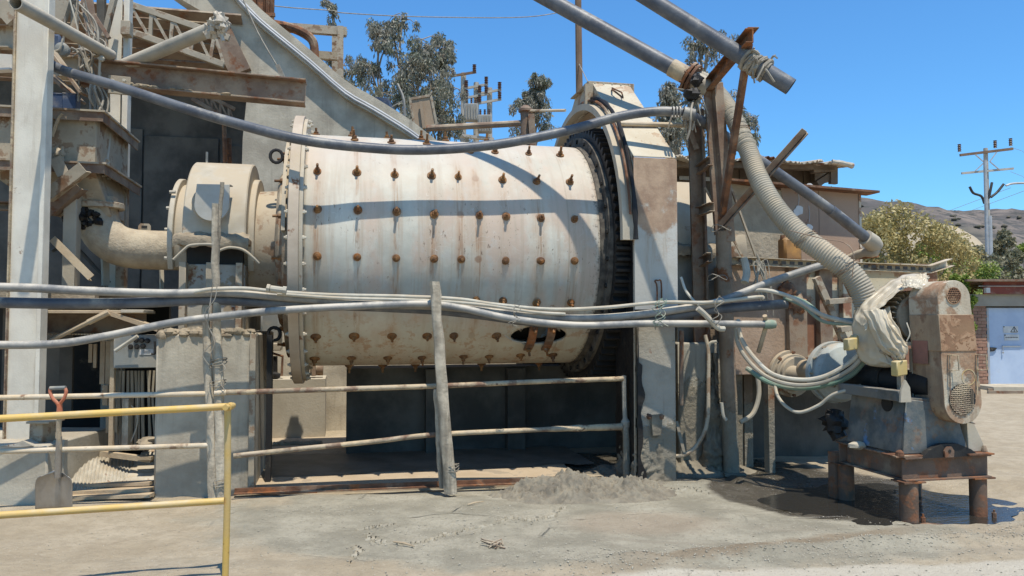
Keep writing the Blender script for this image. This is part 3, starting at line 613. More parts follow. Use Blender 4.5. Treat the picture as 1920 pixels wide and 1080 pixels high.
# ---------------------------------------------------------------- sloped concrete wall behind the mill
wt = thing('sloped_concrete_wall', 'tall grey concrete wall with a sloping curved top behind the drum', 'wall', F(0, 3.0, 0), TH)
crest = [(250, -280), (395, -90), (440, -35), (480, 8), (508, 33), (580, 92), (647, 150), (700, 181), (767, 223), (813, 258), (860, 292), (1000, 372)]
cw = [Wv(x, y, 3.0) for x, y in crest]; cw = cr(cw, 3)
low = [V((p.x, p.y, -.05)) for p in cw]
bl = Wv(447, 545, 3.0); edge = [Wv(250, -90, 3.0), Wv(300, -30, 3.0), Wv(345, 2, 3.0), Wv(420, 45, 3.0), Wv(450, 110, 3.0), Wv(462, 190, 3.0), Wv(455, 260, 3.0), Wv(447, 540, 3.0), V((bl.x, bl.y, -.05))]
mb = MB(); mb.poly(edge + [low[-1]] + list(reversed(cw[1:])), BK * .35); mb.build('wall_panel', M['concrete'], wt)
off = Wv(548, 112, 3.0) - Wv(548, 100, 3.0)
mb = MB(); cp = [p + V((0, 0, -.25)) for p in cw]
def strip(mb, path, sec):                       # sweep a closed section (offsets in v and z) along a path, no joints
    n_, k_ = len(path), len(sec); vs_ = [p + BK * a + ZZ * b for p in path for a, b in sec]
    mb.add(vs_, [(i * k_ + j, i * k_ + (j + 1) % k_, (i + 1) * k_ + (j + 1) % k_, (i + 1) * k_ + j) for i in range(n_ - 1) for j in range(k_)] + [tuple(range(k_)), tuple((n_ - 1) * k_ + j for j in reversed(range(k_)))])
strip(mb, cp, [(-.125, -.05), (-.002, -.05), (-.002, .05), (-.125, .035)])
mb.build('ledge', M['concrete'], wt)
for dz, r in ((-.185, .022), (-.245, .020)):
    mb = MB(); mb.tube([p + V((0, 0, dz)) - BK * (.135 if r < .021 else .07) for p in cw], r, 8); mb.build('conduit', M['galv'], wt)
mb = MB()
strip(mb, cw, [(.012, -.26), (.20, -.26), (.20, 0), (.012, -.01)])
mb.build('parapet', M['concrete'], wt)
# brace and reveal at the opening
mb = MB(); mb.beam(Wv(412, 55, 2.95), Wv(452, 138, 2.95), .30, .16, BK); mb.build('brace', M['brown_steel'], wt)

# recess left of it: back wall, ceiling boards
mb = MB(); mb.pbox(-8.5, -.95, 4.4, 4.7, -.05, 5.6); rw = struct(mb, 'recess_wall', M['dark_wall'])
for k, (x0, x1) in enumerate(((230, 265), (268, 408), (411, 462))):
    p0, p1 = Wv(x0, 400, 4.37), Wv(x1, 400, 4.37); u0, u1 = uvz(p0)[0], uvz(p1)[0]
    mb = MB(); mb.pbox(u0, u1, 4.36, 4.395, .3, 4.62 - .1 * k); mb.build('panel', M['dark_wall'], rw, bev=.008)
mb = MB(); mb.tube([Wv(420, 225, 3.6), Wv(423, 330, 3.6)], .035, 6); one(mb, 'hanging_pipe', M['rusty'], 'thin rusty pipe hanging high in the dark recess behind the bearing', 'pipe')
mb = MB(); mb.tube([Wv(428, 260, 3.7), Wv(430, 330, 3.7)], .05, 6); one(mb, 'hanging_pipe', M['rusty'], 'shorter thicker rusty pipe hanging in the recess beside the wall edge', 'pipe')
ct = thing('canopy', 'boarded canopy roof over the dark recess at upper left', 'canopy', F(-3, 3.6, 5), TH)
zc0, zc1 = 6.05, 5.1
for k in range(9):
    v0 = 2.9 + k * .19; z = 5.95 - k * .085
    mb = MB(); mb.box(F(-4.6, v0, z), (7.0, .185, .03 + .006 * (k % 2)), AX, (BK - ZZ * .42).normalized(), (ZZ + BK * .42).normalized()); mb.build('board', M['brown_steel'], ct)
# trusses
for nm, pts, lab in (('roof_truss', ((232, 5), (430, 72), (232, 55), (420, 122)), 'upper painted steel roof truss in front of the canopy'), ('roof_truss', ((360, 165), (440, 205), (360, 185), (440, 232)), 'small rusty truss seen below the I-beam in the recess')):
    v_ = 2.3 if 'upper' in lab else 3.4
    a, b, c, d = [Wv(x, y, v_) for x, y in pts]
    t = thing(nm, lab, 'truss', (a + c) / 2, TH); s = .075 if v_ < 3 else .05; mt = M['dusty_steel'] if v_ < 3 else M['brown_steel']
    mb = MB(); mb.beam(a, b, s, s * 1.1); mb.build('top_chord', mt, t, bev=.004)
    mb = MB(); mb.beam(c, d, s, s * 1.1); mb.build('bottom_chord', mt, t, bev=.004)
    for k in range(5):
        f = (k + .3) / 5; p = a.lerp(b, f); q = c.lerp(d, f); q2 = c.lerp(d, min(1, f + .2))
        mb = MB(); mb.beam(p, q, s * .6, s * .7, BK); mb.build('web_post', mt, t)
        mb = MB(); mb.beam(p - BK * .003, q2 - BK * .003, s * .5, s * .6, BK); mb.build('web_diagonal', mt, t)

# corrugated cladding at the very top, portal frame
mb = MB()
def corr(a, b, h, amp, n, th=0):
    d = (b - a); L = d.length; d.normalize(); nn = d.cross(h).normalized(); m = n * 6
    mb.grid(lambda s, t: a + d * L * s + h * t + nn * amp * math.sin(s * n * 2 * math.pi), m, 1)
corr(Wv(462, 62, 3.5), Wv(514, 62, 3.5), V((0, 0, 1.2)), .02, 6)
mb.beam(Wv(488, 60, 3.46), Wv(488, -40, 3.46), .08, .08, BK); mb.beam(Wv(456, 28, 3.44), Wv(516, 28, 3.44), .05, .05)
one(mb, 'corrugated_cladding', M['rusty'], 'rusty corrugated sheet cladding above the top of the sloped wall', 'cladding')
pt = thing('portal_frame', 'grey steel portal frame standing above the crest of the sloped wall', 'steel frame', Wv(644, 150, 4.6), TH)
mb = MB(); mb.chan(Wv(644, 190, 4.6), Wv(644, 52, 4.6), .1, .17, .015, BK); mb.build('post', M['dusty_steel'], pt)
mb = MB(); mb.chan(Wv(633, 175, 5.4), Wv(633, 70, 5.4), .1, .14, .015, BK); mb.build('rear_post', M['dusty_steel'], pt)
mb = MB(); mb.beam(Wv(540, 52, 4.6), Wv(650, 60, 4.6), .1, .14); mb.build('top_beam', M['dusty_steel'], pt)
mb = MB(); mb.beam(Wv(575, 102, 4.9), Wv(640, 107, 4.9), .1, .13); mb.build('lower_beam', M['dusty_steel'], pt)
mb = MB(); mb.tube(cr([Wv(505, 44, 4.5), Wv(545, 52, 4.5), Wv(575, 66, 4.5), Wv(588, 82, 4.5), Wv(590, 112, 4.5)], 6), .075, 10)
one(mb, 'bent_pipe', M['rusty'], 'peeling rusty bent pipe curving down in front of the portal frame', 'pipe')

# background poles, wires
def ins(mb, p, r=.05, h=.28):
    mb.tube([p + V((0, 0, h * k / 8)) for k in range(9)], [r * (.6 if k % 2 else 1) for k in range(9)], 8)
up = thing('utility_pole', 'tall concrete utility pole with two crossarms beside a steel lamp column', 'utility pole', P(1851, 500, 45) * V((1, 1, 0)) if False else (P(1851, 400, 45).x, 45, 0))
b = P(1851, 400, 45).x; zt = P(1851, 278, 45).z
mb = MB(); mb.tube([(b, 45, 0), (b, 45, zt)], [.2, .12], 10); mb.build('pole', M['pole_conc'], up)
mb = MB(); mb.beam(P(1800, 291, 44.8), P(1899, 279, 44.8), .12, .14); mb.build('crossarm', M['pole_wood'], up)
mb = MB(); mb.beam(P(1803, 325, 44.8), P(1900, 316, 44.8), .10, .12); mb.build('crossarm', M['pole_conc'], up)
for (x, y), (x2, y2) in (((1829, 290), (1846, 305)), ((1869, 285), (1856, 303)), ((1829, 320), (1846, 304)), ((1876, 320), (1856, 303))):
    mb = MB(); mb.beam(P(x, y, 44.7), P(x2, y2, 44.7), .05, .05); mb.build('strut', M['galv'], up)
for x, y in ((1799, 284), (1866, 277), (1895, 273)):
    mb = MB(); ins(mb, P(x, y, 44.8), .11, .42); mb.build('insulator', M['porcelain'], up)
for pts in (((1818, 350), (1825, 362), (1840, 368), (1846, 382)), ((1882, 345), (1870, 360), (1858, 370)), ((1860, 342), (1858, 352), (1854, 372))):
    mb = MB(); mb.tube(cr([P(x, y, 44.7) for x, y in pts], 4), .07, 6); mb.build('cable_riser', M['rubber'], up)
mb = MB(); x2 = P(1856, 450, 43).x; mb.tube([(x2, 43, 0), (x2, 43, P(1856, 405, 43).z)], [.17, .13], 10); mb.tube([(x2 - .16, 43, 0), (x2 - .16, 43, P(1856, 300, 43).z)], [.11, .09], 8)
one(mb, 'lamp_column', M['galv'], 'shiny galvanised steel column standing against the utility pole', 'column')
mb = MB(); mb.tube(cr([P(1886, 348, 40), P(1900, 344, 40), P(1930, 343, 40)], 4), .06, 6); mb.tube([P(1915, 343, 40), P(1990, 345, 40)], .05, 6); mb.tube([P(1990, 345, 40), V((P(1990, 345, 40).x, 40, 0))], .1, 8)
one(mb, 'street_lamp', M['galv'], 'grey street lamp head reaching in from the right edge', 'street lamp')
for k, (x, yt, yc) in enumerate(((869, 137, 147), (893, 155, 165), (918, 165, 176))):
    q = P(x, yt, 35); t = thing('distribution_pole', ('pale pole with a single wide crossarm, leftmost of the transformer poles', 'pale pole in the middle of the three transformer poles', 'pale pole rightmost of the three transformer poles')[k], 'utility pole', (q.x, 35, 0), 0, 'poles round the transformers')
    mb = MB(); mb.tube([(q.x, 35, 0), q], [.17, .12], 8); mb.build('pole', M['pole_conc'], t)
    for j, (dy, hw) in enumerate((((2, 24),) if k == 0 else ((7, 22), (25, 22)))):
        mb = MB(); mb.beam(P(x - hw, yt + dy + 4, 34.8), P(x + hw, yt + dy - 4, 34.8), .09, .1); mb.build('crossarm', M['pole_wood'] if k == 0 else M['pole_conc'], t)
        for s in (-.85, .85):
            mb = MB(); ins(mb, P(x + hw * s, yt + dy - 4 * s - 1, 34.8), .10, .32); mb.build('insulator', M['porcelain'], t)
for k, (x, y) in enumerate(((884, 212), (909, 233))):
    t = thing('transformer', ('grey pole transformer, upper left of the pair', 'grey pole transformer, lower right of the pair')[k], 'transformer', P(x, y + 24, 34.3), 0, 'transformers on the poles')
    mb = MB(); mb.box(P(x, y, 34.3), (.62, .5, .75)); mb.build('tank', M['transformer'], t, bev=.03)
    for s in (-.2, 0, .2):
        mb = MB(); ins(mb, P(x, y - 15, 34.3) + V((s, 0, 0)), .06, .3); mb.build('bushing', M['porcelain'], t)
    for s in range(5):
        mb = MB(); mb.box(P(x, y, 34.3) + V((-.24 + .12 * s, -.29, 0)), (.025, .08, .6)); mb.build('fin', M['transformer'], t)
mb = MB(); mb.beam(P(860, 254, 34.3), P(926, 262, 34.3), .3, .12); one(mb, 'transformer_beam', M['pole_conc'], 'beam across the poles carrying the two transformers', 'beam')
mb = MB(); q = P(1088, 100, 20); mb.tube([(q.x + .04, 20, 0), (P(1083, -80, 20).x, 20, P(1083, -80, 20).z)], [.105, .085], 10)
one(mb, 'wooden_pole', M['pole_wood'], 'tall brown wooden pole rising behind the gear guard', 'pole')
mb = MB(); mb.tube(cr([P(440, -4, 15), P(520, 12, 16), P(625, 20, 17), P(640, 24, 17), P(770, 31, 18), P(960, 33, 19), P(1040, 25, 19.6), P(1086, 10, 20)], 4), .012, 5)
mb.tube(cr([P(1086, 120, 19.9), P(1098, 145, 18), P(1108, 165, 16)], 3), .012, 5)
one(mb, 'overhead_cable', M['wire'], 'wavy grey cable strung across the sky to the wooden pole', 'cable')
for y0, y1, y2 in ((276, 250, 235), (322, 300, 290)):
    mb = MB(); mb.tube(cr([P(1895, y0, 44.8), P(2000, y1 + 40, 60), P(2300, y2, 90)], 4), .012, 4); one(mb, 'power_line', M['wire'], 'power line leaving the top crossarm to the right' if y0 < 300 else 'power line leaving the lower crossarm to the right', 'power line')
for x0, y0, x1, y1 in ((1895, 352, 1700, 425), (1920, 358, 1740, 425)):
    mb = MB(); mb.tube([P(x0, y0, 70), P(x1, y1, 110)], .02, 4); one(mb, 'power_line', M['wire'], 'faint upper power line falling left past the utility pole to the hill' if x1 < 1720 else 'faint lower power line falling left past the utility pole to the hill', 'power line')

# things above the drum, further back
t = thing('tilted_panel', 'tan framed panel leaning open above the far side of the drum', 'panel', P(795, 240, 13.2))
fr = [(769, 186), (808, 179), (819, 234), (778, 243)]; a, b, c, d = [P(x, y, 13.2) for x, y in fr]
mb = MB(); mb.poly([a, b, c, d], (0, .03, 0)); mb.build('sheet', M['panel_tan'], t)
for p, q in ((a, b), (b, c), (c, d), (d, a)):
    mb = MB(); mb.beam(p, q, .04, .035, V((0, 1, 0))); mb.build('frame_bar', M['dusty_steel'], t)
mb = MB(); mb.beam(P(789, 190, 13.15), P(795, 240, 13.15), .05, .03, V((0, 1, 0))); mb.build('stiffener', M['panel_tan'], t)
mb = MB(); mb.tube(cr([P(745, 157, 13.6), P(757, 188, 13.6), P(759, 240, 13.6)], 4), .025, 6); mb.tube([P(757, 188, 13.6), P(735, 200, 13.6)], .012, 5)
one(mb, 'bent_lamp_post', M['pvc'], 'thin pale bent post left of the tilted panel', 'post')
mb = MB(); mb.poly([P(700, 181, 14), P(728, 184, 14), P(731, 202, 14), P(712, 200, 14)], (0, .6, 0)); one(mb, 'blue_crate', M['blue_dark'], 'dark blue box behind the crest of the sloped wall', 'crate')
t = thing('standpipe', 'brown painted standpipe with side arms behind the drum', 'standpipe', P(987, 300, 12.2))
mb = MB(); mb.tube([P(986, 320, 12.2), P(986, 206, 12.2)], .085, 12); mb.build('riser', M['brown_steel'], t)
mb = MB(); mb.lathe(P(986, 210, 12.2), ZZ, [(0, 0), (0, .12), (.04, .12), (.06, .09), (.1, .05), (.1, 0)], 16); mb.build('cap', M['brown_steel'], t)
mb = MB(); mb.tube([P(800, 241, 12.4), P(980, 231, 12.2)], .05, 10); mb.build('long_arm', M['brown_steel'], t)
mb = MB(); mb.tube([P(986, 208, 12.2), P(1060, 207, 11.6)], .022, 8); mb.build('thin_arm', M['rail_white'], t)
mb = MB(); mb.beam(P(1001, 300, 12.1), P(996, 215, 12.1), .12, .1); mb.build('strut', M['brown_steel'], t)

# small building with the blue door
bt = thing('small_building', 'small building with red fascia, brick pier and pale blue metal door', 'building', (13.5, 20, 0))
YB = 18.3; xl = P(1822, 650, YB).x; bx0 = P(1826, 650, YB).x; bx1 = P(1853, 650, YB).x; zT = P(1880, 552, YB).z; zL = P(1880, 574, YB).z; x9 = 19.0
mb = MB(); mb.box(((bx0 + x9) / 2 + 1.2, YB + 2.3, zT / 2), (x9 - bx0 - 2.4, 4.0, zT)); mb.build('wall', M['lintel'], bt)
mb = MB(); mb.box(((xl - .1 + x9) / 2, YB + .12, (zT + zL) / 2), (x9 - xl + .1, .3, zT - zL)); mb.build('lintel', M['lintel'], bt)
mb = MB(); mb.box(((xl + x9) / 2, YB - .1, P(1880, 540, YB).z), (x9 - xl - .5, .06, .30)); mb.build('fascia', M['red_fascia'], bt)
mb = MB(); mb.box(((xl + x9) / 2 - .2, YB + 1.8, P(1880, 527, YB).z), (x9 - xl + .2, 4.4, .05)); mb.build('roof', M['brown_steel'], bt)
mb = MB(); mb.tube([(xl + .1, YB - .16, P(1880, 537, YB).z), (x9, YB - .16, P(1880, 537, YB).z)], .012, 6); mb.build('conduit', M['galv'], bt)
mb = MB(); mb.box((P(1841, 545, YB).x, YB - .2, P(1841, 545, YB).z), (.09, .1, .12)); mb.build('lamp', M['white_print'], bt)
mb = MB(); mb.box(((bx0 + bx1) / 2, YB + .2, zL / 2), (bx1 - bx0 - .02, .28, zL)); pr = mb.build('pier', M['mortar'], bt)
bh = .068; bw = .21; nrow = int(zL / .077); ms = {}
def brickmesh(w):
    k = round(w, 3)
    if k not in ms: ms[k] = MB().box((0, 0, 0), (w, .06, bh)).mesh('brick', M['brick'])
    return ms[k]
for r in range(nrow):
    x = bx0 - (0 if r % 2 else bw / 2); z = .04 + r * .077
    while x < bx1 - .03:
        a_, b_ = max(x, bx0), min(x + bw, bx1)
        if b_ - a_ > .05: inst(brickmesh(b_ - a_ - .008), 'brick', pr, Matrix.Translation(((a_ + b_) / 2, YB + .045 + R_.uniform(-.006, .006), z + bh / 2)))
        x += bw + .0
dx0 = bx1 + .06; dx1 = dx0 + 1.25; zD = P(1880, 577, YB).z
mb = MB(); mb.box(((dx0 + dx1) / 2, YB + .12, zD / 2 + .02), (dx1 - dx0, .05, zD - .04)); dr = mb.build('door', M['door_blue'], bt, bev=.006)
for x_ in (dx0 - .03, dx1 + .03):
    mb = MB(); mb.box((x_, YB + .11, zD / 2), (.05, .14, zD)); mb.build('door_jamb', M['galv'], bt)
mb = MB(); mb.box(((dx0 + x9) / 2 + .7, YB + .25, zL / 2), (x9 - dx0 - 1.4, .2, zL)); mb.build('front_wall', M['lintel'], bt)
mb = MB(); mb.poly([P(1856, 651, YB + .08), P(1869, 652, YB + .08), P(1864, 658, YB + .08), P(1857, 659, YB + .08)], (0, -.02, 0)); mb.build('latch', M['black'], dr)
mb = MB(); mb.box(P(1897, 649, YB + .08), (.44, .025, .02)); mb.tube([P(1880, 649, YB + .06), P(1881, 659, YB + .06)], .008, 6); mb.blob(P(1881, 661, YB + .06), .018); mb.build('bolt_bar', M['galv'], dr)
for x0, y0, x1, y1 in ((1881, 611.5, 1909, 624), (1883, 627, 1911, 638)):
    a_ = P(x0, y0, YB + .088); c_ = P(x1, y1, YB + .088); mb = MB(); mb.box((a_ + c_) / 2, (c_.x - a_.x, .006, a_.z - c_.z)); pl = mb.build('warning_sign', M['white_print'], dr)
    mb = MB(); yy = YB + .0835
    if y0 < 620:
        tri = [P(1895, 622.5, yy), P(1908, 622.5, yy), P(1901.5, 612.5, yy)]
        for i in range(3): mb.beam(tri[i], tri[(i + 1) % 3], .015, .002, V((0, 1, 0)))
        mb.beam(P(1902, 615, yy - .001), P(1900.6, 619, yy - .001), .012, .002, V((0, 1, 0))); mb.beam(P(1900.6, 618.4, yy - .0015), P(1903, 618.8, yy - .0015), .01, .002, V((0, 1, 0))); mb.beam(P(1903, 618, yy - .002), P(1901.6, 621.8, yy - .002), .012, .002, V((0, 1, 0)))
        mb.box(P(1882.3, 612.8, yy), (.03, .002, .025))
    else:
        mb.box(P(1884.5, 628.4, yy), (.03, .002, .025))
        for k in range(14): mb.box(P(1886 + k * 1.7, 632.6, yy), (.014, .002, .018 + .008 * (k % 3 == 0)))
    mb.build('print', M['ink'], pl)
for y_, l_ in ((738, 'nearer dark bar lying on the ground before the blue door'), (733, 'farther dark bar lying on the ground before the blue door')):
    mb = MB(); mb.beam(G(1852, y_) + V((0, 0, .03)), G(1918, y_) + V((0, 0, .03)), .05, .06); one(mb, 'loose_bar', M['brown_steel'], l_, 'bar')
mb = MB(); mb.box(((xl + x9) / 2, YB - .35, .03), (x9 - xl, .9, .12)); one(mb, 'doorstep', M['pale_concrete'], 'low concrete step along the front of the small building', 'step')
# ================================================================ THE MILL
ZC = 2.355; RD = 1.25; LD = 2.92
mill = thing('ball_mill', 'huge rust-streaked off-white mill drum studded with rows of rusty bolts', 'ball mill', F(0, 0, 0), TH)
def drumhit(px, py, r=RD):                       # where a sight line meets the drum
    d = ray(px, py); o = CO - F(0, 0, ZC); w = AX
    dd = d - w * d.dot(w); oo = o - w * o.dot(w); a = dd.dot(dd); b = 2 * dd.dot(oo); c = oo.dot(oo) - r * r
    q = b * b - 4 * a * c
    if q < 0: t = -b / (2 * a)
    else: t = (-b - math.sqrt(q)) / (2 * a)
    p = o + d * t; u = p.dot(w); n = (p - w * u).normalized(); return u, math.atan2(-n.dot(BK), n.z)
rows = [[(593,240),(660,243),(726,247),(790,252),(836,258),(912,262)], [(665,263),(734,268),(800,271),(881,285),(928,286),(991,289),(1050,292)],
 [(595,322),(669,324),(740,328),(809,330),(859,332),(942,338),(1006,341),(1068,342)], [(596,393),(671,394),(744,397),(814,402),(899,404),(949,406),(1014,409),(1077,411)],
 [(595,480),(670,482),(743,484),(814,485),(865,486),(948,489),(1014,489),(1077,489)], [(595,560),(668,560),(740,561),(893,563),(943,564),(1006,567),(1070,567)],
 [(592,631),(664,630),(735,630),(801,630),(851,629),(931,629)], [(590,672),(659,671),(727,671),(791,670),(869,668),(917,668),(976,666),(1036,665)]]
cols = []
for r in rows[2:6]: cols += [drumhit(x, y)[0] - LD / 2 for x, y in r]
colu = []
for c in sorted(cols):
    if not colu or c - colu[-1] > .09: colu.append(c)
zrows = [sum(RD * math.cos(drumhit(x, y)[1]) for x, y in r) / len(r) for r in rows[2:]]
M['drum'] = drum_mat(colu, zrows)
mb = MB(); mb.lathe(F(0, 0, ZC), AX, [(0, .3), (0, RD), (LD, RD), (LD, .3)], 128)
# the manhole is cut as a real opening: build the shell as a grid of panels with a gap
mu, ma = drumhit(1010, 630)
def shell():
    m = MB(); nu, na = 96, 240; hw, hh = .30, .145; vs = []; fs = []
    def mapp(u, a):                              # push grid points near the opening onto its oval rim
        du, da = u - mu, (a - ma) * RD; e = math.hypot(du / hw, da / hh)
        return e
    idx = {}
    for i in range(nu + 1):
        for j in range(na):
            u = LD * i / nu; a = 2 * math.pi * j / na; aa = (a - ma + math.pi) % (2 * math.pi) - math.pi; e = math.hypot((u - mu) / hw, aa * RD / hh)
            if .82 < e < 1.22 and e > 0: k = 1.0 / e if e < 1.0 or e < 1.1 else 1; u = mu + (u - mu) * k; a = ma + aa * k
            idx[i, j] = len(vs); vs.append(F(u, 0, ZC) + (ZZ * math.cos(a) - BK * math.sin(a)) * RD)
    for i in range(nu):
        for j in range(na):
            u = LD * (i + .5) / nu; a = 2 * math.pi * (j + .5) / na; aa = (a - ma + math.pi) % (2 * math.pi) - math.pi
            if math.hypot((u - mu) / hw, aa * RD / hh) < .97: continue
            fs.append((idx[i, j], idx[i + 1, j], idx[i + 1, (j + 1) % na], idx[i, (j + 1) % na]))
    m.add(vs, fs); return m
sh = shell().build('shell', M['drum'], mill)
sol = sh.modifiers.new('thickness', 'SOLIDIFY'); sol.thickness = .03; sol.offset = -1
mb = MB(); mb.lathe(F(0, 0, ZC), AX, [(.01, .2), (.01, RD - .04)], 48); mb.build('inner_head', M['black'], mill)
def drum_frame(u, a, r=RD):
    n = ZZ * math.cos(a) - BK * math.sin(a); return mframe(F(u, 0, ZC) + n * r, n, AX)
mb = MB()
mb.lathe((0, 0, -.004), ZZ, [(0, 0), (0, .042), (.016, .042), (.022, .032), (.022, .0)], 14)
mb.lathe((0, 0, .014), ZZ, [(0, .027), (.03, .027), (.034, .02), (.034, 0)], 6); mb.cyl((0, 0, .04), (0, 0, .10), .0135, 8)
bme = mb.mesh('bolt', M['bolt'])
mb = MB()
mb.lathe((0, 0, -.004), ZZ, [(0, 0), (0, .05), (.012, .05), (.03, .024), (.03, 0)], 14); mb.lathe((0, 0, .02), ZZ, [(0, .024), (.028, .024), (.028, 0)], 6); mb.cyl((0, 0, .04), (0, 0, .085), .0125, 8)
bme2 = mb.mesh('bolt', M['bolt'])
for ri, r in enumerate(rows):
    ang = [drumhit(x, y)[1] for x, y in r]
    for (x, y), a in zip(r, ang):
        u, a = drumhit(x, y); o = inst(bme2 if ri >= 6 else bme, 'bolt', sh, drum_frame(u, a) @ Matrix.Rotation(R_.gauss(0, .05), 4, 'X') @ Matrix.Rotation(R_.uniform(0, 6), 4, 'Z') @ Matrix.Diagonal((R_.uniform(.85, 1.08), R_.uniform(.85, 1.08), R_.uniform(.7, 1.15), 1)))
for x in (655, 718, 780, 905, 1014): u, a = drumhit(x, 684); inst(bme2, 'bolt', sh, drum_frame(u, a + .06))
for k in range(7): inst(bme, 'bolt', sh, drum_frame(.2 + .4 * k, .42 * -1))
# manhole cover set back in the opening with two clamp straps
mb = MB()
def mh(s, t): a = ma + (t - .5) * .42; return F(mu + (s - .5) * .8, 0, ZC) + (ZZ * math.cos(a) - BK * math.sin(a)) * (RD - .14)
mb.grid(mh, 10, 10); mb.build('manhole_liner', M['black'], mill)
mb = MB(); fr = drum_frame(mu + .03, ma, RD - .11); mb.cyl(fr @ V((0, 0, -.02)), fr @ V((0, 0, .05)), .10, 20); mb.build('manhole_plug', M['pump_blue'], mill)
for s in (-.085, .11):
    mb = MB(); pts = []
    for k in range(9):
        a = ma + (k / 8 - .5) * .34; pts.append(F(mu + s, 0, ZC) + (ZZ * math.cos(a) - BK * math.sin(a)) * (RD + .022 + .03 * math.sin(math.pi * k / 8)))
    for k in range(8): mb.beam(pts[k], pts[k + 1], .085, .022, drum_frame(mu, ma).to_3x3() @ V((0, 0, 1)))
    st = mb.build('clamp_strap', M['rusty'], mill)
    for e in (-1, 1): inst(bme, 'strap_bolt', st, drum_frame(mu + s, ma + e * .13, RD + .03))
mb = MB(); mb.tube([Wu(960, 625, mu - .5) * 1.0, ] if False else cr([F(mu - .32, 0, ZC) + (ZZ * math.cos(ma + x) - BK * math.sin(ma + x)) * (RD + .03) + AX * y for x, y in ((-.03, -.05), (.03, .05), (.05, .2), (-.02, .24))], 4), .006, 5)
mb.build('tie_wire', M['hose_white'], mill)

M['head_dirt'] = mat('head_dirt', (.28, .235, .18), (.14, .11, .085), 4, .8, rust=.4, streak=.6, sc_=(.09, .07, .05), dust=.6, bump=.3)
# feed end: big bolted flange, stepped head, trunnion
mb = MB(); mb.lathe(F(0, 0, ZC), AX, [(-.13, 1.0), (-.13, 1.44), (-.035, 1.44), (-.035, RD)], 96); fl = mb.build('feed_flange', M['flange_tan'], mill, bev=.004)
mb = MB(); mb.lathe(F(0, 0, ZC), AX, [(-.033, RD), (-.033, 1.41), (-.0, 1.41), (0, RD)], 96); mb.build('shell_flange', M['house_paint'], mill)
mb = MB(); mb.cyl((0, 0, -.02), (0, 0, .035), .012, 6); mb.cyl((0, 0, .0), (0, 0, .018), .021, 6); fb = mb.mesh('flange_bolt', M['bolt_pale'])
for k in range(36):
    a = 2 * math.pi * k / 36; p = F(0, 0, ZC) + (ZZ * math.cos(a) - BK * math.sin(a)) * 1.385
    inst(fb, 'flange_bolt', fl, mframe(p - AX * .13, -AX)); inst(fb, 'flange_bolt', fl, mframe(p, AX))
mb = MB(); mb.lathe(F(0, 0, ZC), AX, [(-.13, 1.30), (-.145, 1.30), (-.145, 1.16), (-.20, 1.16), (-.20, .97), (-.235, .84), (-.26, .84), (-.29, .80), (-.29, .45)], 72); hd = mb.build('feed_head', M['head_dirt'], mill, bev=.004)
mb = MB(); mb.lathe(F(0, 0, ZC), AX, [(-.17, 1.21), (-.205, 1.21), (-.205, 1.12), (-.17, 1.12)], 40, -1.2, 1.5, cap=True); mb.build('rim_guard', M['house_paint'], mill)
for k in range(16):
    a = 2 * math.pi * (k + .4) / 16; p = F(-.20, 0, ZC) + (ZZ * math.cos(a) - BK * math.sin(a)) * 1.04
    inst(bme, 'head_bolt', hd, mframe(p, -AX))
for a in (.62, 2.52):                        # lifting eyes
    p = F(-.20, 0, ZC) + (ZZ * math.cos(a) - BK * math.sin(a)) * 1.10
    mb = MB(); mb.tube([p - AX * (.04 + .06 * (1 - math.cos(x))) + ZZ * .065 * math.sin(x) for x in [k * .42 for k in range(16)]], .017, 7); mb.build('lifting_eye', M['black'], mill)
mb = MB(); mb.lathe(F(0, 0, ZC), AX, [(-.29, .64), (-.42, .63), (-1.12, .58)], 56); mb.build('trunnion', M['dusty_steel'], mill)
# discharge end: greasy gear and trunnion
mb = MB(); mb.lathe(F(0, 0, ZC), AX, [(LD, RD), (LD, RD + .012), (LD + .06, RD + .012), (LD + .06, 1.36), (LD + .10, 1.36)], 96); mb.build('gear_flange', M['speckled'], mill)
mb = MB(); nt = 84
def gear_pts(t): return [F(t, 0, ZC) + (ZZ * math.cos(a) - BK * math.sin(a)) * r for k in range(nt) for a, r in ((2 * math.pi * k / nt, 1.42), (2 * math.pi * (k + .25) / nt, 1.48), (2 * math.pi * (k + .5) / nt, 1.48), (2 * math.pi * (k + .75) / nt, 1.42))]
g0, g1 = gear_pts(LD + .10), gear_pts(LD + .42); n = len(g0); inn = [F(LD + .10, 0, ZC) + (p - F(LD + .10, 0, ZC)) * .8 for p in g0]
mb.add(g0 + g1 + inn, [(i, i + n, (i + 1) % n + n, (i + 1) % n) for i in range(n)] + [(i, (i + 1) % n, (i + 1) % n + 2 * n, i + 2 * n) for i in range(n)]); gr = mb.build('girth_gear', M['grease'], mill)
mb = MB(); mb.cyl((0, 0, 0), (0, 0, .02), .024, 6); gb = mb.mesh('gear_bolt', M['grease'])
for k in range(30):
    a = 2 * math.pi * k / 30; inst(gb, 'gear_bolt', gr, mframe(F(LD + .06, 0, ZC) + (ZZ * math.cos(a) - BK * math.sin(a)) * 1.315, -AX))
mb = MB(); mb.lathe(F(0, 0, ZC), AX, [(LD + .42, 1.2), (LD + .55, .6), (LD + 2.0, .6)], 40); mb.build('discharge_trunnion', M['dusty_steel'], mill)

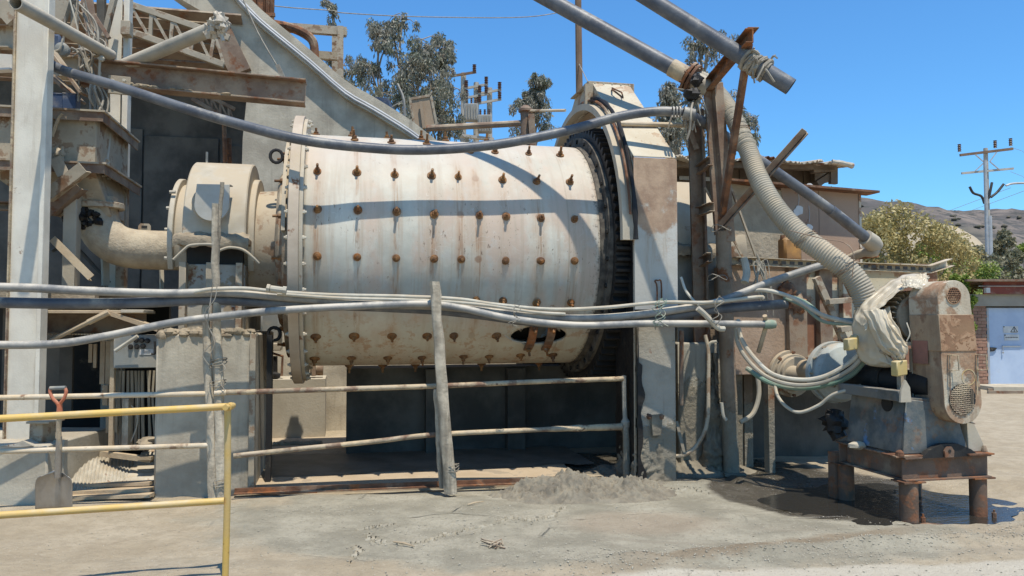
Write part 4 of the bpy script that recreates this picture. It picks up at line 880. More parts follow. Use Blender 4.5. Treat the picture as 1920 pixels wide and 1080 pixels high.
# ---------------------------------------------------------------- gear guard
gg = thing('gear_guard', 'tall boxy sheet-metal gear guard with an arched opening at the right end of the drum', 'gear guard', F(3.35, -1.59, 0), TH)
g_u0, g_u1 = 3.15, 3.60
out = [(-1.59, .02), (-1.59, 3.2), (-.30, 4.33), (.34, 4.33), (1.72, 3.3), (1.72, .02)]
def pathpts(pl, n):
    ls = [math.dist(pl[i], pl[i + 1]) for i in range(len(pl) - 1)]; T = sum(ls); r = []
    for k in range(n):
        s = T * k / (n - 1)
        for i, l in enumerate(ls):
            if s <= l + 1e-9 or i == len(ls) - 1: f = min(1, s / l); r.append((pl[i][0] + (pl[i + 1][0] - pl[i][0]) * f, pl[i][1] + (pl[i + 1][1] - pl[i][1]) * f)); break
            s -= l
    return r
ar, acz = 1.555, ZC + .06
arch = [(-ar, .02)] + [(-ar * math.cos(math.pi * k / 40), acz + ar * 1.04 * math.sin(math.pi * k / 40)) for k in range(41)] + [(ar, .02)]
ip = arch; op = []
for (v, z) in ip:                                 # outer point along the ray from the arch centre
    if z < acz - .01: op.append((-1.59 if v < 0 else 1.72, z)); continue
    best = None; dv, dz = v, z - acz
    for i in range(len(out) - 1):
        (x1, y1), (x2, y2) = out[i], out[i + 1]; ex, ey = x2 - x1, y2 - y1; den = dv * ey - dz * ex
        if abs(den) < 1e-9: continue
        t = (x1 * ey - (y1 - acz) * ex) / den; s_ = (x1 * dz - (y1 - acz) * dv) / den
        if t > 0 and -1e-6 <= s_ <= 1 + 1e-6 and (best is None or t < best): best = t
    op.append((v * best, acz + dz * best) if best else (v, z))
mb = MB(); n = len(ip)
for th in (0, .012): mb.add([F(g_u0 + th, v, z) for v, z in ip] + [F(g_u0 + th, v, z) for v, z in op], [(i, i + 1, n + i + 1, n + i) for i in range(n - 1)])
mb.build('side_plate', M['guard_side'], gg)
def gpanel(p, q, mt, name, u0=g_u0 - .004, u1=g_u1, th=.014):
    a, b = F(u0, *p), F(u0, *q); nrm = AX.cross(b - a).normalized(); m = MB(); m.poly([a, b, F(u1, *q), F(u1, *p)], nrm * th); return m.build(name, mt, gg, bev=.004)
gpanel((-1.59, 1.70), (-1.59, 3.2), M['guard_front'], 'front_panel')
gpanel((-1.592, 3.203), (-.92, 3.79), M['guard_top'], 'lower_slope_panel')
gpanel((-.915, 3.795), (-.30, 4.33), M['guard_top'], 'upper_slope_panel')
gpanel((.34, 4.33), (1.72, 3.3), M['guard_top'], 'rear_slope_panel'); gpanel((1.72, 3.3), (1.72, .02), M['guard_top'], 'rear_panel')
M['guard_mud'] = mat('guard_mud', (.345, .325, .285), (.27, .25, .215), 3, .8, rust=.1, speck=.5, streak=.25, mudz=.62, bump=.6, bs=30)
mb = MB(); mb.pbox(g_u0 + .03, g_u1 - .02, -1.575, -1.0, .0, 1.69); mb.build('lower_casing', M['guard_mud'], gg, bev=.006)
mb = MB(); mb.grid(lambda s, t: F(g_u0 + .022 - .03 * abs(noise.noise(V((s * 4, t * 14, 3)))), -1.588 - .008 + .6 * s + (.0 if s > .02 else .0), 2.42 * t), 24, 60); mb.grid(lambda s, t: F(g_u0 + .022 + (.05 + .055 * noise.noise(V((t * 9, 1, 4)))) * s * (1 if t < .68 else .3), -1.60, 2.42 * t * .72), 6, 60); mb.build('grease_skirt', M['grease'], gg)
mb = MB(); mb.pbox(g_u0 - .05, g_u1 + .05, -.34, -.30, 4.21, 4.34); mb.pbox(g_u0 - .05, g_u1 + .05, -.30, .40, 4.335, 4.35); mb.build('top_cap', M['dusty_steel'], gg, bev=.003)
for k in range(5):
    mb = MB(); p = F(g_u0 + .02 + .105 * k, -.342, 4.315); mb.cyl(p, p - BK * .014, .011, 6); mb.build('cap_bolt', M['bolt_pale'], gg)
def slope(u, f, h=0): v = -1.59 + 1.29 * f; z = 3.2 + 1.13 * f; return F(u, v - .66 * h, z + .75 * h)
mb = MB(); mb.tube([slope(3.33, .88, .02), slope(3.30, .82, .07), slope(3.37, .70, .07), slope(3.40, .80, .06), slope(3.34, .9, .03)], .010, 6); mb.build('lifting_handle', M['rusty'], gg)
mb = MB(); mb.tube([slope(3.17, .36, .05), slope(3.98, .40, .04)], .026, 10, .2); mb.build('stub_pipe', M['rail_white'], gg)
# arched rim standing proud of the side plate, its outer curb, gusset plate
mb = MB(); rim = [(-ar * math.cos(a), acz + ar * 1.04 * math.sin(a)) for a in [-.02 + math.pi * k / 44 * 1.01 for k in range(45)]]
q0 = [F(g_u0 - .13, v, z) for v, z in rim]; q1 = [F(g_u0 - .13, v * 1.045, acz + (z - acz) * 1.045) for v, z in rim]; q2 = [p + AX * .13 for p in q1]; q3 = [p + AX * .13 for p in q0]; n = len(rim)
mb.add(q0 + q1 + q2 + q3, [(j * n + i, j * n + i + 1, ((j + 1) % 4) * n + i + 1, ((j + 1) % 4) * n + i) for j in range(4) for i in range(n - 1)] + [(0, n, 2 * n, 3 * n), (n - 1, 4 * n - 1, 3 * n - 1, 2 * n - 1)])
mb.build('arch_rim', M['house_paint'], gg)
mb = MB(); pts = [F(g_u0 - .02, v * 1.085, acz + (z - acz) * 1.085) for v, z in rim[:40]]; mb.tube(pts, [.022 + .012 * noise.noise(p * 9) for p in pts], 7); mb.build('grease_bead', M['grease'], gg)
mb = MB(); mb.tube([F(g_u0 - .06, v * 1.07, acz + (z - acz) * 1.07) for v, z in rim[2:22]], .014, 6); mb.build('rim_rod', M['rusty'], gg)
mb = MB(); mb.pbox(g_u0 - .10, g_u0 + .0, -.36, -.30, 3.98, 4.30); mb.poly([F(g_u0 - .03, -.3, 4.05), F(g_u0 - .03, .7, 3.93), F(g_u0 - .03, .6, 4.05), F(g_u0 - .03, -.3, 4.22)], AX * .02); mb.build('gusset', M['dusty_steel'], gg)
mb = MB(); mb.tube(cr([Wv(1232, 600, -1.60), Wv(1232, 540, -1.64), Wv(1228, 527, -1.64), Wv(1234, 526, -1.64), Wv(1240, 532, -1.64), Wv(1240, 600, -1.6)], 4), .008, 6); mb.build('hook_rod', M['rusty'], gg)
mb = MB(); mb.poly([Wv(1219, 778, -1.60), Wv(1241, 776, -1.60), Wv(1237, 815, -1.60), Wv(1222, 816, -1.60)], -BK * .03); mb.build('bottom_lug', M['mud'], gg)
for x, y in ((1217, 781), (1240, 781)):
    mb = MB(); mb.blob(Wv(x, y, -1.62), .028); mb.build('lug_bolt', M['rusty'], gg)
# crust of splashed mud on the casing
def crust(path, nrm, zt, name, par, amp=.06, nu=50, nz=44, mt='mud'):
    m = MB(); T_ = sum(math.dist(path[i], path[i + 1]) for i in range(len(path) - 1))
    def fn(s, t):
        d = s * T_
        for i in range(len(path) - 1):
            l = math.dist(path[i], path[i + 1])
            if d <= l or i == len(path) - 2: f_ = min(1, d / l); u = path[i][0] + (path[i + 1][0] - path[i][0]) * f_; v = path[i][1] + (path[i + 1][1] - path[i][1]) * f_; break
            d -= l
        n = nrm[min(i, len(nrm) - 1)]; z = zt * t; q = F(u, v, z); e = noise.noise(q * 5) * .5 + abs(noise.noise(q * 12)) * .7 + abs(noise.noise(q * 27)) * .45
        k = amp * (e * 1.25 * (1 - .55 * t) - .30 - .55 * t + .35 * (1 - t)) * min(1, (1 - s) * 6 + .15) * min(1, s * 6 + .15)
        return F(u + n[0] * k, v + n[1] * k, z)
    m.grid(fn, nu, nz); return m.build(name, M[mt], par, kind='stuff', sharp=0)
crust([(g_u0 + .03, -1.0), (g_u0 + .03, -1.575), (g_u0 + .30, -1.575)], [(-1, 0), (0, -1)], .85, 'mud_crust', gg, .085)
mb = MB(); mb.tube(cr([H(1180, 895, .03), H(1205, 860, .14), H(1232, 842, .2), H(1244, 846, .2)], 5), [.02, .024] * 7 + [.03, .03], 8); one(mb, 'mud_hose', M['mud'], 'mud-caked hose arching out of the foot of the gear guard', 'hose')
mb = MB(); mb.tube([H(1233, 842, .24), H(1247, 853, .22)], .036, 12, .25); mb.tube([H(1225, 838, .26), H(1235, 858, .2)], .03, 8); one(mb, 'drain_pipe', M['dusty_steel'], 'short open-ended drain pipe at the muddy foot of the gear guard', 'pipe')

# ---------------------------------------------------------------- bearings, pedestals, walls
def bearing(u0, u1, label, flap):
    t = thing('bearing_housing', label, 'bearing housing', F((u0 + u1) / 2, 0, 0), TH, 'trunnion bearing housings')
    o = F(0, 0, ZC + .05); ha = math.pi / 2 - .03
    mb = MB(); mb.lathe(o, AX, [(u0, 0), (u0, .86), (u1, .86), (u1, 0)], 40, -ha, ha); mb.build('cap', M['house_paint'], t, bev=.012)
    for ua, ub, r in ((u0 - .17, u0 - .12, .68), (u0 - .12, u0 - .0, .62), (u1 + .0, u1 + .06, .70)):
        mb = MB(); mb.lathe(o, AX, [(ua, .3), (ua, r), (ub, r), (ub, .3)], 40, -ha - .5, ha + .5); mb.build('seal_ring', M['house_paint'], t, bev=.006)
    mb = MB(); mb.pbox(u0 - .06, u1 + .04, -.96, .96, ZC - .03, ZC + .03); mb.build('split_flange', M['dusty_steel'], t, bev=.006)
    mb = MB()
    def led(s, tt):
        p = F(u0 - .06 + (u1 - u0 + .10) * s, -.965 + .13 * tt, 0); h = .03 + .065 * tt + .03 * noise.noise(p * 7) + .02 * noise.noise(p * 19); return V((p.x, p.y, ZC + h))
    mb.grid(led, 40, 8); e = MB(); mb.grid(lambda s, tt: (lambda p: V((p.x, p.y, led(s, 0).z - (.10 + .02 * noise.noise(p * 9)) * tt)))(led(s, 0) - BK * .012 * math.sin(tt * 3)), 40, 4); mb.build('mud_ledge', M['dry_mud'], t)
    return t
bl_ = bearing(-1.14, -.56, 'cream domed bearing housing with a round flap on the left end of the mill', True)
fy = -.90
def flapp(px, py): return Wv(px, py, fy - .07)
M['flap'] = mat('flap', (.40, .40, .385), (.34, .335, .31), 4, .5, dust=.4, bump=.1)
prof_ = [(370, 346), (431, 347), (431, 385)] + [(398 + 33 * math.cos(a), 385 + 30 * math.sin(a)) for a in [k * math.pi / 20 for k in range(1, 20)]] + [(365, 385)]
mb = MB(); mb.poly([flapp(*p) + BK * (.0 if p[1] > 360 else .0) for p in prof_], -BK * .03); fp = mb.build('flap', M['flap'], bl_, bev=.004)
mb = MB(); mb.poly([flapp(369, 344) + BK * .17, flapp(432, 345) + BK * .17, flapp(432, 348) - BK * .0, flapp(369, 347) - BK * .0], ZZ * .010); mb.build('hinge', M['control'], bl_)
mb = MB(); mb.lathe(Wv(399, 386, -.70), -BK, [(0, .19), (.2, .16), (.22, .15), (.22, 0)], 24); mb.build('inspection_port', M['house_paint'], bl_)
mb = MB(); mb.pbox(-1.15, -.57, -.78, .78, 1.48, 2.14); mb.build('bearing_base', mat('base_paint', (.42, .43, .42), (.32, .30, .25), 2.2, .7, rust=.25, streak=.4, dust=.3, speck=.6, bump=.2, paint=((.30, .25, .18), .07)), bl_, bev=.01)
mb = MB(); mb.pbox(-1.12, -.60, -.70, .70, 2.14, ZC - .03); mb.build('gap_shade', M['black'], bl_)  # black box painted as the shaded gap under the bearing ledge
for u_, w_ in ((-1.12, .03), (-.88, .03), (-.61, .03)):
    mb = MB(); mb.pbox(u_ - w_, u_ + w_, -.90, -.78, 1.48, 2.15); mb.build('rib', M['dusty_steel'], bl_, bev=.004)
for pts in (((325, 487), (345, 468), (357, 460), (385, 458), (405, 459)), ((410, 470), (430, 464), (455, 468), (475, 483), (486, 494))):
    mb = MB(); mb.tube(cr([Wv(x, y, -1.02) for x, y in pts], 5), .014, 7); mb.build('grease_line', M['hose'], bl_)
for x, y in ((324, 360), (318, 390), (315, 430), (314, 484)):
    mb = MB(); mb.cyl(Wv(x - 6, y, -.55), Wv(x + 5, y, -.55), .018, 6); mb.build('cover_bolt', M['bolt_pale'], bl_)
mb = MB(); mb.tube([F(-1.05, -.1, ZC + .88), F(-1.05, -.1, ZC + 1.02)], .012, 6); mb.build('grease_nipple', M['bolt_pale'], bl_)
br_ = bearing(3.92, 4.45, 'cream domed bearing housing half hidden between gear guard and pipe frame', False)
mb = MB(); mb.pbox(3.95, 4.42, -.8, .8, 1.35, ZC - .04); mb.build('bearing_base', M['control'], br_, bev=.01)
mb = MB(); mb.lathe(F(4.45, 0, ZC + .06), AX, [(0, .55), (.03, .55), (.03, 0)], 32, -1.5, 1.5); mb.build('end_plate', M['control'], br_)
def ped(u0, u1, v0, v1, z1, mt, name, label, tex=0):
    mb = MB(); mb.pbox(u0, u1, v0, v1, -.06, z1); return one(mb, name, mt, label, 'concrete pedestal', bev=.018)
p0 = uvz(P(290, 780, 7.02)); p1 = uvz(P(474, 780, 7.2))
pd = ped(p0[0], p1[0], p0[1], p0[1] + 2.1, 1.47, M['concrete'], 'bearing_pedestal', 'pale concrete block pedestal below the left bearing, wooden posts before it')
mb = MB()
for k in range(170):
    p = F(R_.uniform(p0[0] + .02, p1[0] - .02), p0[1] + abs(R_.gauss(0, .12)), 1.47 + R_.uniform(-.015, .03)); mb.blob(p, R_.uniform(.012, .045), .3, 2, 4, (1.3, 1, .8))
mb.build('mud_clots', M['dry_mud'], None, kind='stuff')
mb = MB(); e0 = F(p1[0] + .02, p0[1] + .01, 0); mb.chan(e0 + V((0, 0, 0)), e0 + V((0, 0, 1.47)), .05, .09, .008, BK); one(mb, 'edge_channel', M['dusty_steel'], 'steel channel up the right corner of the bearing pedestal', 'steel channel')
mb = MB(); mb.beam(F(p1[0] + .1, p0[1] + .5, 0), F(p1[0] + .1, p0[1] + .5, 1.45), .05, .12, BK); one(mb, 'dark_post', M['black'], 'dark steel post just behind the right side of the bearing pedestal', 'post')
ped(3.85, 4.6, -1.05, 1.0, 1.36, mat('splashed_concrete', (.36, .345, .3), (.24, .225, .19), 2, .9, streak=.9, sc_=(.15, .14, .12), mudz=.95, bump=.5, bs=30), 'rear_pedestal', 'mud-splashed concrete pier right of the gear guard')
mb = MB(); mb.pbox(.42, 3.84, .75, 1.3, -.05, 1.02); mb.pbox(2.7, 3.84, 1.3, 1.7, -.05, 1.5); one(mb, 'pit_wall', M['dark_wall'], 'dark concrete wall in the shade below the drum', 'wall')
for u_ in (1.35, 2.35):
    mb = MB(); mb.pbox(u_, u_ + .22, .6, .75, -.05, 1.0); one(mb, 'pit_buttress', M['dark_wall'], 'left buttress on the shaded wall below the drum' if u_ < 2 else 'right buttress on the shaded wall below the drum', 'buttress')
q0 = uvz(Wv(484, 720, 2.2)); q1 = uvz(Wv(610, 720, 2.2)); zt = Wv(540, 711, 2.2).z
mb = MB(); mb.pbox(q0[0] - .8, q1[0] - .72, 2.2, 2.9, -.05, zt); mb.pbox(q1[0] - .71, q1[0], 2.2, 2.9, -.05, zt - .004)
one(mb, 'sunlit_plinth', M['pale_concrete'], 'sunlit concrete plinth seen under the left end of the drum', 'plinth')
t = thing('lube_pump', 'small grey pump unit with hoses on the sunlit plinth behind the feed flange', 'pump', Wv(510, 705, 2.3), TH)
mb = MB(); mb.box(Wv(508, 612, 2.5), (.30, .25, .55), AX, BK); mb.build('cover', M['control'], t, bev=.05)
mb = MB(); mb.box(Wv(506, 650, 2.45), (.32, .3, .1), AX, BK); mb.build('base', M['dusty_steel'], t, bev=.01)
mb = MB(); mb.tube([Wv(487, 655, 2.35), Wv(530, 668, 2.35), Wv(528, 705, 2.35)], .02, 6); mb.build('pipe', M['rusty'], t)
mb = MB(); mb.cyl(Wv(497, 705, 2.4), Wv(497, 668, 2.4), .03, 8); mb.cyl(Wv(512, 705, 2.4), Wv(512, 668, 2.4), .06, 8); mb.build('leg', M['black'], t)
mb = MB(); mb.blob(Wv(505, 705, 2.35), .10, .3, 2, 6, (1.6, 1, .6)); mb.build('motor', M['black'], t)
mb = MB(); mb.cyl(Wv(582, 692, 2.5), Wv(606, 692, 2.5), .09, 12); mb.tube([Wv(588, 705, 2.4), Wv(588, 680, 2.4)], .03, 8); one(mb, 'valve_body', M['brown_steel'], 'small rusty valve under the left end of the drum', 'valve')
mb = MB()
for k in range(60):
    s = R_.random(); p = Wv(486 + 118 * s, 818 + R_.uniform(-4, 4), 1.6); mb.blob(V((p.x, p.y, .02)), R_.uniform(.02, .06), .3, 2, 4, (1.4, 1, .7))
mb.build('mud_lumps', M['dry_mud'], kind='stuff')
# ================================================================ LEFT STRUCTURE
YC = 7.1
xa, xb = P(27, 300, YC).x, P(91, 300, YC).x; zb = .45
c = thing('steel_column', 'big pale H-section steel column at the left edge, paint worn', 'column', ((xa + xb) / 2, YC + .15, zb))
mb = MB(); mb.box(((xa + xb) / 2 - .03, YC, (zb + 5.6) / 2), (xb - xa - .03, .02, 5.6 - zb)); mb.build('front_flange', M['column_paint'], c, bev=.003)
mb = MB(); mb.box(((xa + xb) / 2 - .06, YC + .05, (zb + 5.6) / 2), (.02, .07, 5.6 - zb)); mb.build('web', M['column_paint'], c)
mb = MB(); mb.box(((xa + xb) / 2 - .06, YC + .10, (zb + 5.6) / 2), (xb - xa - .1, .02, 5.6 - zb)); mb.build('rear_flange', M['column_paint'], c)
mb = MB(); mb.box((xb - .012, YC - .02, (zb + 5.6) / 2), (.045, .10, 5.6 - zb)); mb.build('edge_strip', M['column_paint'], c, bev=.004)
mb = MB(); mb.box((xa - .012, YC - .005, (zb + 5.6) / 2), (.02, .06, 5.6 - zb)); mb.build('edge_strip', M['rail_worn'], c, bev=.004)
mb = MB(); mb.box((-5.1, 7.3, .22), (2.15, 1.1, .60)); one(mb, 'concrete_kerb', M['concrete'], 'low concrete block at the foot of the steel column', 'concrete block', bev=.015)
mb = MB(); mb.box(P(80, 815, 6.95), (.12, .2, .24)); mb.box(P(86, 789, 6.9), (.2, .25, .02)); one(mb, 'corner_post', M['dusty_steel'], 'short stub post with a cap plate right of the steel column foot', 'post', bev=.004)
mb = MB(); mb.box(P(112, 880, 6.95), (.10, .06, .52)); one(mb, 'flat_post', M['pale_concrete'], 'pale narrow post behind the shovel shaft', 'post')
mb = MB(); mb.poly([P(0, 836, 6.74), P(30, 832, 6.74), P(42, 826, 6.74), P(62, 836, 6.74), P(40, 838, 6.74), P(28, 838, 6.74)], (0, .3, 0)); one(mb, 'bent_sheet', M['roof_sheet'], 'crumpled pale sheet on the concrete block left of the shovel', 'sheet')

# clutter left of the column: cross beams and panels
for k, (y0, y1, mt, lab) in enumerate(((52, 95, 'dusty_steel', 'topmost cross beam left of the steel column'), (215, 252, 'brown_steel', 'brown cross beam left of the steel column at the blue bins'), (300, 318, 'dusty_steel', 'thin cross beam left of the steel column'), (380, 396, 'brown_steel', 'lowest brown cross beam left of the steel column'))):
    mb = MB(); mb.chan(P(-160, (y0 + y1) / 2 - 6, 7.9), P(28, (y0 + y1) / 2, 7.9), .1, (y1 - y0) / FPX * 7.9, .012); one(mb, 'cross_beam', M[mt], lab, 'beam', 'cross beams left of the column')
mb = MB(); mb.poly([P(-60, 97, 8.6), P(22, 102, 8.6), P(22, 128, 8.6), P(-60, 128, 8.6)], (0, .1, 0)); one(mb, 'white_plate', M['column_paint'], 'pale bolted plate left of the steel column', 'plate')
mb = MB(); mb.beam(P(-60, 135, 8.0), P(24, 131, 8.0), .1, .02); one(mb, 'white_bar', M['white_print'], 'thin white bar left of the steel column', 'bar')
mb = MB(); mb.beam(P(-30, -30, 7.8), P(30, 40, 7.8), .1, .16); one(mb, 'diagonal_brace', M['dusty_steel'], 'diagonal brace at the top left corner', 'brace')

# tall rear column and lattice of posts
rc = thing('rear_column', 'pale rear steel column left of the dark recess', 'column', P(216, 560, 8.9), TH)
b0, b1 = P(214, 560, 8.9), P(214, -60, 8.9); b1 = V((b0.x, b0.y, b1.z))
for dx, w in ((-.05, .14), (.075, .02), (.10, .05)):
    mb = MB(); mb.box(V((b0.x + dx, b0.y, (.1 + b1.z) / 2)), (w, .16 if w < .1 else .03, b1.z - .1), AX, BK); mb.build('flange' if w < .1 else 'web', M['column_paint'], rc, bev=.003)
mb = MB(); mb.box(P(238, 55, 8.75), (.10, .14, .16), AX, BK); mb.build('bracket', M['dusty_steel'], rc, bev=.004)
mb = MB(); mb.tube([V((P(229, 300, 8.6).x, 8.6, .3)), V((P(229, 300, 8.6).x, 8.6, 3.6))], .03, 8); one(mb, 'conduit_riser', M['pvc'], 'thin grey conduit up the left side of the dark recess', 'conduit')
for k, (a, b, w, h, mt, lab) in enumerate((
    ((100, 60, 8.6), (128, -40, 8.6), .18, .1, 'dusty_steel', 'pale diagonal strut right of the column top'),
    ((107, 28, 8.8), (140, 62, 8.8), .05, .05, 'tan_wood', 'thin tan rail under the diagonal strut'),
    ((140, -20, 8.7), (140, 72, 8.7), .07, .07, 'dusty_steel', 'round grey vertical pipe near the top left'),
    ((160, -20, 8.3), (177, 88, 8.3), .12, .04, 'brown_steel', 'brown twisted plate hanging near the top left'),
    ((176, 28, 8.2), (205, 72, 8.2), .04, .04, 'brown_steel', 'thin tilted strip near the rear column'),
    ((216, -10, 8.7), (196, 70, 8.7), .05, .10, 'dusty_steel', 'grey sloping brace crossing the rear column'),
    ((190, -20, 8.8), (192, 110, 8.8), .08, .1, 'dark_wall', 'dark narrow post left of the rear column'))):
    mb = MB(); mb.beam(P(*a), P(*b), w, h, BK); one(mb, 'strut', M[mt], lab, 'strut', 'struts in the upper left steelwork', bev=.003)
for x0, y0, x1, y1, Y_, w, mt, lab in ((122, 30, 118, 118, 8.4, .022, 'wire', 'thin grey conduit beside the small blue box'), (131, 0, 152, 100, 8.0, .018, 'hose_white', 'pale cable slanting down behind the open tube'), (150, 60, 147, 190, 7.9, .02, 'wire', 'grey cable hanging straight past the right blue bin'), (198, 60, 204, 210, 8.2, .03, 'dusty_steel', 'dusty tube hanging left of the rear column'), (176, 150, 170, 212, 7.8, .024, 'pvc', 'short grey tube above the feed box'), (163, 165, 186, 205, 7.9, .03, 'hose_white', 'pale bent tube end above the feed box'), (100, 345, 150, 430, 8.1, .05, 'brown_steel', 'dark rusty diagonal bar behind the feed box leg'), (98, 470, 150, 440, 8.2, .05, 'dark_wall', 'dark crossing bar low behind the feed box leg'), (150, 470, 205, 530, 8.3, .04, 'dark_wall', 'dark strut right of the feed box leg'), (193, 450, 198, 535, 8.2, .09, 'pale_concrete', 'pale stub post behind the curved feed pipe'), (302, 492, 303, 545, 8.4, .05, 'column_paint', 'thin pale post left of the bearing base')):
    mb = MB(); mb.tube([P(x0, y0, Y_), (P(x0, y0, Y_) + P(x1, y1, Y_)) / 2 + V((R_.gauss(0, .01), 0, 0)), P(x1, y1, Y_)], w / 2 if w < .045 else w / 2, 8 if w < .045 else 4); one(mb, 'strut', M[mt], lab, 'strut', 'struts in the upper left steelwork')
# tan brace plates running down from the column
for a, b, w, h, lab in (((97, 95, 7.9), (158, 178, 7.9), .16, .03, 'tan diagonal plate brace right of the column'), ((97, 140, 8.1), (150, 190, 8.1), .22, .03, 'lower tan diagonal plate brace right of the column')):
    mb = MB(); mb.beam(P(*a), P(*b), w, h, BK.cross(AX)); one(mb, 'plate_brace', M['brown_steel'], lab, 'brace', bev=.003)
mb = MB(); mb.ibeam(P(100, 128, 8.3), P(200, 122, 8.3), .14, .22); one(mb, 'short_beam', M['dusty_steel'], 'short dusty beam between the column and the I-beam', 'beam')
for k, (x, y, mt) in enumerate(((112, 198, 'blue_dark'), (134, 198, 'blue_dark'))):
    mb = MB(); q = P(x, y, 7.95); mb.box(q, (.13, .14, .21), AX, BK); mb.box(q + ZZ * .105, (.145, .155, .015), AX, BK); one(mb, 'blue_bin', M[mt], ('left dark blue bin on the feed box', 'right dark blue bin on the feed box')[k], 'bin', 'blue bins on the feed box', bev=.012)
mb = MB(); q = P(107, 84, 8.2); mb.box(q, (.10, .12, .2), AX, BK); one(mb, 'blue_motor_box', M['blue_dark'], 'small dark blue box under the open tube', 'box', bev=.02)
mb = MB(); mb.lathe(P(119, 95, 8.1), -BK, [(0, 0), (0, .07), (.06, .07), (.08, .04), (.08, 0)], 16); one(mb, 'grey_drum', M['control'], 'round grey drum-like fitting beside the small blue box', 'fitting')
mb = MB(); mb.tube(cr([P(100, 96, 8.0), P(112, 92, 8.0), P(118, 72, 8.0)], 5), .010, 6); one(mb, 'white_hose', M['hose_white'], 'short white hose by the small blue box', 'hose')
# the I-beam, open tube and tied tube
ib = thing('i_beam', 'dusty brown I-beam sticking out to the right above the feed pipe', 'I-beam', P(380, 150, 8.2), TH)
i0, i1 = P(150, 135, 8.0), P(573, 175, 8.46)
mb = MB(); mb.ibeam(i0, i1, .20, .27, .018); mb.build('beam', M['brown_steel'], ib, bev=.003)
mb = MB(); mb.box(P(224, 160, 7.98), (.215, .03, .19), (i1 - i0).normalized(), BK); mb.build('splice_plate', M['dusty_steel'], ib, bev=.003)
for x in (213, 234):
    mb = MB(); p = P(x, 152, 7.96); mb.cyl(p, p - BK * .04, .017, 6); mb.build('bolt', M['bolt_pale'], ib)
mb = MB()
for k in range(26):
    p = i0.lerp(i1, R_.uniform(.2, .65)) + ZZ * (-.12 + R_.uniform(0, .02)) - BK * R_.uniform(.02, .09); mb.blob(p, R_.uniform(.015, .04), .3, 2, 4, (1.8, 1, .5))
mb.build('settled_dust', M['dry_mud'], ib, kind='stuff')
mb = MB(); mb.tube([P(29, 5, 6.35), P(208, 104, 8.0)], .058, 18, .14); one(mb, 'open_tube', M['pvc_dusty'], 'dusty tube with a black open end slanting across the column top', 'tube')
mb = MB(); mb.tube([P(236, 122, 8.15), P(408, 50, 7.8)], .072, 16, .12); one(mb, 'tied_tube', M['pvc_dusty'], 'dusty tube slanting up from the I-beam to a paper-wrapped end', 'tube')
mb = MB(); c0 = P(410, 45, 7.78)
for k in range(9): mb.blob(c0 + V((R_.gauss(0, .035), R_.gauss(0, .03), R_.gauss(0, .045))), R_.uniform(.045, .075), .5, 3, 7)
mb.tube(cr([c0, c0 + V((.02, 0, -.1)), c0 + V((.05, 0, -.18))], 4), .02, 6); one(mb, 'wrapped_rag', M['foil'], 'crumpled pale rag bound round the end of the slanting tube', 'rag')
mb = MB(); mb.tube(cr([P(452, -10, 9.2), P(484, 62, 9.2), P(522, 128, 9.2), P(530, 148, 9.2)], 4), .010, 6); mb.beam(P(520, 122, 9.2), P(533, 150, 9.2), .035, .05); one(mb, 'guy_rope', M['wire'], 'thin guy rope with a turnbuckle in front of the sloped wall', 'rope')
# bundles of ropes and wires
for lab, pts, n_, sp in (('tangle of cables hanging down by the I-beam', [(160, 95), (172, 140), (180, 180), (185, 215)], 9, .055), ('bundle of cables dropping from the top beside the rear column', [(155, 10), (170, 50), (180, 80), (185, 105)], 7, .05), ('rope knot tied round the end of the I-beam', [(136, 100), (150, 95), (165, 105), (160, 130)], 6, .03)):
    mb = MB()
    for k in range(n_): mb.tube(cr([P(x + R_.gauss(0, 5), y + R_.gauss(0, 5), 7.8) + V((R_.gauss(0, sp * .3), R_.gauss(0, sp), 0)) for x, y in pts], 5), R_.uniform(.006, .013), 6)
    one(mb, 'cable_bundle', M['wire'], lab, 'cables')
mb = MB(); mb.tube(cr([P(188, 108, 7.75), P(186, 140, 7.75), P(188, 150, 7.75)], 4), .012, 6); mb.blob(P(190, 110, 7.75), .03); one(mb, 'rope_end', M['hose_white'], 'short white rope hanging over the I-beam', 'rope')

# feed box (hopper) and the curved feed pipe
fb_ = thing('feed_box', 'rust-flanged steel feed box standing between column and elbow pipe', 'feed box', F(-2.45, .2, 0), TH)
U1, V0 = -2.03, -.42
for z, e in ((3.64, .10), (3.12, .13)):
    mb = MB(); mb.pbox(-3.2, U1 + e, V0 - e, V0 + 1.25, z, z + .018); mb.build('flange_plate', M['dusty_steel'], fb_)
    mb = MB(); mb.pbox(-3.2, U1 + e - .02, V0 - e + .02, V0 - e + .035, z - .09, z); mb.pbox(U1 + e - .035, U1 + e - .02, V0 - e + .035, V0 + 1.25, z - .09, z); mb.build('flange_lip', M['brown_steel'], fb_)
mb = MB(); mb.pbox(-3.1, U1, V0, V0 + 1.15, 3.14, 3.64); mb.build('upper_box', M['dusty_steel'], fb_, bev=.008)
mb = MB(); a = [F(-3.1, V0 + .02, 3.1), F(U1 - .02, V0 + .02, 3.1), F(U1 - .02, V0 + 1.1, 3.1), F(-3.1, V0 + 1.1, 3.1)]; b = [F(-2.5, V0 + .25, 2.66), F(-1.95, V0 + .25, 2.66), F(-1.95, V0 + .75, 2.66), F(-2.5, V0 + .75, 2.66)]
mb.add(a + b, [(0, 1, 2, 3), (7, 6, 5, 4)] + [(i, (i + 1) % 4, 4 + (i + 1) % 4, 4 + i) for i in range(4)]); mb.build('lower_hopper', M['dusty_steel'], fb_, bev=.006)
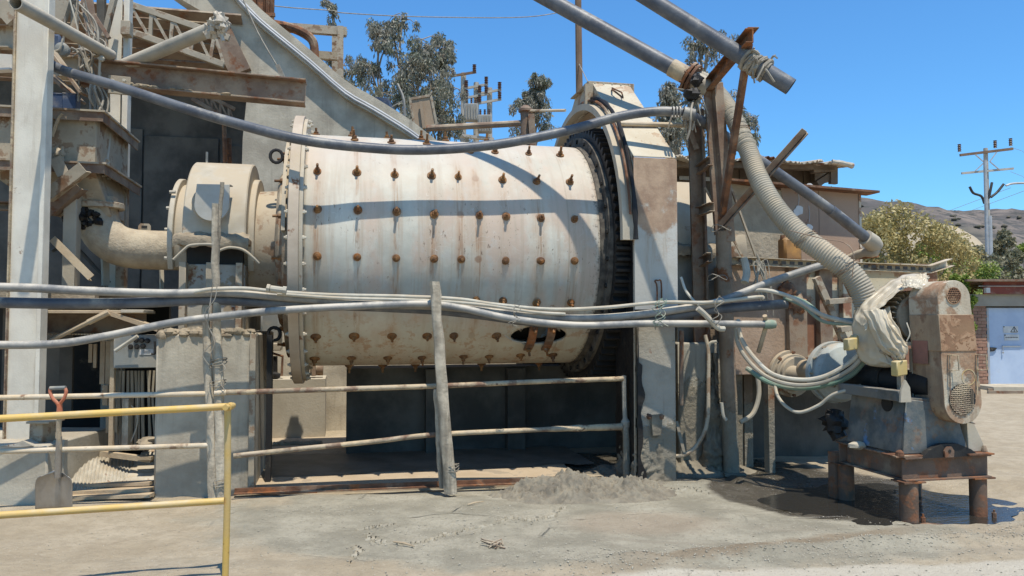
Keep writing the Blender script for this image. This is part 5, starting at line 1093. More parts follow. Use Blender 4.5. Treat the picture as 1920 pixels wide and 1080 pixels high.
mb = MB(); mb.pbox(-2.62, -2.42, V0 - .16, V0 - .02, 3.40, 3.41); mb.pbox(-2.62, -2.42, V0 - .02, V0 - .005, 3.40, 3.58); mb.pbox(-2.42, -2.40, V0 - .16, V0 - .02, 3.38, 3.56); mb.build('bracket', M['dusty_steel'], fb_)
for px0, py0, px1, py1 in ((90, 378, 162, 322), (92, 300, 108, 332)):
    mb = MB(); mb.angle(P(px0, py0, 7.33), P(px1, py1, 7.33), .11, .012, BK); mb.build('brace', M['dusty_steel'], fb_)
mb = MB(); mb.pbox(-2.32, -2.20, V0 + .02, V0 + .17, 1.92, 2.90); mb.build('leg', M['pale_concrete'], fb_, bev=.006)
mb = MB(); mb.pbox(-2.1, -2.0, V0 + 1.0, V0 + 1.12, 1.92, 3.1); mb.build('leg', M['dusty_steel'], fb_, bev=.006)
mb = MB(); mb.pbox(-3.05, -2.95, V0, V0 + .12, 1.92, 3.1); mb.build('leg', M['dusty_steel'], fb_, bev=.006)
mb = MB(); mb.angle(P(92, 452, 7.4), P(165, 525, 7.4), .07, .01, BK); mb.build('brace', M['tan_wood'], fb_)
mb = MB(); mb.angle(P(95, 405, 7.45), P(152, 355, 7.45), .16, .012, BK); mb.build('brace', M['brown_steel'], fb_)
mb = MB(); mb.tube([P(117, 275, 7.45), P(117, 335, 7.45)], .015, 6); mb.blob(P(112, 288, 7.45), .05, .3); mb.build('clamp_screw', M['dusty_steel'], fb_)
for nm, pts, r, mt, lab in (('strap', ((205, 250), (203, 272), (199, 300)), .02, 'hose_white', 'white strap hanging down the side of the feed box'), ('rope_tie', ((193, 305), (197, 297), (204, 303), (200, 312)), .012, 'hose_white', 'loop of white rope on the lower flange of the feed box'),
    ('rope_tie', ((192, 330), (203, 328), (208, 322)), .012, 'hose_white', 'rope wound round the flange corner of the feed box'), ('rope_tie', ((202, 335), (214, 332), (219, 325)), .012, 'hose_white', 'second rope winding on the flange corner, nearer the recess'), ('strap', ((97, 255), (108, 225), (117, 213)), .018, 'tan_wood', 'tan strap looped over the top flange beside the column')):
    mb = MB(); mb.tube(cr([P(x, y, 7.6 + max(0, (x - 170) / 60 * 1.0) - .15) for x, y in pts], 5), r, 6); one(mb, nm, M[mt], lab, 'strap' if nm == 'strap' else 'rope')
el = thing('feed_elbow', 'sand-coated curved feed pipe running from the feed box into the bearing', 'pipe elbow', F(-1.9, 0, 2.2), TH)
pts = cr([F(-2.14, -.02, 2.86), F(-2.12, -.02, 2.62), F(-2.0, -.02, 2.43), F(-1.80, -.02, 2.345), F(-1.45, -.02, 2.33), F(-1.27, -.02, 2.33)], 7)
mb = MB(); mb.tube(pts, .205, 28); mb.build('elbow', M['sand_crust'], el)
mb = MB(); mb.lathe(pts[0] + V((.02, 0, -.06)), (pts[3] - pts[0]), [(-.0, .2), (0, .255), (.06, .255), (.06, .2)], 28); mb.build('collar', M['dusty_steel'], el, bev=.006)
p = F(-1.66, -.05, 2.53); mb = MB()
mb.poly([p + AX * x + ZZ * z for x, z in ((-.06, 0), (.06, 0), (.06, .05), (.04, .075), (-.04, .075), (-.06, .05))], BK * .02); mb.build('lug', M['dusty_steel'], el)
mb = MB(); mb.poly([p + AX * x + ZZ * z - BK * .003 for x, z in ((-.028, .025), (.028, .025), (.028, .052), (-.028, .052))], -BK * .002); mb.build('lug_slot', M['black'], el)
mb = MB()
for k in range(40):
    p = F(-2.2 + R_.gauss(0, .07), -.22 + R_.gauss(0, .03), 2.66 + R_.gauss(0, .07)); mb.blob(p, R_.uniform(.02, .05), .5, 3, 4)
mb.build('grease_clump', M['grease'], el, kind='stuff')

# platform, table with planks, control box, dark room below
mb = MB(); mb.pbox(-3.7, -1.35, -.5, 2.4, 1.84, 1.90); mb.pbox(-2.95, -1.95, -.62, -.5, 1.80, 1.92); one(mb, 'platform', M['dry_mud'], 'dust-covered steel platform under the feed box', 'platform', bev=.006)
tb = thing('work_bench', 'dusty bench with a brown front board behind the three long hoses', 'bench', F(-2.2, -.45, 0), TH)
mb = MB(); mb.box(P(170, 585, 7.45), (1.05, .5, .03), AX, BK); mb.build('top', M['tan_wood'], tb, bev=.004)
mb = MB(); mb.box(P(258, 584, 7.45), (.2, .4, .03), AX, BK); mb.build('top_board', M['pale_concrete'], tb, bev=.004)
mb = MB(); mb.box(P(170, 605, 7.5), (1.0, .02, .19), AX, BK); mb.build('front_board', M['brown_steel'], tb)
sr = MB(); sr.beam(P(205, 586, 7.3), P(300, 618, 7.3), .10, .04); one(sr, 'fallen_board', M['tan_wood'], 'tan board sloping down right from the bench', 'board')
mb = MB(); mb.tube([P(92, 640, 7.25), P(168, 603, 7.25)], .022, 8); mb.tube([P(166, 604, 7.25), P(205, 585, 7.25)], [.03, .03], 8); one(mb, 'tan_pipe', M['tan_wood'], 'tan sloping pipe leaning up to the bench', 'pipe')
rf = thing('slatted_roof', 'row of narrow slats seen end-on under the bench', 'slats', P(170, 625, 7.6), TH)
for k in range(24):
    mb = MB(); mb.box(P(88 + k * 5.4, 626, 7.55), (.018, .5, .012), AX, BK); mb.build('slat', M['tan_wood'], rf)
pk = thing('plank_rack', 'upright tan planks with shadow lines left of the control box', 'planks', P(200, 700, 7.65), TH)
for k, (x0, x1, y0, y1) in enumerate(((189, 196, 640, 720), (197, 204, 640, 720), (205, 212, 638, 722), (166, 172, 645, 680), (173, 178, 645, 690), (193, 202, 722, 760), (203, 210, 722, 760), (196, 216, 780, 812))):
    a, b = P(x0, y0, 7.6), P(x1, y1, 7.6); mb = MB(); mb.box(((a.x + b.x) / 2, 7.6 + .02 * k % .05, (a.z + b.z) / 2), (b.x - a.x - .003, .03, a.z - b.z), AX, BK); mb.build('plank', M['tan_wood'], pk)
mb = MB(); p = P(213, 640, 7.45); mb.box((p.x, 7.45, p.z / 2 + .2), (.04, .04, p.z - .4)); one(mb, 'rack_post', M['tan_wood'], 'thin pale post at the left side of the control box', 'post')
cb = thing('control_box', 'grey control box with round push buttons and a paper label', 'control box', P(257, 692, 7.35), TH)
a, b = P(217, 628, 7.3), P(300, 690, 7.3)
mb = MB(); mb.box(((a + b) / 2) + BK * .1, (b.x - a.x, .2, a.z - b.z), AX, BK); mb.build('case', M['control'], cb, bev=.006)
for x, y in ((256, 638), (266, 638), (276, 639), (246, 650), (257, 650), (268, 649)):
    mb = MB(); p = P(x, y, 7.3); p = p + BK * ((((a + b) / 2) - p).dot(BK)); mb.lathe(p, -BK, [(0, 0.024), (.012, .024), (.012, .016), (.03, .015), (.03, 0)], 12); mb.build('button', M['black'], cb)
p = P(274, 660, 7.3); p = p + BK * ((((a + b) / 2) - p).dot(BK)); mb = MB(); mb.box(p - BK * .004, (.12, .004, .05), AX, BK); lb = mb.build('label_plate', M['white_print'], cb)
mb = MB()
for k in range(3): mb.box(p - BK * .008 + ZZ * (.012 - .011 * k), (.07, .001, .003), AX, BK)
mb.build('print', M['ink'], lb)
mb = MB(); mb.tube(cr([P(290, 640, 7.2), P(291, 662, 7.2), P(284, 663, 7.2)], 3), .01, 6); mb.build('lever', M['black'], cb)
mb = MB(); mb.tube([P(216, 658, 7.2), P(258, 630, 7.2)], .018, 8); one(mb, 'sloping_conduit', M['hose_white'], 'pale conduit sloping up across the control box', 'conduit')
for k in range(11):
    x = 220 + k * 7 + R_.uniform(-2, 2); mb = MB(); mb.tube(cr([P(x, 695, 7.7), P(x + R_.uniform(-4, 4), 750, 7.7), P(x + R_.uniform(-3, 3), 835, 7.7)], 3), R_.uniform(.010, .018), 6)
    one(mb, 'loose_conduit', M['hose'], 'thin vertical conduit in the shade below the control box', 'conduit', 'conduits below the control box')
mb = MB(); mb.box(P(238, 795, 7.55), (.06, .08, .5)); one(mb, 'fence_stub', M['wood'], 'short wooden stub below the control box', 'post')
mb = MB(); mb.tube(cr([P(246, 760, 7.5), P(258, 775, 7.5), P(256, 800, 7.5), P(246, 828, 7.5)], 4), .006, 5); mb.tube([P(256, 785, 7.5), P(259, 735, 7.5)], .005, 5); one(mb, 'bent_wire', M['hose_white'], 'thin bent white wire below the control box', 'wire')
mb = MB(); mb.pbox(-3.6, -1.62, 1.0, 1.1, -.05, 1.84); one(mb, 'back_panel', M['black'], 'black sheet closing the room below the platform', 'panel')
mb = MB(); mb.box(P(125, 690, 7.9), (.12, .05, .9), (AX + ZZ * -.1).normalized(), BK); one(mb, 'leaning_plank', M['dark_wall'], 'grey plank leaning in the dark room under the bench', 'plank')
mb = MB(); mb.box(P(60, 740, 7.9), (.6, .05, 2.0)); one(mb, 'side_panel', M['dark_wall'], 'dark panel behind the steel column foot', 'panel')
# folded corrugated sheets on the ground
for k, (pa, pb, pc_, lab, n_) in enumerate((((140, 925), (182, 872), .30, 'curled corrugated sheet lying behind the shovel, lit through slats', 26), ((182, 872), (285, 900), .0, 'flat pale corrugated sheet lying right of the curled one', 20))):
    mb = MB(); z0 = .03
    if k == 0:
        def fn(s, t): p = F(-2.18 + .62 * s, -1.02 + .75 * t, 0); return V((p.x, p.y, .05 + .22 * (1 - s) ** 1.5 * math.sin(t * 2.6) + .16 * t + .009 * math.sin((s + .25 * t) * 20 * 6.283)))
        mb.grid(fn, 160, 30)
    else:
        def fn(s, t): p = F(-1.62 + .34 * s, -.95 + .95 * t, 0); return V((p.x, p.y, .07 + .22 * t + .006 * math.sin(t * 70)))
        mb.grid(fn, 20, 70)
    o = one(mb, 'corrugated_sheet', M['roof_sheet'], lab, 'corrugated sheet', 'corrugated sheets on the ground', fix=False); so_ = o.modifiers.new('thickness', 'SOLIDIFY'); so_.thickness = .006
for k, (y, Y_) in enumerate(((928, 6.95), (917, 7.05), (905, 7.15))):
    mb = MB(); mb.beam(P(100 + 20 * k, y + 6, Y_), P(285, y, Y_), .10, .03); one(mb, 'floor_plank', M['tan_wood'], ('front flat plank on the ground behind the shovel', 'middle flat plank on the ground behind the shovel', 'rear flat plank under the corrugated sheet')[k], 'plank', 'planks behind the shovel')
mb = MB(); mb.beam(P(190, 850, 7.5), P(285, 862, 7.4), .05, .05); mb.beam(P(262, 858, 7.4), P(288, 858, 7.4), .10, .03); one(mb, 'tan_lath', M['tan_wood'], 'tan lath lying above the corrugated sheets', 'lath')
mb = MB(); mb.blob(P(278, 828, 7.4), .07, .4, 2, 7, (1.6, 1, .6)); one(mb, 'dusty_lump', M['dry_mud'], 'dusty lump beside the pedestal below the control box', 'lump')

# ================================================================ LONG HOSES
def hose(pts, dia, mt, name, label, cat='hose', group=None, yf=None, seg=14):
    c = [P(x, y, (yf(x) if yf else Y)) if not isinstance(Y, tuple) else None for (x, y, *q) in pts for Y in [q[0] if q else 7]]
    mb = MB(); mb.tube(cr(c, 8), dia / 2, seg); return one(mb, name, M[mt], label, cat, group)
def lin(x0, y0, x1, y1): return lambda x: y0 + (y1 - y0) * (x - x0) / (x1 - x0)
def sg(x):
    k = ((90, 7.30), (300, 7.10), (560, 7.02), (820, 7.35), (1115, 7.63), (1290, 7.64))
    for (a, p), (b, q) in zip(k, k[1:]):
        if x <= b: return p + (q - p) * (x - a) / (b - a)
    return 7.66
hose([(96, 122), (130, 136), (220, 162), (330, 198), (430, 228), (560, 261), (690, 277), (800, 281), (930, 271), (1060, 246), (1160, 219), (1230, 209), (1285, 211)], .095, 'pvc_dark', 'sagging_hose', 'long grey hose sagging across the top of the drum', yf=sg, seg=18)
mb = MB()
for x in (1262, 1268, 1274): mb.lathe(P(x, 210, 7.55), V((1, 0, 0)), [(-.006, .047), (-.006, .055), (.006, .055), (.006, .047)], 18)
mb.lathe(P(1290, 213, 7.55), V((1, 0, -.25)), [(-.05, .048), (-.05, .06), (.06, .06), (.06, .048)], 18); one(mb, 'hose_coupling', M['pvc'], 'ribbed coupling joining the sagging hose at the support frame', 'coupling')
yf1 = lin(0, 6.35, 830, 7.22); yf = lambda x: yf1(x) if x < 830 else 7.22 + (x - 830) / 640 * .2
gH = 'long hoses strung along the railing'
hose([(-60, 537), (60, 540), (150, 545), (300, 550), (430, 549), (540, 558), (700, 571), (815, 574), (900, 582), (1000, 593), (1100, 597), (1200, 590), (1290, 577), (1350, 565), (1450, 527), (1560, 491)], .074, 'pvc', 'long_hose', 'uppermost thick hose, rising to the tank at right', group=gH, yf=yf)
hose([(-60, 566), (100, 569), (250, 568), (390, 562), (480, 566), (560, 570), (700, 575), (815, 581), (900, 590), (1010, 604), (1130, 607), (1250, 594), (1340, 580), (1475, 570)], .094, 'pvc_dark', 'long_hose', 'thickest long hose, middle at left, blunt dusty end at right', group=gH, yf=lambda x: yf(x) + .07)
low_hose = hose([(-60, 647), (100, 645), (200, 630), (330, 604), (450, 589), (540, 581), (650, 575), (790, 570), (860, 577), (960, 598), (1080, 610), (1200, 607), (1300, 607), (1452, 608)], .068, 'pvc', 'long_hose', 'lowest long hose at left, ending in a pale cap at right', group=gH, yf=lambda x: yf(x) - .08)
hose([(365, 547), (400, 542), (460, 541), (520, 547), (620, 553), (760, 556), (860, 561), (930, 571), (1030, 580), (1130, 577), (1240, 567), (1330, 567), (1420, 557), (1432, 560)], .036, 'hose_white', 'thin_hose', 'thin pale hose on top of the long hoses', group=gH, yf=lambda x: yf(x) - .06, seg=10)
hose([(520, 551), (640, 559), (790, 563), (900, 571), (1000, 585), (1060, 589)], .03, 'hose_white', 'thin_hose', 'second thin pale hose just under the topmost one across the drum', group=gH, yf=lambda x: yf(x) - .07, seg=10)
mb = MB(); c0 = P(1448, 608, yf(1448) - .08); mb.lathe(c0, V((1, 0, 0)), [(-.08, .037), (-.08, .044), (.0, .044), (.03, .036), (.045, .0)], 16); mb.build('hose_cap', M['hose_green'], low_hose)
mb = MB(); mb.tube([P(507, 541, 6.72), P(535, 545, 6.74)], .03, 10); mb.tube([P(500, 540, 6.715), P(506, 541, 6.72)], .036, 8); mb.tube([P(530, 544, 6.735), P(537, 545, 6.74)], .036, 8); one(mb, 'hose_fitting', M['hose_white'], 'small pale fitting on the thin hose left of the drum flange', 'fitting')
for k, (x, y0, y1, Y_, lab) in enumerate(((395, 535, 690, 6.58, 'tie wire round the three hoses at the left wooden post'), (965, 573, 612, 7.1, 'tie wire round the hoses in front of the manhole'), (1238, 560, 612, 7.15, 'green tie wire tangled round the hoses at the gear guard'), (1345, 555, 610, 7.2, 'tie wire round the hoses at the pipe frame'))):
    mb = MB()
    for j in range(4 if k == 2 else 2):
        mb.tube(cr([P(x + R_.uniform(-8, 8) + 8 * math.sin(i * 1.9 + j), y0 + (y1 - y0) * i / 6, Y_ - .07 + .02 * math.sin(i * 2.3 + j)) for i in range(7)], 4), .004, 5)
    one(mb, 'tie_wire', M['hose_green'] if k == 2 else M['wire'], lab, 'wire')

# ================================================================ RAILINGS, POSTS, SHOVEL
def woodpost(pts, r, label, seed, rr=None):
    R_.seed(seed); c = cr([P(*p) for p in pts], 10); n = len(c); mb = MB(); seg = 16; vs = []
    for i, p in enumerate(c):
        rad_ = (r if rr is None else r + (rr - r) * i / (n - 1))
        for k in range(seg):
            a = 2 * math.pi * k / seg; q = rad_ * (1 + .22 * noise.noise(V((math.cos(a) * 2, math.sin(a) * 2, i * .16 + seed))) + .16 * noise.noise(V((math.cos(a) * 4.5, math.sin(a) * 4.5, i * .22 + seed))))
            if k == 0: ja, jb = .012 * noise.noise(V((i * .3, seed, 1))), .012 * noise.noise(V((i * .3, seed, 5)))
            vs.append(p + V((math.cos(a) * q + ja, math.sin(a) * q + jb, 0)))
    mb.add(vs, [(i * seg + k, i * seg + (k + 1) % seg, (i + 1) * seg + (k + 1) % seg, (i + 1) * seg + k) for i in range(n - 1) for k in range(seg)] + [tuple(range(seg)), tuple(n * seg - 1 - k for k in range(seg))])
    R_.seed(3); return one(mb, 'wooden_post', M['wood'], label, 'wooden post', 'rough wooden posts of the railing', sharp=50)
woodpost([(845, 925, 7.1), (836, 820, 7.08), (824, 660, 7.05), (815, 528, 7.03)], .058, 'thick crooked wooden post in front of the drum', 31, .044)
woodpost([(829, 915, 7.2), (822, 820, 7.2), (818, 730, 7.2)], .028, 'thin stick bound behind the thick post in front of the drum', 32, .024)
woodpost([(416, 950, 6.84), (412, 800, 6.84), (408, 640, 6.84), (404, 480, 6.84), (404, 382, 6.84)], .046, 'tall weathered post in front of the left pedestal, cut off flat at the flap', 33, .03)
woodpost([(401, 935, 6.84), (394, 760, 6.84), (387, 620, 6.84), (386, 560, 6.84)], .044, 'left of the two posts bound together before the pedestal, shorter one', 34, .03)
woodpost([(404, 500, 6.98), (410, 430, 6.98), (417, 342, 6.98)], .022, 'thin peeled stick rising highest in front of the round flap', 35, .018)
for k, (x, y, Y_) in enumerate(((846, 878, 7.1), (408, 720, 6.85), (414, 905, 6.85), (410, 680, 6.85))):
    mb = MB(); c0 = P(x, y, Y_)
    for j in range(3): mb.tube([c0 + V((math.cos(a) * .07, math.sin(a) * .07, .012 * j + .02 * math.sin(a + j))) for a in [i * .45 for i in range(15)]], .004, 5)
    if k: mb.tube(cr([c0 + V((.05, -.06, 0)), c0 + V((.09, -.08, -.05)), c0 + V((.03, -.09, -.09))], 4), .004, 5)
    one(mb, 'binding_wire', M['wire'], ('wire binding low on the post in front of the drum', 'wire binding on the left posts at upper rail height', 'wire binding near the foot of the left posts', 'wire binding just below the long hoses on the left posts')[k], 'wire')
rl = thing('pipe_railing', 'long worn pipe railing between the left wooden post and the gear guard', 'railing', P(800, 920, 7.2))
top = [P(420, 736, 6.83), P(560, 732, 6.98), P(815, 724, 7.22), P(1000, 716, 7.5), P(1168, 710, 7.74)]
bot = [P(438, 855, 6.85), P(560, 842, 6.98), P(700, 828, 7.12), P(815, 815, 7.22), P(1000, 806, 7.5), P(1165, 800, 7.74)]
mb = MB(); mb.tube(cr(top, 6), .024, 12); mb.build('top_rail', M['rail_worn'], rl)
mb = MB(); c = cr(bot, 8); mb.tube(c, [.023 if p.x < .4 else .026 + .012 * abs(noise.noise(p * 14)) + .006 * (p.x - .4) for p in c], 12); mb.build('bottom_rail', M['rail_worn'], rl)
mb = MB(); q = P(1170, 706, 7.75); c = [V((q.x, 7.75, q.z + .01)), V((q.x + .005, 7.75, .7)), V((q.x + .02, 7.75, .4)), V((q.x + .02, 7.75, -.02))]; c = cr(c, 8); mb.tube(c, [.024 + (.02 * abs(noise.noise(p * 11)) + .01 if p.z < .6 else 0) for p in c], 12); mb.build('end_post', M['guard_mud'], rl)
wl = thing('white_railing', 'dirty white two-pipe railing at lower left behind the yellow one', 'railing', P(200, 930, 6.6))
mb = MB(); mb.tube([P(-120, 748, 6.45), P(392, 738, 6.83)], .023, 12); mb.build('top_rail', M['rail_white'], wl)
mb = MB(); mb.tube([P(-120, 850, 6.45), P(397, 835, 6.83)], .023, 12); mb.build('bottom_rail', M['rail_white'], wl)
mb = MB(); mb.tube([P(402, 737, 6.80), P(424, 736, 6.82)], .025, 12); mb.build('sleeve', M['rail_white'], wl)
yr = thing('yellow_railing', 'yellow painted pipe railing in the left foreground with one slightly leaning post', 'railing', G(422, 1088))
f = G(422, 1088); tp = P(427, 762, 4.78)
mb = MB(); mb.tube(cr([V((f.x, f.y, -.05)), f.lerp(tp, .5) + V((.006, 0, 0)), tp + V((0, 0, -.02))], 5), .0205, 14); mb.build('post', M['yellow'], yr)
mb = MB(); mb.tube([tp + V((.012, 0, 0)), P(0, 785, 4.45), P(-200, 796, 4.28)], .0215, 14, .2); mb.build('top_rail', M['yellow'], yr)
mb = MB(); mb.tube([tp + V((.012, -.035, 0)), tp + V((.012, .02, 0))], .0235, 14, .25); mb.build('corner_ring', M['yellow'], yr)
mb = MB(); mb.tube([P(420, 939, 4.78), P(0, 966, 4.45), P(-200, 979, 4.28)], .0205, 14); mb.build('bottom_rail', M['yellow'], yr)
sv = thing('shovel', 'orange-handled steel shovel leaning upright against the white railing', 'shovel', P(106, 948, 6.5))
mb = MB(); mb.tube(cr([P(113, 772, 6.38), P(110, 800, 6.40), P(111, 830, 6.42), P(110, 868, 6.45)], 4), [.020] * 9 + [.024] * 4, 12); mb.build('shaft', M['tan_wood'], sv)
mb = MB(); mb.tube([P(111, 818, 6.415), P(110, 850, 6.43), P(109, 895, 6.46)], [.0215, .024, .029], 12); mb.build('socket', M['steel_bright'], sv)
mb = MB(); mb.tube(cr([P(95, 728, 6.36), P(94, 735, 6.36), P(99, 747, 6.36), P(108, 757, 6.37), P(112, 772, 6.38)], 4), .014, 8); mb.tube(cr([P(122, 728, 6.36), P(124, 735, 6.36), P(120, 747, 6.36), P(113, 757, 6.37), P(112, 772, 6.38)], 4), .014, 8); mb.tube([P(112, 756, 6.37), P(112, 776, 6.38)], [.018, .026], 10); mb.build('grip', M['orange'], sv)
mb = MB(); mb.tube([P(94, 728, 6.36), P(123, 727, 6.36)], .0165, 10); mb.build('grip_bar', M['control'], sv)
mb = MB()
def blade(s, t):
    x = (s - .5) * 2; w = .155 * (1 - .10 * max(0, .25 - t) * 4 - .30 * max(0, .08 - t) * 6); c0 = P(107, 886 + 66 * t, 6.47 + .06 * t)
    return c0 + V((x * w, -.045 * x * x + .03 * math.exp(-(x / .16) ** 2) * max(0, 1 - t * 1.3), .02 * math.cos(x * 3) * (1 - t)))
mb.grid(blade, 24, 18); bo = mb.build('blade', M['steel_bright'], sv, fix=False); sm_ = bo.modifiers.new('thickness', 'SOLIDIFY'); sm_.thickness = .004
# ================================================================ OVERHEAD PIPES AND SUPPORT FRAME
def flange(mb, p, d, r0, r1, th): mb.lathe(p, d, [(-th / 2, r0), (-th / 2, r1), (th / 2, r1), (th / 2, r0)], 24)
bp = thing('big_pipe', 'large dark grey pipe slanting from the sky down to the flanged joint', 'pipe', P(1150, 70, 7.9))
a, b = P(930, -55, 8.75), P(1262, 128, 8.12)
mb = MB(); mb.tube([a, b], .086, 24); mb.build('pipe', M['pvc_dark'], bp)
d = (b - a).normalized()
mb = MB(); mb.tube([b - d * .02, b + d * .16], .095, 24); mb.build('sleeve', M['rail_worn'], bp)
mb = MB(); flange(mb, b + d * .20, d, .06, .165, .03); flange(mb, b + d * .245, d, .06, .16, .03); mb.build('flange', M['rusty'], bp)
for k in range(8):
    t_, s_, u_ = basis(d); q = b + d * .22 + (s_ * math.cos(k * .785) + u_ * math.sin(k * .785)) * .14
    mb = MB(); mb.cyl(q - d * .06, q + d * .06, .012, 6); mb.build('flange_bolt', M['rusty'], bp)
mb = MB(); mb.tube([b + d * .26, b + d * .45], [.09, .095], 24); mb.build('reducer', M['house_paint'], bp)
b2 = thing('big_pipe', 'large dark grey pipe with a cut-off end resting on the rusty cantilever arm', 'pipe', P(1400, 110, 6.9))
a, b = P(790, -268, 7.57), P(1483, 163, 6.72)
mb = MB(); mb.tube([a, b], .074, 24, .10); mb.build('pipe', M['pvc_dark'], b2)
mb = MB(); q = P(1418, 122, 6.80); d = (b - a).normalized(); t_, s_, u_ = basis(d)
for k in range(15):
    c0 = q + d * R_.uniform(-.11, .11); ph = R_.uniform(0, 6); tl = R_.uniform(-.04, .04)
    mb.tube([c0 + d * tl * math.sin(x) + (s_ * math.cos(x + ph) + u_ * math.sin(x + ph)) * R_.uniform(.076, .10) for x in [i * .45 for i in range(15)]], R_.uniform(.010, .018), 6)
for k in range(12):
    c0 = q + d * R_.uniform(-.12, .12) + (s_ * R_.uniform(-.09, .09) + u_ * R_.uniform(-.08, .10)); e = c0 + V((R_.gauss(.0, .05), -.03, R_.uniform(-.2, .08))); mb.tube(cr([c0, (c0 + e) / 2 + V((R_.gauss(0, .03), -.03, .03)), e], 3), R_.uniform(.007, .014), 5)
one(mb, 'rope_binding', M['wire'], 'thick tangle of rope binding round the cut-off big pipe', 'rope')
hp = [(1290, 146, 8.08), (1322, 152, 8.15), (1352, 182, 8.14), (1378, 226, 7.9), (1402, 280, 7.68), (1424, 338, 7.48), (1456, 392, 7.32), (1500, 440, 7.15), (1548, 476, 7.02), (1592, 510, 6.95), (1616, 545, 6.92), (1628, 585, 6.92)]
c = cr([P(*p) for p in hp], 14); L = [0]
for i in range(1, len(c)): L.append(L[-1] + (c[i] - c[i - 1]).length)
fine = []; rr = []; i = 0; s = 0; pitch = .025
while s < L[-1]:
    while L[i + 1] < s: i += 1
    f_ = (s - L[i]) / (L[i + 1] - L[i]); fine.append(c[i].lerp(c[i + 1], f_)); k = s / L[-1]; rr.append((.081 + .022 * k) * (1 + .045 * math.cos(2 * math.pi * s / pitch))); s += pitch / 5
mb = MB(); mb.tube(fine, rr, 24); sh_ = one(mb, 'suction_hose', M['hose'], 'thick beige ribbed hose curving from the flanged joint down to the plastic-covered motor', 'hose', sharp=60)
i = int(len(fine) * .37); d = (fine[i + 1] - fine[i]).normalized()
mb = MB(); mb.tube([fine[i - 4], fine[i], fine[i + 5]], [rr[i] * 1.02, rr[i] * 1.2, rr[i] * 1.05], 24); mb.build('hose_band', M['hose'], sh_)
mb = MB(); ii = list(range(int(len(fine) * .22), int(len(fine) * .36), 3)); mb.tube([fine[j] for j in ii], [rr[j] * 1.0 + .003 * noise.noise(fine[j] * 30) + .002 for j in ii], 20); mb.build('worn_section', mat('worn_rubber', (.17, .16, .135), (.32, .30, .25), 14, .8, dust=.3, bump=.9, bs=40), sh_)
for f_, l_ in ((.30, 'wire wound round the upper bend of the ribbed hose'), (.73, 'wire wound round the lower bend of the ribbed hose'), (.86, 'wire wound low on the ribbed hose above the plastic sheet')):
    mb = MB(); i = int(len(fine) * f_); d = (fine[i + 1] - fine[i]).normalized(); t_, s_, u_ = basis(d)
    mb.tube([fine[i] + d * (.03 * math.sin(x) + .004 * x) + (s_ * math.cos(x) + u_ * math.sin(x)) * (rr[i] * 1.1) for x in [q * .4 for q in range(33)]], .004, 5); one(mb, 'hose_wire', M['brown_steel'], l_, 'wire')
mb = MB(); mb.tube(cr([P(1480, 432, 6.9), P(1545, 448, 6.85), P(1582, 455, 6.85), P(1600, 475, 6.8), P(1598, 520, 6.8)], 5), .004, 5)
one(mb, 'hose_wire', M['brown_steel'], 'long loose wire running over the back of the ribbed hose', 'wire')
ln = thing('water_pipe', 'straight grey pipe running down right from the support frame to an elbow fitting', 'pipe', P(1450, 315, 8.1))
wp = [P(1288, 214, 7.70), P(1308, 224, 7.95), P(1340, 242, 8.16), P(1440, 312, 8.3), P(1560, 396, 8.55), P(1634, 454, 8.85)]
mb = MB(); mb.tube(cr(wp, 6), .056, 16); mb.build('pipe', M['pvc_dark'], ln)
d = (wp[-1] - wp[-2]).normalized()
mb = MB(); mb.tube([wp[-1] - d * .75, wp[-1] - d * .1], .062, 16); mb.build('end_sleeve', M['pvc_dark'], ln)
mb = MB(); mb.tube([wp[-1] - d * .12, wp[-1] + d * .02, wp[-1] + d * .11], [.09, .098, .075], 16); mb.tube(cr([wp[-1] + d * .05, wp[-1] + d * .09 + V((-.02, 0, -.08)), P(1618, 474, 9.0), P(1590, 486, 9.2)], 4), .05, 12); mb.build('elbow_fitting', M['pvc_dusty'], ln)
mb = MB(); mb.tube([P(1645, 478, 8.95), P(1570, 486, 9.4)], .03, 8); mb.build('bracket', M['rusty'], ln)

fr = thing('pipe_gantry', 'dusty steel frame of two uprights with a rusty cantilever arm holding the pipes', 'steel frame', G(1378, 890), TH)
ft = G(1372, 889)
ptop = P(1333, 158, 7.98); pj = P(1356, 455, 8.0)
mb = MB(); mb.chan(pj, ptop, .10, .155, .014, -BK); mb.beam(P(1351, 440, 8.02), P(1330, 160, 8.0), .13, .04, BK); mb.build('upper_post', M['brown_steel'], fr, bev=.004)
M['mud_steel'] = mat('mud_steel', (.27, .215, .165), (.2, .155, .115), 4, .8, rust=.3, dust=.4, mudz=.75, bump=.7, bs=30)
mb = MB(); c = cr([V((ft.x, ft.y, -.02)), ft.lerp(pj, .5), pj + V((0, 0, .12))], 12); mb.tube(c, [.078 + (.02 * abs(noise.noise(p * 8)) if p.z < .9 else 0) for p in c], 18); mb.build('lower_post', M['mud_steel'], fr)
mb = MB(); mb.box(ft + V((.01, 0, .01)), (.22, .22, .03)); mb.build('base_plate', M['mud'], fr)
r0, r1 = V((P(1318, 860, 8.4).x, 8.4, 0)), P(1300, 205, 8.25)
mb = MB(); mb.beam(r0, r1, .13, .03, BK); mb.beam(r0 + AX * .08, r1 + AX * .08, .03, .12, BK); mb.build('rear_post', M['brown_steel'], fr, bev=.003)
for (x0, y0, x1, y1) in ((1312, 320, 1336, 302), (1312, 398, 1340, 388), (1320, 492, 1336, 482)):
    mb = MB(); mb.chan(P(x0, y0, 8.2), P(x1, y1, 7.98), .06, .10, .01); mb.build('cross_tie', M['brown_steel'], fr, bev=.003)
aend = P(1413, 66, 6.62); ast = P(1334, 160, 7.98)
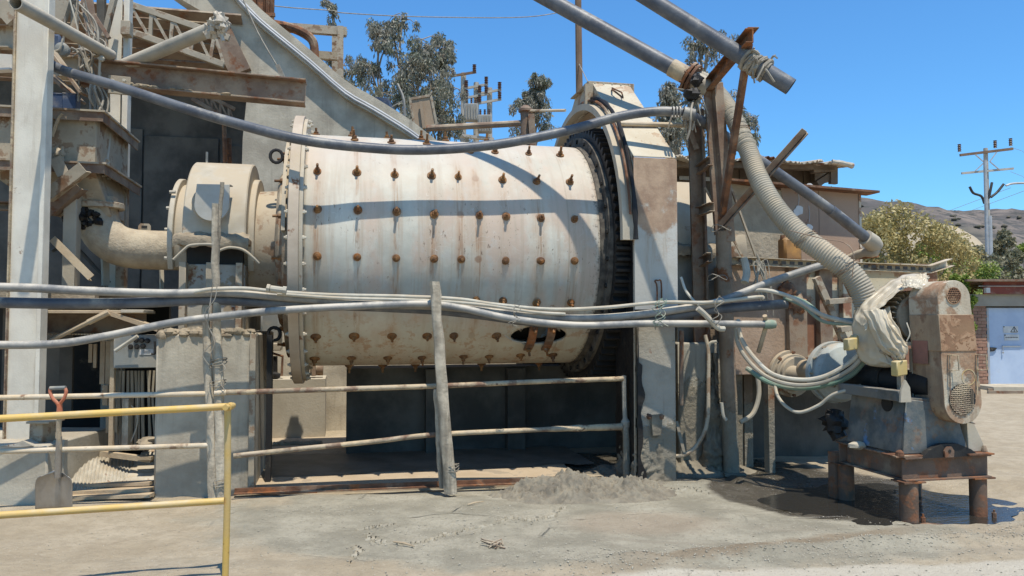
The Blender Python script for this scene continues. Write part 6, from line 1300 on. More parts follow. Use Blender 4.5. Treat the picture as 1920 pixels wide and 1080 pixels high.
mb = MB(); mb.chan(ast, aend, .07, .13, .012); mb.beam(ast + V((0, 0, .068)), aend + V((0, 0, .068)), .10, .012); mb.build('arm', M['rusty'], fr, bev=.003)
mb = MB(); mb.angle(P(1402, 84, 6.75), P(1351, 415, 7.86), .055, .008, BK); mb.build('arm_brace', M['rusty'], fr, bev=.002)
mb = MB(); mb.angle(P(1354, 425, 7.84), P(1513, 247, 7.3), .06, .008, BK); mb.beam(P(1356, 426, 7.85), P(1514, 249, 7.31), .012, .06, BK); mb.build('raking_bar', M['brown_steel'], fr, bev=.002)
mb = MB(); mb.beam(P(1288, 232, 8.2), P(1306, 280, 8.2), .06, .02, BK); mb.build('gusset', M['brown_steel'], fr)
mb = MB(); mb.beam(P(1347, 288, 7.95), P(1417, 480, 8.1), .02, .02); mb.build('stay_rod', M['dusty_steel'], fr)
mb = MB(); mb.beam(P(1322, 352, 8.1), P(1400, 495, 8.1), .02, .02); mb.build('stay_rod', M['dusty_steel'], fr)
mb = MB()
for k in range(26):
    c0 = P(R_.gauss(1302, 9), R_.gauss(188, 12), 7.85); e = c0 + V((R_.gauss(0, .08), R_.gauss(0, .04), R_.uniform(-.35, .1))); mb.tube(cr([P(1300, 190, 7.85), c0, (c0 + e) / 2 + V((R_.gauss(0, .04), -.02, .02)), e], 3), R_.uniform(.005, .013), 5)
mb.tube(cr([P(1300, 190, 7.85), P(1296, 205, 7.5), P(1294, 240, 7.5), P(1288, 262, 7.5)], 3), .012, 5); one(mb, 'rope_tangle', M['wire'], 'tangle of rope and rags tying hose and pipe to the frame top', 'rope')
mb = MB(); mb.blob(P(1299, 176, 7.8), .07, .5, 3, 7, (1.3, 1, .8)); mb.blob(P(1306, 150, 7.85), .06, .5, 3, 7); one(mb, 'black_rag', M['black'], 'black rag under the pipe joint at the frame top', 'rag')
for x, y, Y_ in ((1352, 428, 7.8), (1345, 520, 7.85)):
    mb = MB(); mb.tube([P(x, y, Y_) + V((math.cos(k * .5) * .1, math.sin(k * .5) * .1, .03 * math.sin(k))) for k in range(14)], .004, 5); one(mb, 'binding_wire', M['wire'], 'wire wound round the frame post at the raking bar' if y < 500 else 'wire wound round the frame post above the hoses', 'wire')

# ================================================================ TANK, SHED AND WALLS AT THE RIGHT
VT = -1.20
tk = thing('peeling_tank', 'rusty steel tank with peeling cream paint behind the pump', 'tank', F(5.6, VT, 0), TH)
uL = uvz(Wv(1372, 560, VT))[0]; uM = uvz(Wv(1476, 560, VT))[0]; uR = uvz(Wv(1762, 560, VT))[0]
mb = MB(); mb.pbox(uL, uM - .003, VT, VT + .4, 1.02, 2.18); mb.build('left_panel', M['pink_wall'], tk, bev=.006)
mb = MB(); mb.pbox(uM, uR, VT + .02, VT + 1.7, 1.00, 2.15); mb.build('shell', M['tank_peel'], tk, bev=.006)
mb = MB(); mb.pbox(uL - .02, uR + .05, VT - .02, VT + .03, 2.185, 2.23); mb.build('top_rim', M['tank_peel'], tk)
for x0, x1, mt in ((1478, 1512, 'brown_steel'), (1536, 1560, 'brown_steel'), (1580, 1596, 'tank_peel')):
    a, b = uvz(Wv(x0, 600, VT - .05))[0], uvz(Wv(x1, 600, VT - .05))[0]; mb = MB(); mb.pbox(a, b, VT - .07, VT + .015, .96, 2.17); mb.build('stiffener', M[mt], tk, bev=.005)
mb = MB(); mb.blob(Wv(1494, 570, VT - .07), .10, .4, 2.5, 8, (1, .5, 1)); mb.blob(Wv(1476, 545, VT - .06), .08, .5, 2.5, 8, (1, .5, 1.2)); mb.build('rust_scale', M['rusty'], tk)
mb = MB(); mb.lathe(Wv(1480, 700, VT - .02), -BK, [(0, .25), (.05, .25), (.05, .21), (.11, .21), (.11, .18), (.16, .18), (.16, 0)], 28); mb.build('outlet_flange', M['dusty_steel'], tk, bev=.005)
o_ = Wv(1484, 703, VT - .15)
mb = MB(); mb.cyl(o_, o_ - BK * .55 + AX * .02, .10, 20); mb.build('outlet_pipe', M['dusty_steel'], tk)
for k in range(8):
    mb = MB(); q = Wv(1480, 700, VT - .02) - BK * .07 + (AX * math.cos(k * .785) + ZZ * math.sin(k * .785)) * .225; mb.cyl(q, q - BK * .03, .016, 6); mb.build('flange_bolt', M['rusty'], tk)
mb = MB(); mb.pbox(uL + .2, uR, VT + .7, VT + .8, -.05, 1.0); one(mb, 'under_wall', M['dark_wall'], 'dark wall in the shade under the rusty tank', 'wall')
mb = MB(); q = G(1438, 886); mb.chan(V((q.x, q.y, 0)), V((q.x, q.y, 1.05)), .07, .10, .012, -BK); one(mb, 'tank_leg', M['mud_steel'], 'mud-crusted channel leg standing under the tank right of the frame post', 'leg', bev=.003)
for x, y in ((1402, 855), (1340, 868)):
    mb = MB(); q = P(x, y, 8.5); mb.beam(V((q.x, 8.5, 0)), V((q.x, 8.5, 1.5)), .10, .06, BK); one(mb, 'tank_leg', M['mud_steel'], 'shaded steel leg directly right of the frame post' if x > 1380 else 'mud-splashed steel leg directly left of the frame post', 'leg')
ct_ = thing('cable_tray', 'long slotted grey cable tray along the tank top with its right end bent up', 'cable tray', F(6, VT - .1, 2.2), TH)
t0, t1, t2 = Wv(1372, 490, VT - .08), Wv(1735, 506, VT - .08), Wv(1775, 496, VT - .08)
mb = MB(); mb.chan(t0 , t1, .10, .085, .006); mb.build('tray', M['rail_white'], ct_)
mb = MB(); mb.chan(t1, t2 + V((0, 0, .02)), .10, .085, .006); mb.build('bent_end', M['rail_white'], ct_)
for k in range(24):
    p = t0.lerp(t1, (k + .5) / 24); mb = MB(); mb.box(p - BK * .106, (.055, .004, .035), (t1 - t0).normalized(), BK); mb.build('slot', M['black'], ct_)
bw_ = thing('brown_tank_wall', 'tall pinkish brown steel wall above the tank, rough plaster on its left part', 'tank wall', F(5.2, -.5, 2.2), TH)
VW = -.55
u0, u1, u2 = uvz(Wv(1362, 420, VW))[0], uvz(Wv(1486, 420, VW))[0], uvz(Wv(1610, 420, VW))[0]
zA, zB, zD_ = Wv(1365, 343, VW).z, Wv(1612, 363, VW).z, 2.2
def zt_(u): return zA + (zB - zA) * (u - u0) / (u2 - u0)
um = uvz(Wv(1535, 420, VW))[0]
mb = MB(); mb.poly([F(u0, VW, zD_), F(u1, VW, zD_), F(u1 + .05, VW, zt_(u1) - .05), F(u0, VW, zt_(u0))], BK * .2); mb.build('rough_panel', M['rough_wall'], bw_)
mb = MB(); mb.poly([F(u1 + .002, VW - .004, zD_), F(um, VW - .004, zD_), F(um, VW - .004, zt_(um)), F(u1 - .15, VW - .004, zt_(u1 - .15))], BK * .2); mb.build('panel', M['tank_wall'], bw_)
mb = MB(); mb.poly([F(um + .006, VW - .004, zD_), F(u2, VW - .004, zD_), F(u2, VW - .004, zB), F(um + .006, VW - .004, zt_(um))], BK * 1.6); mb.build('panel', M['tank_wall'], bw_)
mb = MB(); mb.pbox(u2 + .002, u2 + .03, VW - .015, VW + .05, zD_, zB - .02); mb.build('white_edge', peel_mat('edge_peel', (.3, .2, .15), (.55, .52, .45), .42, 5), bw_)
mb = MB(); mb.beam(F(u0 - .1, VW - .06, zt_(u0) + .01), F(u2 + .16, VW - .06, zB + .0), .24, .025); mb.build('top_lip', M['rusty'], bw_)
for x, y in ((1497, 395), (1517, 425)):
    mb = MB(); cc = Wv(x, y, VW - .008); n_ = 10; pts = [cc + (AX * math.cos(k * .628) + ZZ * math.sin(k * .628)) * (R_.uniform(.03, .075)) for k in range(n_)]; mb.poly(pts, -BK * .004); mb.tube(cr([cc + ZZ * .05, cc + ZZ * .15 + AX * .01, cc + ZZ * .25], 3), .004, 4); mb.build('plaster_splash', M['white_print'], bw_)
mb = MB(); q = Wv(1517, 351, VW - .02); mb.lathe(q, -BK, [(0, .02), (0, .045), (.02, .045), (.02, .02), (0, .02)], 16); mb.build('ring', M['white_print'], bw_)
mb = MB(); mb.pbox(uL + .1, u1 + .1, VT + .15, VT + .65, 2.16, 2.24); one(mb, 'dark_gap_plate', M['black'], 'black strip along the top of the tank under the rough wall', 'strip')  # black strip filling the gap between tank top and rough wall
jc = thing('jerrycan', 'amber stained plastic jerrycan on the ledge before the brown wall', 'jerrycan', Wv(1481, 490, VT + .1), TH)
jb = Wv(1481, 490, VT + .12); jw, jh = .215, .255
mb = MB(); mb.box(jb + ZZ * (jh / 2), (jw, .16, jh), AX, BK); mb.build('body', M['jerry'], jc, bev=.025)
mb = MB(); mb.tube(cr([jb + AX * -.06 + ZZ * jh, jb + AX * -.03 + ZZ * (jh + .035), jb + AX * .04 + ZZ * (jh + .035), jb + AX * .06 + ZZ * jh], 4), .014, 8); mb.build('handle', M['jerry'], jc)
mb = MB(); mb.cyl(jb + AX * -.085 + ZZ * (jh - .01), jb + AX * -.085 + ZZ * (jh + .03), .025, 12); mb.build('cap', M['rusty'], jc)
sd = thing('shed', 'open shed with dark board wall and ragged tin roof behind the brown tank wall', 'shed', F(5.2, .6, 0), TH)
VS = .7; us0 = uvz(Wv(1262, 330, VS))[0]; us1 = uvz(Wv(1526, 330, VS))[0]; zs0 = 2.2; npl = 13
for k in range(npl):
    a = us0 + (us1 - us0) * k / npl; b = us0 + (us1 - us0) * (k + 1) / npl; zt2 = Wv(1262 + 264 * (k + .5) / npl, 306 + 8 * (k / npl), VS).z
    mb = MB(); mb.pbox(a + .004, b - .004, VS + .01 * (k % 2), VS + .04, zs0, zt2 - .02); mb.build('board', M['shed_board'], sd)
mb = MB(); mb.pbox(us1 - .02, us1 + .08, VS - .06, VS + .06, zs0, Wv(1526, 318, VS).z); mb.build('corner_post', M['brown_steel'], sd)
mb = MB(); mb.beam(Wv(1522, 318, VS - .5), Wv(1564, 316, VS - .5), .1, .09); mb.beam(Wv(1562, 345, VS - .5), Wv(1562, 312, VS - .5), .1, .06, BK); mb.beam(Wv(1530, 346, VS - .45), Wv(1560, 326, VS - .45), .1, .08); mb.build('eave_bracket', M['shed_board'], sd)
mb = MB(); mb.poly([Wv(1528, 346, VS - .2), Wv(1560, 340, VS - .2), Wv(1560, 318, VS - .2), Wv(1528, 318, VS - .2)], BK * .1); mb.build('side_board', M['shed_board'], sd)
mb = MB(); mb.box(Wv(1310, 335, VS - .05), (.55, .01, .05), AX, BK); mb.build('white_strip', M['white_print'], sd)
nsh = 7; xs = [1258, 1300, 1352, 1402, 1450, 1498, 1545, 1597]; ys = [297, 296, 299, 299, 298, 303, 305, 308]
for k in range(nsh):
    a, b = Wv(xs[k], ys[k], VS - .75), Wv(xs[k + 1], ys[k + 1], VS - .75); a, b = a - (b - a) * .04, b + (b - a) * .04
    dz = .05 * (k % 2); mb = MB(); m_ = 42
    def fn(s, t, a=a, b=b, k=k): q = a.lerp(b, s) + BK * (2.6 * t - .06 * math.sin(s * 5 + k)); return q + ZZ * (.014 * math.sin(s * 7 * 6.283) + .30 * t + .012 * (k % 2) + .05 * max(0, .08 - t) * math.sin(s * 4 + k * 2) * 6)
    mb.grid(fn, m_, 5); o = mb.build('roof_sheet', M['roof_sheet'] if k != 3 else M['rusty'], sd, fix=False); so_ = o.modifiers.new('thickness', 'SOLIDIFY'); so_.thickness = .008
mb = MB(); mb.tube(cr([Wv(1560, 303, VS - .8), Wv(1580, 306, VS - .82), Wv(1598, 311, VS - .8)], 3), [.03, .028, .03, .033, .03, .036, .04], 8); mb.build('rolled_edge', M['roof_sheet'], sd)
mb = MB(); mb.beam(Wv(1262, 308, VS - .5), Wv(1560, 315, VS - .5), .1, .07); mb.build('eave_beam', M['shed_board'], sd)
# ladder-like bracket on the tank
lb_ = thing('step_bracket', 'dusty ladder-like steel bracket leaning against the peeling tank', 'bracket', Wv(1570, 640, VT - .5), TH); vb = VT - .45
for p, q in (((1530, 520), (1584, 642)), ((1587, 524), (1607, 566))):
    mb = MB(); mb.beam(Wv(*p, vb), Wv(*q, vb), .07, .06, BK); mb.build('rail', M['dusty_steel'], lb_, bev=.003)
for p, q in (((1550, 566), (1612, 561)), ((1572, 618), (1612, 612))):
    mb = MB(); mb.beam(Wv(*p, vb - .035), Wv(*q, vb - .035), .10, .055); mb.build('rung', M['dusty_steel'], lb_, bev=.003)

# cables and hoses at the right
gC = 'cables looping from the frame to the pump'
def cable(pts, Y0, Y1, r, mt, lab, name='pump_cable', group=gC):
    n = len(pts); mb = MB(); mb.tube(cr([P(x, y, Y0 + (Y1 - Y0) * i / (n - 1)) for i, (x, y) in enumerate(pts)], 7), r, 9); return one(mb, name, M[mt], lab, 'cable', group)
cable([(1383, 600), (1390, 635), (1415, 672), (1450, 702), (1500, 712), (1545, 706), (1590, 682), (1618, 656)], 7.5, 6.85, .021, 'hose_white', 'palest cable of the loop below the pale hose cap, uppermost')
cable([(1378, 605), (1384, 645), (1408, 682), (1445, 710), (1495, 722), (1545, 716), (1592, 694), (1622, 664)], 7.5, 6.85, .020, 'hose', 'second cable of the loop, just beneath the palest one')
cable([(1400, 690), (1440, 716), (1490, 727), (1545, 723), (1595, 704), (1628, 668)], 7.55, 6.9, .024, 'hose_green', 'green hose lowest in the loop under the pale blue volute')
cable([(1380, 560), (1400, 547), (1440, 545), (1490, 560), (1540, 590), (1600, 606)], 7.55, 7.0, .020, 'hose_white', 'pale cable arching over the blunt end of the thickest hose', 'upper_cable')
cable([(1470, 552), (1510, 566), (1550, 595), (1608, 600)], 7.5, 7.0, .016, 'hose_green', 'green cable passing behind the ladder-like bracket, upper of two', 'upper_cable')
cable([(1470, 558), (1505, 574), (1545, 603), (1608, 608)], 7.48, 6.98, .016, 'hose_green', 'green cable passing behind the ladder-like bracket, lower of two', 'upper_cable')
cable([(1452, 716), (1458, 742), (1475, 763), (1500, 773), (1535, 760), (1562, 740), (1600, 728)], 7.4, 6.9, .016, 'hose_white', 'thin white hose hanging lowest below the outlet flange', 'thin_loop')
cable([(1395, 485), (1400, 510), (1396, 530)], 7.8, 7.7, .038, 'hose_white', 'short pale bent hose end beside the frame post', 'hose_stub', None)
mb = MB()
for k in range(14):
    c0 = P(R_.gauss(1425, 7), R_.gauss(493, 8), 7.85); e = c0 + V((R_.gauss(0, .06), R_.gauss(0, .03), R_.uniform(-.5, -.1))); mb.tube(cr([P(1425, 492, 7.85), c0, (c0 + e) / 2 + V((R_.gauss(0, .03), -.02, 0)), e], 3), R_.uniform(.004, .010), 5)
one(mb, 'rope_tangle', M['hose'], 'tangle of string hanging under the cable tray right of the frame post', 'rope')
cable([(1322, 628), (1328, 660), (1328, 720), (1326, 790), (1310, 830), (1285, 852), (1255, 856)], 7.9, 7.75, .020, 'dusty_steel', 'dusty hose hanging down left of the frame post to the mud', 'hanging_hose', None)
cable([(1344, 640), (1330, 646), (1328, 680)], 7.85, 7.9, .016, 'hose_white', 'short white hose bent beside the frame post', 'hanging_hose', None)
cable([(1420, 700), (1423, 740), (1412, 775), (1388, 792)], 8.0, 7.9, .024, 'hose', 'grey hose curving back to the frame post foot', 'hanging_hose', None)
cable([(1353, 755), (1356, 778), (1362, 788)], 7.9, 7.9, .018, 'hose_white', 'short white hose end by the frame post foot', 'hanging_hose', None)
cable([(1308, 578), (1322, 590), (1345, 614), (1358, 617)], 7.15, 7.2, .026, 'hose_white', 'pale branch hose with a cut end in front of the frame post', 'branch_hose', None)
cable([(1277, 520), (1286, 545), (1300, 563), (1310, 572)], 7.5, 7.3, .013, 'hose_white', 'thin pale hose joining the bundle beside the gear guard', 'branch_hose', None)
cable([(1434, 592), (1436, 610), (1428, 640), (1422, 660)], 7.3, 7.5, .022, 'tan_wood', 'short tan stick hanging by the pale hose cap', 'hanging_stick', None)
for x0, y0, x1, y1, lab in ((1276, 700, 1268, 770, 'thin rusty bar leaning on the splashed pier'), (1281, 760, 1262, 760, '')):
    if lab: mb = MB(); mb.beam(P(1278, 620, 7.95), P(1277, 760, 7.9), .04, .02, BK); one(mb, 'flat_bar', M['brown_steel'], lab, 'bar')
mb = MB(); mb.beam(P(1268, 790, 7.7), P(1283, 852, 7.6), .03, .02, BK); one(mb, 'mud_stick', M['mud'], 'muddy stick leaning at the foot of the splashed pier', 'stick')
fu, fv, _ = uvz(V((P(1338, 880, 8.3).x, 8.3, 0)))
crust([(fu - .12, fv + .25), (fu - .12, fv - .10), (fu + .02, fv - .14), (fu + .12, fv + .1)], [(-1, 0), (-.3, -1), (1, -.3)], 1.25, 'mud_crust', None, .10)
# ================================================================ PUMP ON ITS STAND
PO = V((3.157, 6.27, 0))
def Q(u, v, z): return PO + AX * u + BK * v + ZZ * z
st = thing('pump_stand', 'rusty I-beam stand on round pipe legs in the puddle', 'pump stand', PO, TH)
for p, q in ((Q(-.03, .0, .405), Q(.78, .0, .405)), (Q(-.03, .80, .405), Q(.76, .80, .405))):
    mb = MB(); mb.ibeam(p, q, .10, .19, .014); mb.build('beam', M['stand'], st, bev=.002)
for p, q in ((Q(.02, .053, .405), Q(.02, .745, .405)), (Q(.72, .053, .405), Q(.72, .745, .405))):
    mb = MB(); mb.ibeam(p, q, .10, .19, .014); mb.build('beam', M['stand'], st, bev=.002)
for u_, v_, r in ((.03, .0, .072), (.715, .03, .066), (.02, .78, .07), (.72, .78, .07)):
    mb = MB(); mb.cyl(Q(u_, v_, -.05), Q(u_, v_, .312), r, 20); mb.build('leg', M['stand'], st)
    mb = MB(); mb.box(Q(u_ + .05, v_ - .02, -.018), (.30, .24, .014), AX, BK); mb.build('foot_plate', M['rusty'], st)
    mb = MB(); mb.box(Q(u_, v_, .306), (.2, .16, .012), AX, BK); mb.build('cap_plate', M['rusty'], st)
mb = MB(); mb.beam(Q(-.02, .86, -.02), Q(-.02, .86, .40), .10, .10, BK); mb.build('extra_leg', M['stand'], st)
for u_, v_ in ((.11, -.06), (.78, -.06)):
    mb = MB(); mb.cyl(Q(u_, v_, -.01), Q(u_, v_, .03), .018, 6); mb.cyl(Q(u_, v_, .03), Q(u_, v_, .055), .008, 6); mb.build('anchor_bolt', M['rusty'], st)
mb = MB(); mb.box(Q(.02, .05, .508), (.26, .18, .012), AX, BK); mb.box(Q(.66, .0, .508), (.24, .16, .012), AX, BK); mb.build('top_plate', M['rusty'], st)
mb = MB(); mb.lathe(Q(-.06, -.02, .515), ZZ, [(0, 0), (0, .035), (.03, .03), (.045, .012), (.045, 0)], 10); mb.build('nut', M['rusty'], st)
mb = MB(); mb.lathe(Q(.76, .0, .515), ZZ, [(0, 0), (0, .024), (.03, .02), (.05, .01), (.05, 0)], 8); mb.build('nut', M['rusty'], st)
mb = MB(); mb.poly([Q(.36 + x, -.052, .495 + z) for x, z in ((-.04, 0), (.04, 0), (.045, .05), (.02, .085), (-.02, .085), (-.045, .05))], -BK * .02); mb.build('lug', M['stand'], st)
mb = MB(); mb.cyl(Q(.36, -.0745, .545), Q(.36, -.0755, .545), .014, 10); mb.build('lug_hole', M['black'], st)
mb = MB(); mb.poly([Q(.12, -.055, .492), Q(.18, -.055, .55), Q(.30, -.055, .60), Q(.45, -.055, .60), Q(.58, -.055, .55), Q(.66, -.055, .494)], BK * .05); mb.build('recess', M['black'], st)
mb = MB(); mb.blob(Q(-.06, .50, .515), .045, .2, 2, 8, (1.7, 1, .8)); one(mb, 'grey_stone', M['concrete'], 'grey stone lying on the pump stand beam', 'stone')

pu = thing('slurry_pump', 'dirty blue slurry pump body with pale blue round volute', 'pump', Q(.35, .4, .5), TH)
mb = MB(); mb.poly([Q(.0, .03, .515), Q(.0, .74, .515), Q(.05, .72, .96), Q(.05, .03, .96)], AX * .03); mb.poly([Q(.0, .025, .515), Q(.63, .025, .515), Q(.50, .025, .90), Q(.05, .025, .96)], BK * .03); mb.build('body', M['pump_blue'], pu, bev=.006)
mb = MB(); mb.box(Q(.32, .40, .945), (.55, .74, .03), AX, BK); mb.build('bed_plate', M['pump_blue'], pu, bev=.004)
mb = MB(); mb.poly([Q(.62, .02, .515), Q(.80, .02, .515), Q(.66, .02, .80), Q(.62, .02, .80)], BK * .25); mb.build('side_gusset', M['house_paint'], pu, bev=.004)
mb = MB(); mb.cyl(Q(.046, .24, .90), Q(.03, .24, .90), .065, 16); mb.build('body_hole', M['black'], pu)
mb = MB(); mb.beam(Q(-.0, .78, .985), Q(-.0, .0, .985), .09, .085); mb.build('channel', M['pump_blue'], pu, bev=.004)
mb = MB(); mb.poly([Q(-.05, -.03, .94), Q(.05, -.03, .94), Q(.04, -.03, 1.06), Q(.0, -.03, 1.12), Q(-.04, -.03, 1.04)], BK * .02); mb.build('end_tab', M['house_paint'], pu)
vc = Q(.20, 1.02, 1.10)
mb = MB(); mb.lathe(vc + BK * .10, -BK, [(-.05, .1), (-.05, .25), (.0, .28), (.04, .28), (.06, .26), (.09, .25), (.11, .20), (.16, .10), (.16, 0)], 44); mb.build('volute', M['pale_blue'], pu, bev=.004)
mb = MB(); mb.lathe(vc + BK * .16, -BK, [(-.03, .1), (-.03, .295), (.03, .295), (.03, .25)], 44); mb.build('volute_flange', M['pale_blue'], pu, bev=.004)
for k in range(12):
    mb = MB(); q = vc + BK * .13 + (AX * math.cos(k * .524) + ZZ * math.sin(k * .524)) * .272; mb.cyl(q, q - BK * .05, .016, 6); mb.build('volute_bolt', M['dusty_steel'], pu)
mb = MB(); mb.lathe(vc + BK * .22 - AX * .05, BK, [(0, 0.09), (0, .15), (.05, .15), (.05, .10), (.35, .10)], 24); mb.build('suction_flange', M['tan_wood'], pu)
mb = MB(); mb.cyl(vc - BK * .05, Q(.34, .05, 1.06), .105, 24); mb.cyl(Q(.29, .62, 1.08), Q(.30, .52, 1.08), .15, 24); mb.build('shaft_housing', M['black'], pu)
mb = MB(); mb.cyl(Q(.34, .20, 1.03), Q(.34, .26, 1.03), .16, 24); mb.build('drive_pulley', M['black'], pu)
mb = MB(); mb.tube(cr([Q(.05, .95, .75), Q(.0, .9, .62), Q(.02, .85, .52)], 4), .07, 10); mb.blob(Q(-.02, .88, .66), .11, .5, 3, 7); mb.build('gland', M['grease'], pu)
mb = MB(); mb.cyl(Q(-.03, .95, .98), Q(-.03, .95, 1.05), .07, 14); mb.box(Q(-.03, .95, 1.06), (.17, .15, .02), AX, BK); mb.build('sump_pot', M['dusty_steel'], pu)
mo = thing('drive_motor', 'dusty finned electric motor on top of the pump', 'motor', Q(.38, .5, 1.3), TH)
mc, mr = Q(.38, .25, 1.62), .185
mb = MB(); mb.lathe(mc, BK, [(0, 0), (0, mr + .02), (.03, mr + .02), (.03, mr), (.52, mr), (.52, mr + .02), (.58, mr + .02), (.60, mr - .03), (.70, mr - .05), (.70, 0)], 32); mb.build('motor_body', M['fin_steel'], mo)
for k in range(30):
    a = 2 * math.pi * k / 30; dr_ = AX * math.cos(a) + ZZ * math.sin(a); mb = MB(); mb.box(mc + BK * .275 + dr_ * (mr + .022), (.055, .46, .010), dr_, BK, BK.cross(dr_)); mb.build('cooling_fin', M['fin_steel'], mo)
mb = MB(); mb.box(mc - AX * (mr + .06) + BK * .25 - ZZ * .02, (.10, .17, .14), AX, BK); mb.build('terminal_box', M['fin_steel'], mo, bev=.012)
mb = MB(); mb.box(Q(.38, .5, 1.40), (.46, .62, .03), AX, BK); mb.build('base_plate', M['dusty_steel'], mo, bev=.003)
for u_, v_ in ((.18, .24), (.58, .24), (.18, .76), (.58, .76)):
    mb = MB(); mb.beam(Q(u_, v_, .955), Q(u_, v_, 1.39), .05, .05, BK); mb.build('base_post', M['dusty_steel'], mo)
mb = MB(); mb.box(Q(.14, .45, 1.36), (.05, .5, .10), AX, BK); mb.cyl(Q(.10, .25, 1.33), Q(.10, .70, 1.33), .02, 8); mb.build('slide_rail', M['dusty_steel'], mo, bev=.003)
for nm, x0, y0, x1, y1, Y_, lab in (('yellow_box', 1584, 634, 1606, 656, 6.75, 'yellow box lying on the cables beside the pale blue volute'), ('yellow_block', 1597, 628, 1612, 646, 6.85, 'small yellow block behind the yellow box'), ('yellow_tin', 1674, 676, 1698, 704, 6.45, 'yellow tin hanging below the plastic sheet by the belt guard')):
    a, b = P(x0, y0, Y_), P(x1, y1, Y_); mb = MB(); mb.box((a + b) / 2, (b.x - a.x, .08, a.z - b.z), (AX + ZZ * .12).normalized(), BK); one(mb, nm, M['yellow_box'], lab, 'box', bev=.008)

# belt guard
bg = thing('belt_guard', 'rusty round-topped sheet-metal belt guard with two grilles beside the motor', 'belt guard', Q(.42, -.1, .8), TH)
ut, zt3, rt = .385, 1.765, .155; ub, zb3, rb = .445, .945, .178; v0, v1 = -.13, .20
def arc(u, z, r, a0, a1, n=18): return [(u + r * math.cos(a0 + (a1 - a0) * k / n), z + r * math.sin(a0 + (a1 - a0) * k / n)) for k in range(n + 1)]
def side(z, s): f_ = (z - zb3) / (zt3 - zb3); return (ub + (ut - ub) * f_) + s * (rb + (rt - rb) * f_)
zh, zm = 1.64, 1.37
def shell_of(outl, v0, v1, mf, ms, name, grow=0, front=True):
    m = MB(); n = len(outl); A = [Q(u, v0, z) for u, z in outl]; B = [Q(u, v1, z) for u, z in outl]
    m.add(A + B, [tuple(range(n)), tuple(range(2 * n - 1, n - 1, -1))] + [(i, i + n, (i + 1) % n + n, (i + 1) % n) for i in range(n)])
    m.m = [0, 1] + [1] * n; return m.build(name, [M[mf], M[ms]], bg, bev=.004)
shell_of([(side(zh, 1), zh)] + arc(ut, zt3, rt, -.12, math.pi + .12, 24) + [(side(zh, -1), zh)], v0, v1, 'belt_white', 'belt_white', 'hood')
shell_of([(side(zm, 1) + .006, zm - .02), (side(zh, 1) + .006, zh + .004), (side(zh, -1) - .006, zh + .004), (side(zm, -1) - .006, zm - .02)], v0 - .008, v1 - .004, 'belt_rust', 'belt_side', 'middle_band')
shell_of([(side(zm, -1), zm)] + arc(ub, zb3, rb, math.pi - .07, 2 * math.pi + .07, 26) + [(side(zm, 1), zm)], v0 - .002, v1 - .002, 'belt_white', 'belt_side', 'lower_casing')
mb = MB(); u_ = side(1.3, -1) - .012; mb.poly([Q(u_, .0, 1.24), Q(u_, .17, 1.24), Q(u_, .17, 1.43), Q(u_, .0, 1.43)], -AX * .004); mb.build('painted_patch', M['red_patch'], bg)
def disc(u, z, r, v, mt, name, th=.004, n=28): m = MB(); m.lathe(Q(u, v, z), -BK, [(0, 0), (0, r), (th, r), (th, 0)], n); return m.build(name, M[mt], bg)
g1 = disc(.375, 1.795, .064, v0 - .001, 'black', 'upper_vent', .002)
mb = MB()
for k in range(-3, 4):
    for j in range(-3, 4):
        u_ = .019 * j + (.0095 if k % 2 else 0); z_ = .0175 * k
        if math.hypot(u_, z_) > .068: continue
        for e in range(6):
            a, b = e * math.pi / 3 + math.pi / 6, (e + 1) * math.pi / 3 + math.pi / 6; p, q = Q(.375 + u_ + .0105 * math.cos(a), v0 - .006, 1.795 + z_ + .0105 * math.sin(a)), Q(.375 + u_ + .0105 * math.cos(b), v0 - .006, 1.795 + z_ + .0105 * math.sin(b))
            if (e < 3) and math.hypot(u_, z_) < .062: mb.beam(p, q, .0042, .006, BK)
mb.build('honeycomb', M['belt_rust'], bg)
mb = MB(); mb.lathe(Q(.375, v0 - .001, 1.795), -BK, [(0, .062), (.008, .062), (.008, .069), (0, .069)], 28); mb.build('vent_rim', M['belt_rust'], bg)
g2 = disc(.435, .965, .125, v0 - .004, 'black', 'lower_vent', .002)
mb = MB()
for k in range(-7, 8):
    h = .0165 * k; w = math.sqrt(max(0, .122 ** 2 - h * h)); cut = .07 if -3 < k < 5 else w
    mb.tube([Q(.435 + x, v0 - .009 - .002 * math.cos(x * 190 + k * 3.14), .965 + h + .004 * math.sin(x * 30)) for x in [-w + (w + min(w, cut)) * i / 16 for i in range(17)]], .0042, 5)
    mb.tube([Q(.435 + h, v0 - .009 + .002 * math.cos(x * 190 + k * 3.14), .965 + x) for x in [-w + 2 * w * i / 16 for i in range(17)] if not (h > .07 and abs(x) < .06)] or [Q(.435 + h, v0 - .009, .965), Q(.435 + h, v0 - .009, .975)], .0042, 5)
mb.build('wire_mesh', M['rail_worn'], bg)
for s, x in ((-1, .0), (1, .0)):
    u_ = side(1.25, s) - s * .055 if s < 0 else side(1.25, s) - .02
    mb = MB(); mb.tube([Q(u_, v0, 1.32), Q(u_, v0 - .05, 1.32), Q(u_ + .05, v0 - .055, 1.32), Q(u_ + .055, v0 - .055, 1.20), Q(u_, v0 - .05, 1.20), Q(u_, v0, 1.20)], .006, 6); mb.build('wire_handle', M['rail_worn'], bg)
    mb = MB(); mb.tube([Q(u_ + .004, v0 - .02, 1.32), Q(u_ + (.0 if s < 0 else -.01), v0 - .02, 1.0)], .005, 6); mb.build('latch_rod', M['rail_worn'], bg)
mb = MB(); mb.lathe(Q(.50, v0 - .003, 1.14), -BK, [(0, .058), (.002, .058), (.002, .066), (0, .066)], 32); mb.build('sticker_ring', M['ochre_ink'], bg)
mb = MB()
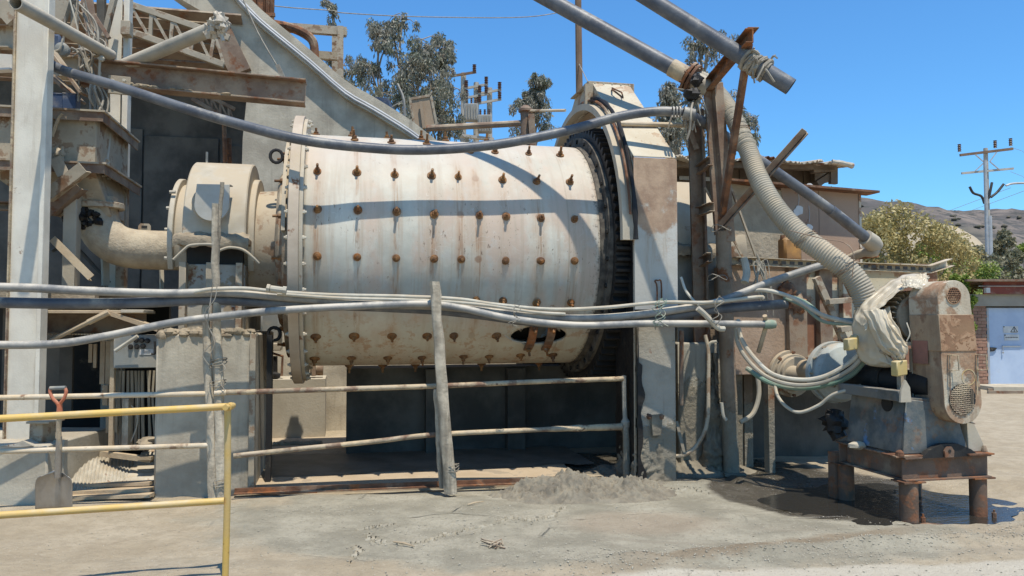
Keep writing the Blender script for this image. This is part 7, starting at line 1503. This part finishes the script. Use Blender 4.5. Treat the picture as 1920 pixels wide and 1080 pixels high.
for k in range(5): mb.box(Q(.505, v0 - .0035, 1.165 - .011 * k), (.05 - .006 * abs(k - 2), .001, .003), AX, BK)
for k in range(8): mb.beam(Q(.482, v0 - .004, 1.12), Q(.482 + .016 * math.cos(k * .785), v0 - .004, 1.12 + .016 * math.sin(k * .785)), .004, .0012, BK)
for k in range(3): mb.box(Q(.36, v0 - .0035, 1.10 - .012 * k), (.09 - .02 * k, .001, .004), AX, BK)
mb.build('sticker_print', M['faded_ink'], bg)
mb = MB(); mb.poly([Q(side(1.3, -1), v1 - .002, .86), Q(side(1.3, -1), v1 + .03, .86), Q(side(1.3, -1), v1 + .03, 1.36), Q(side(1.3, -1), v1 - .002, 1.36)], AX * .01); mb.build('rear_flange', M['house_paint'], bg)
mb = MB(); mb.beam(Q(ub + .12, -.12, .765), Q(ub - .25, .22, .86), .03, .006); mb.build('bottom_lip', M['brown_steel'], bg)

# plastic sheet over the motor
bgm = thing('plastic_sheet', 'crumpled translucent cream plastic sheet draped over the back of the motor', 'plastic sheet', Q(.3, .6, 1.4), TH)
def loft(A, B, name, bul, seed, wr=.018, nf=7, dep=0):
    a = cr([P(*p) for p in A], 10); b = cr([P(*p) for p in B], 10)
    def at_(c, t): f_ = t * (len(c) - 1); i = min(len(c) - 2, int(f_)); return c[i].lerp(c[i + 1], f_ - i)
    m = MB()
    def fn(s, t):
        p = at_(a, t).lerp(at_(b, t), s); q = math.sin(math.pi * s) ** .7; e = V((s * 2.2 + seed, t * 5, seed))
        rdg = abs(noise.noise(V((s * nf + seed, t * 1.6, seed * 2)))) + .5 * abs(noise.noise(V((s * nf * 2.3 + t * 2, t * 3, seed))))
        wr_ = wr * .8; rdg = abs(noise.noise(V((s * nf * .45 + seed + .25 * noise.noise(V((s * 2, t * 3, seed))), t * .9, seed * 2)))) + .22 * abs(noise.noise(V((s * nf + t * 2, t * 2, seed))))
        return p + V((0, -1, 0)) * (bul * q - wr_ * 3.4 * rdg) + V((.012 * noise.noise(e * 2), 0, wr * .8 * noise.noise(e * 2.3))) + ZZ * .006 * math.sin(s * 9 + t * 5 + seed)
    m.grid(fn, 54, 60); o = m.build(name, M['bag'], bgm, fix=False, sharp=0); s_ = o.modifiers.new('thickness', 'SOLIDIFY'); s_.thickness = .002; return o
loft([(1608, 578, 6.85), (1600, 612, 6.85), (1605, 650, 6.85), (1622, 678, 6.8), (1664, 690, 6.7)], [(1650, 582, 6.75), (1652, 615, 6.75), (1660, 645, 6.7), (1672, 668, 6.65), (1682, 684, 6.6)], 'side_drape', .10, 1, .02, 6)
loft([(1738, 512, 6.95), (1692, 515, 6.9), (1652, 540, 6.85), (1620, 568, 6.8), (1602, 598, 6.8)], [(1738, 536, 6.55), (1704, 538, 6.52), (1668, 566, 6.52), (1640, 592, 6.56), (1622, 622, 6.62)], 'upper_drape', .05, 3, .022, 9)
loft([(1618, 582, 6.62), (1634, 618, 6.58), (1650, 650, 6.55), (1672, 668, 6.52), (1684, 676, 6.5)], [(1668, 578, 6.6), (1676, 604, 6.52), (1694, 632, 6.48), (1703, 652, 6.46), (1694, 672, 6.48)], 'front_drape', .05, 5, .024, 9)
loft([(1735, 516, 6.52), (1722, 514, 6.54), (1700, 518, 6.56), (1690, 522, 6.58)], [(1737, 545, 6.40), (1716, 540, 6.42), (1700, 541, 6.45), (1690, 546, 6.5)], 'end_drape', .03, 8, .015, 5)
mb = MB(); mb.tube(cr([P(1700, 605, 6.4), P(1706, 625, 6.35), P(1700, 640, 6.35)], 4), .005, 5); one(mb, 'string', M['hose_white'], 'short string by the plastic sheet and belt guard', 'string')
# small twigs and leaves on the ground
for k, (x, y, l, an, lab) in enumerate(((757, 1028, .10, -.6, 'pale twig lying on the cracked mud'), (892, 950, .09, .7, 'small pale dry leaf on the grey mud right of the wooden post'))):
    q = G(x, y); mb = MB(); mb.tube([q + V((-l * math.cos(an), -l * math.sin(an), .03)), q + V((0, 0, .036)), q + V((l * math.cos(an), l * math.sin(an), .03))], [.005, .008, .003], 6); one(mb, 'twig', M['tan_wood'], lab, 'twig')
mb = MB(); q = G(928, 1028)
for k in range(7): mb.tube([q + V((R_.gauss(0, .05), R_.gauss(0, .05), .02)), q + V((R_.gauss(0, .05), R_.gauss(0, .05), .045)), q + V((R_.gauss(0, .05), R_.gauss(0, .05), .02))], .005, 5)
one(mb, 'twig_tangle', M['brown_steel'], 'small tangle of dark twigs on the mud in the foreground', 'twigs')
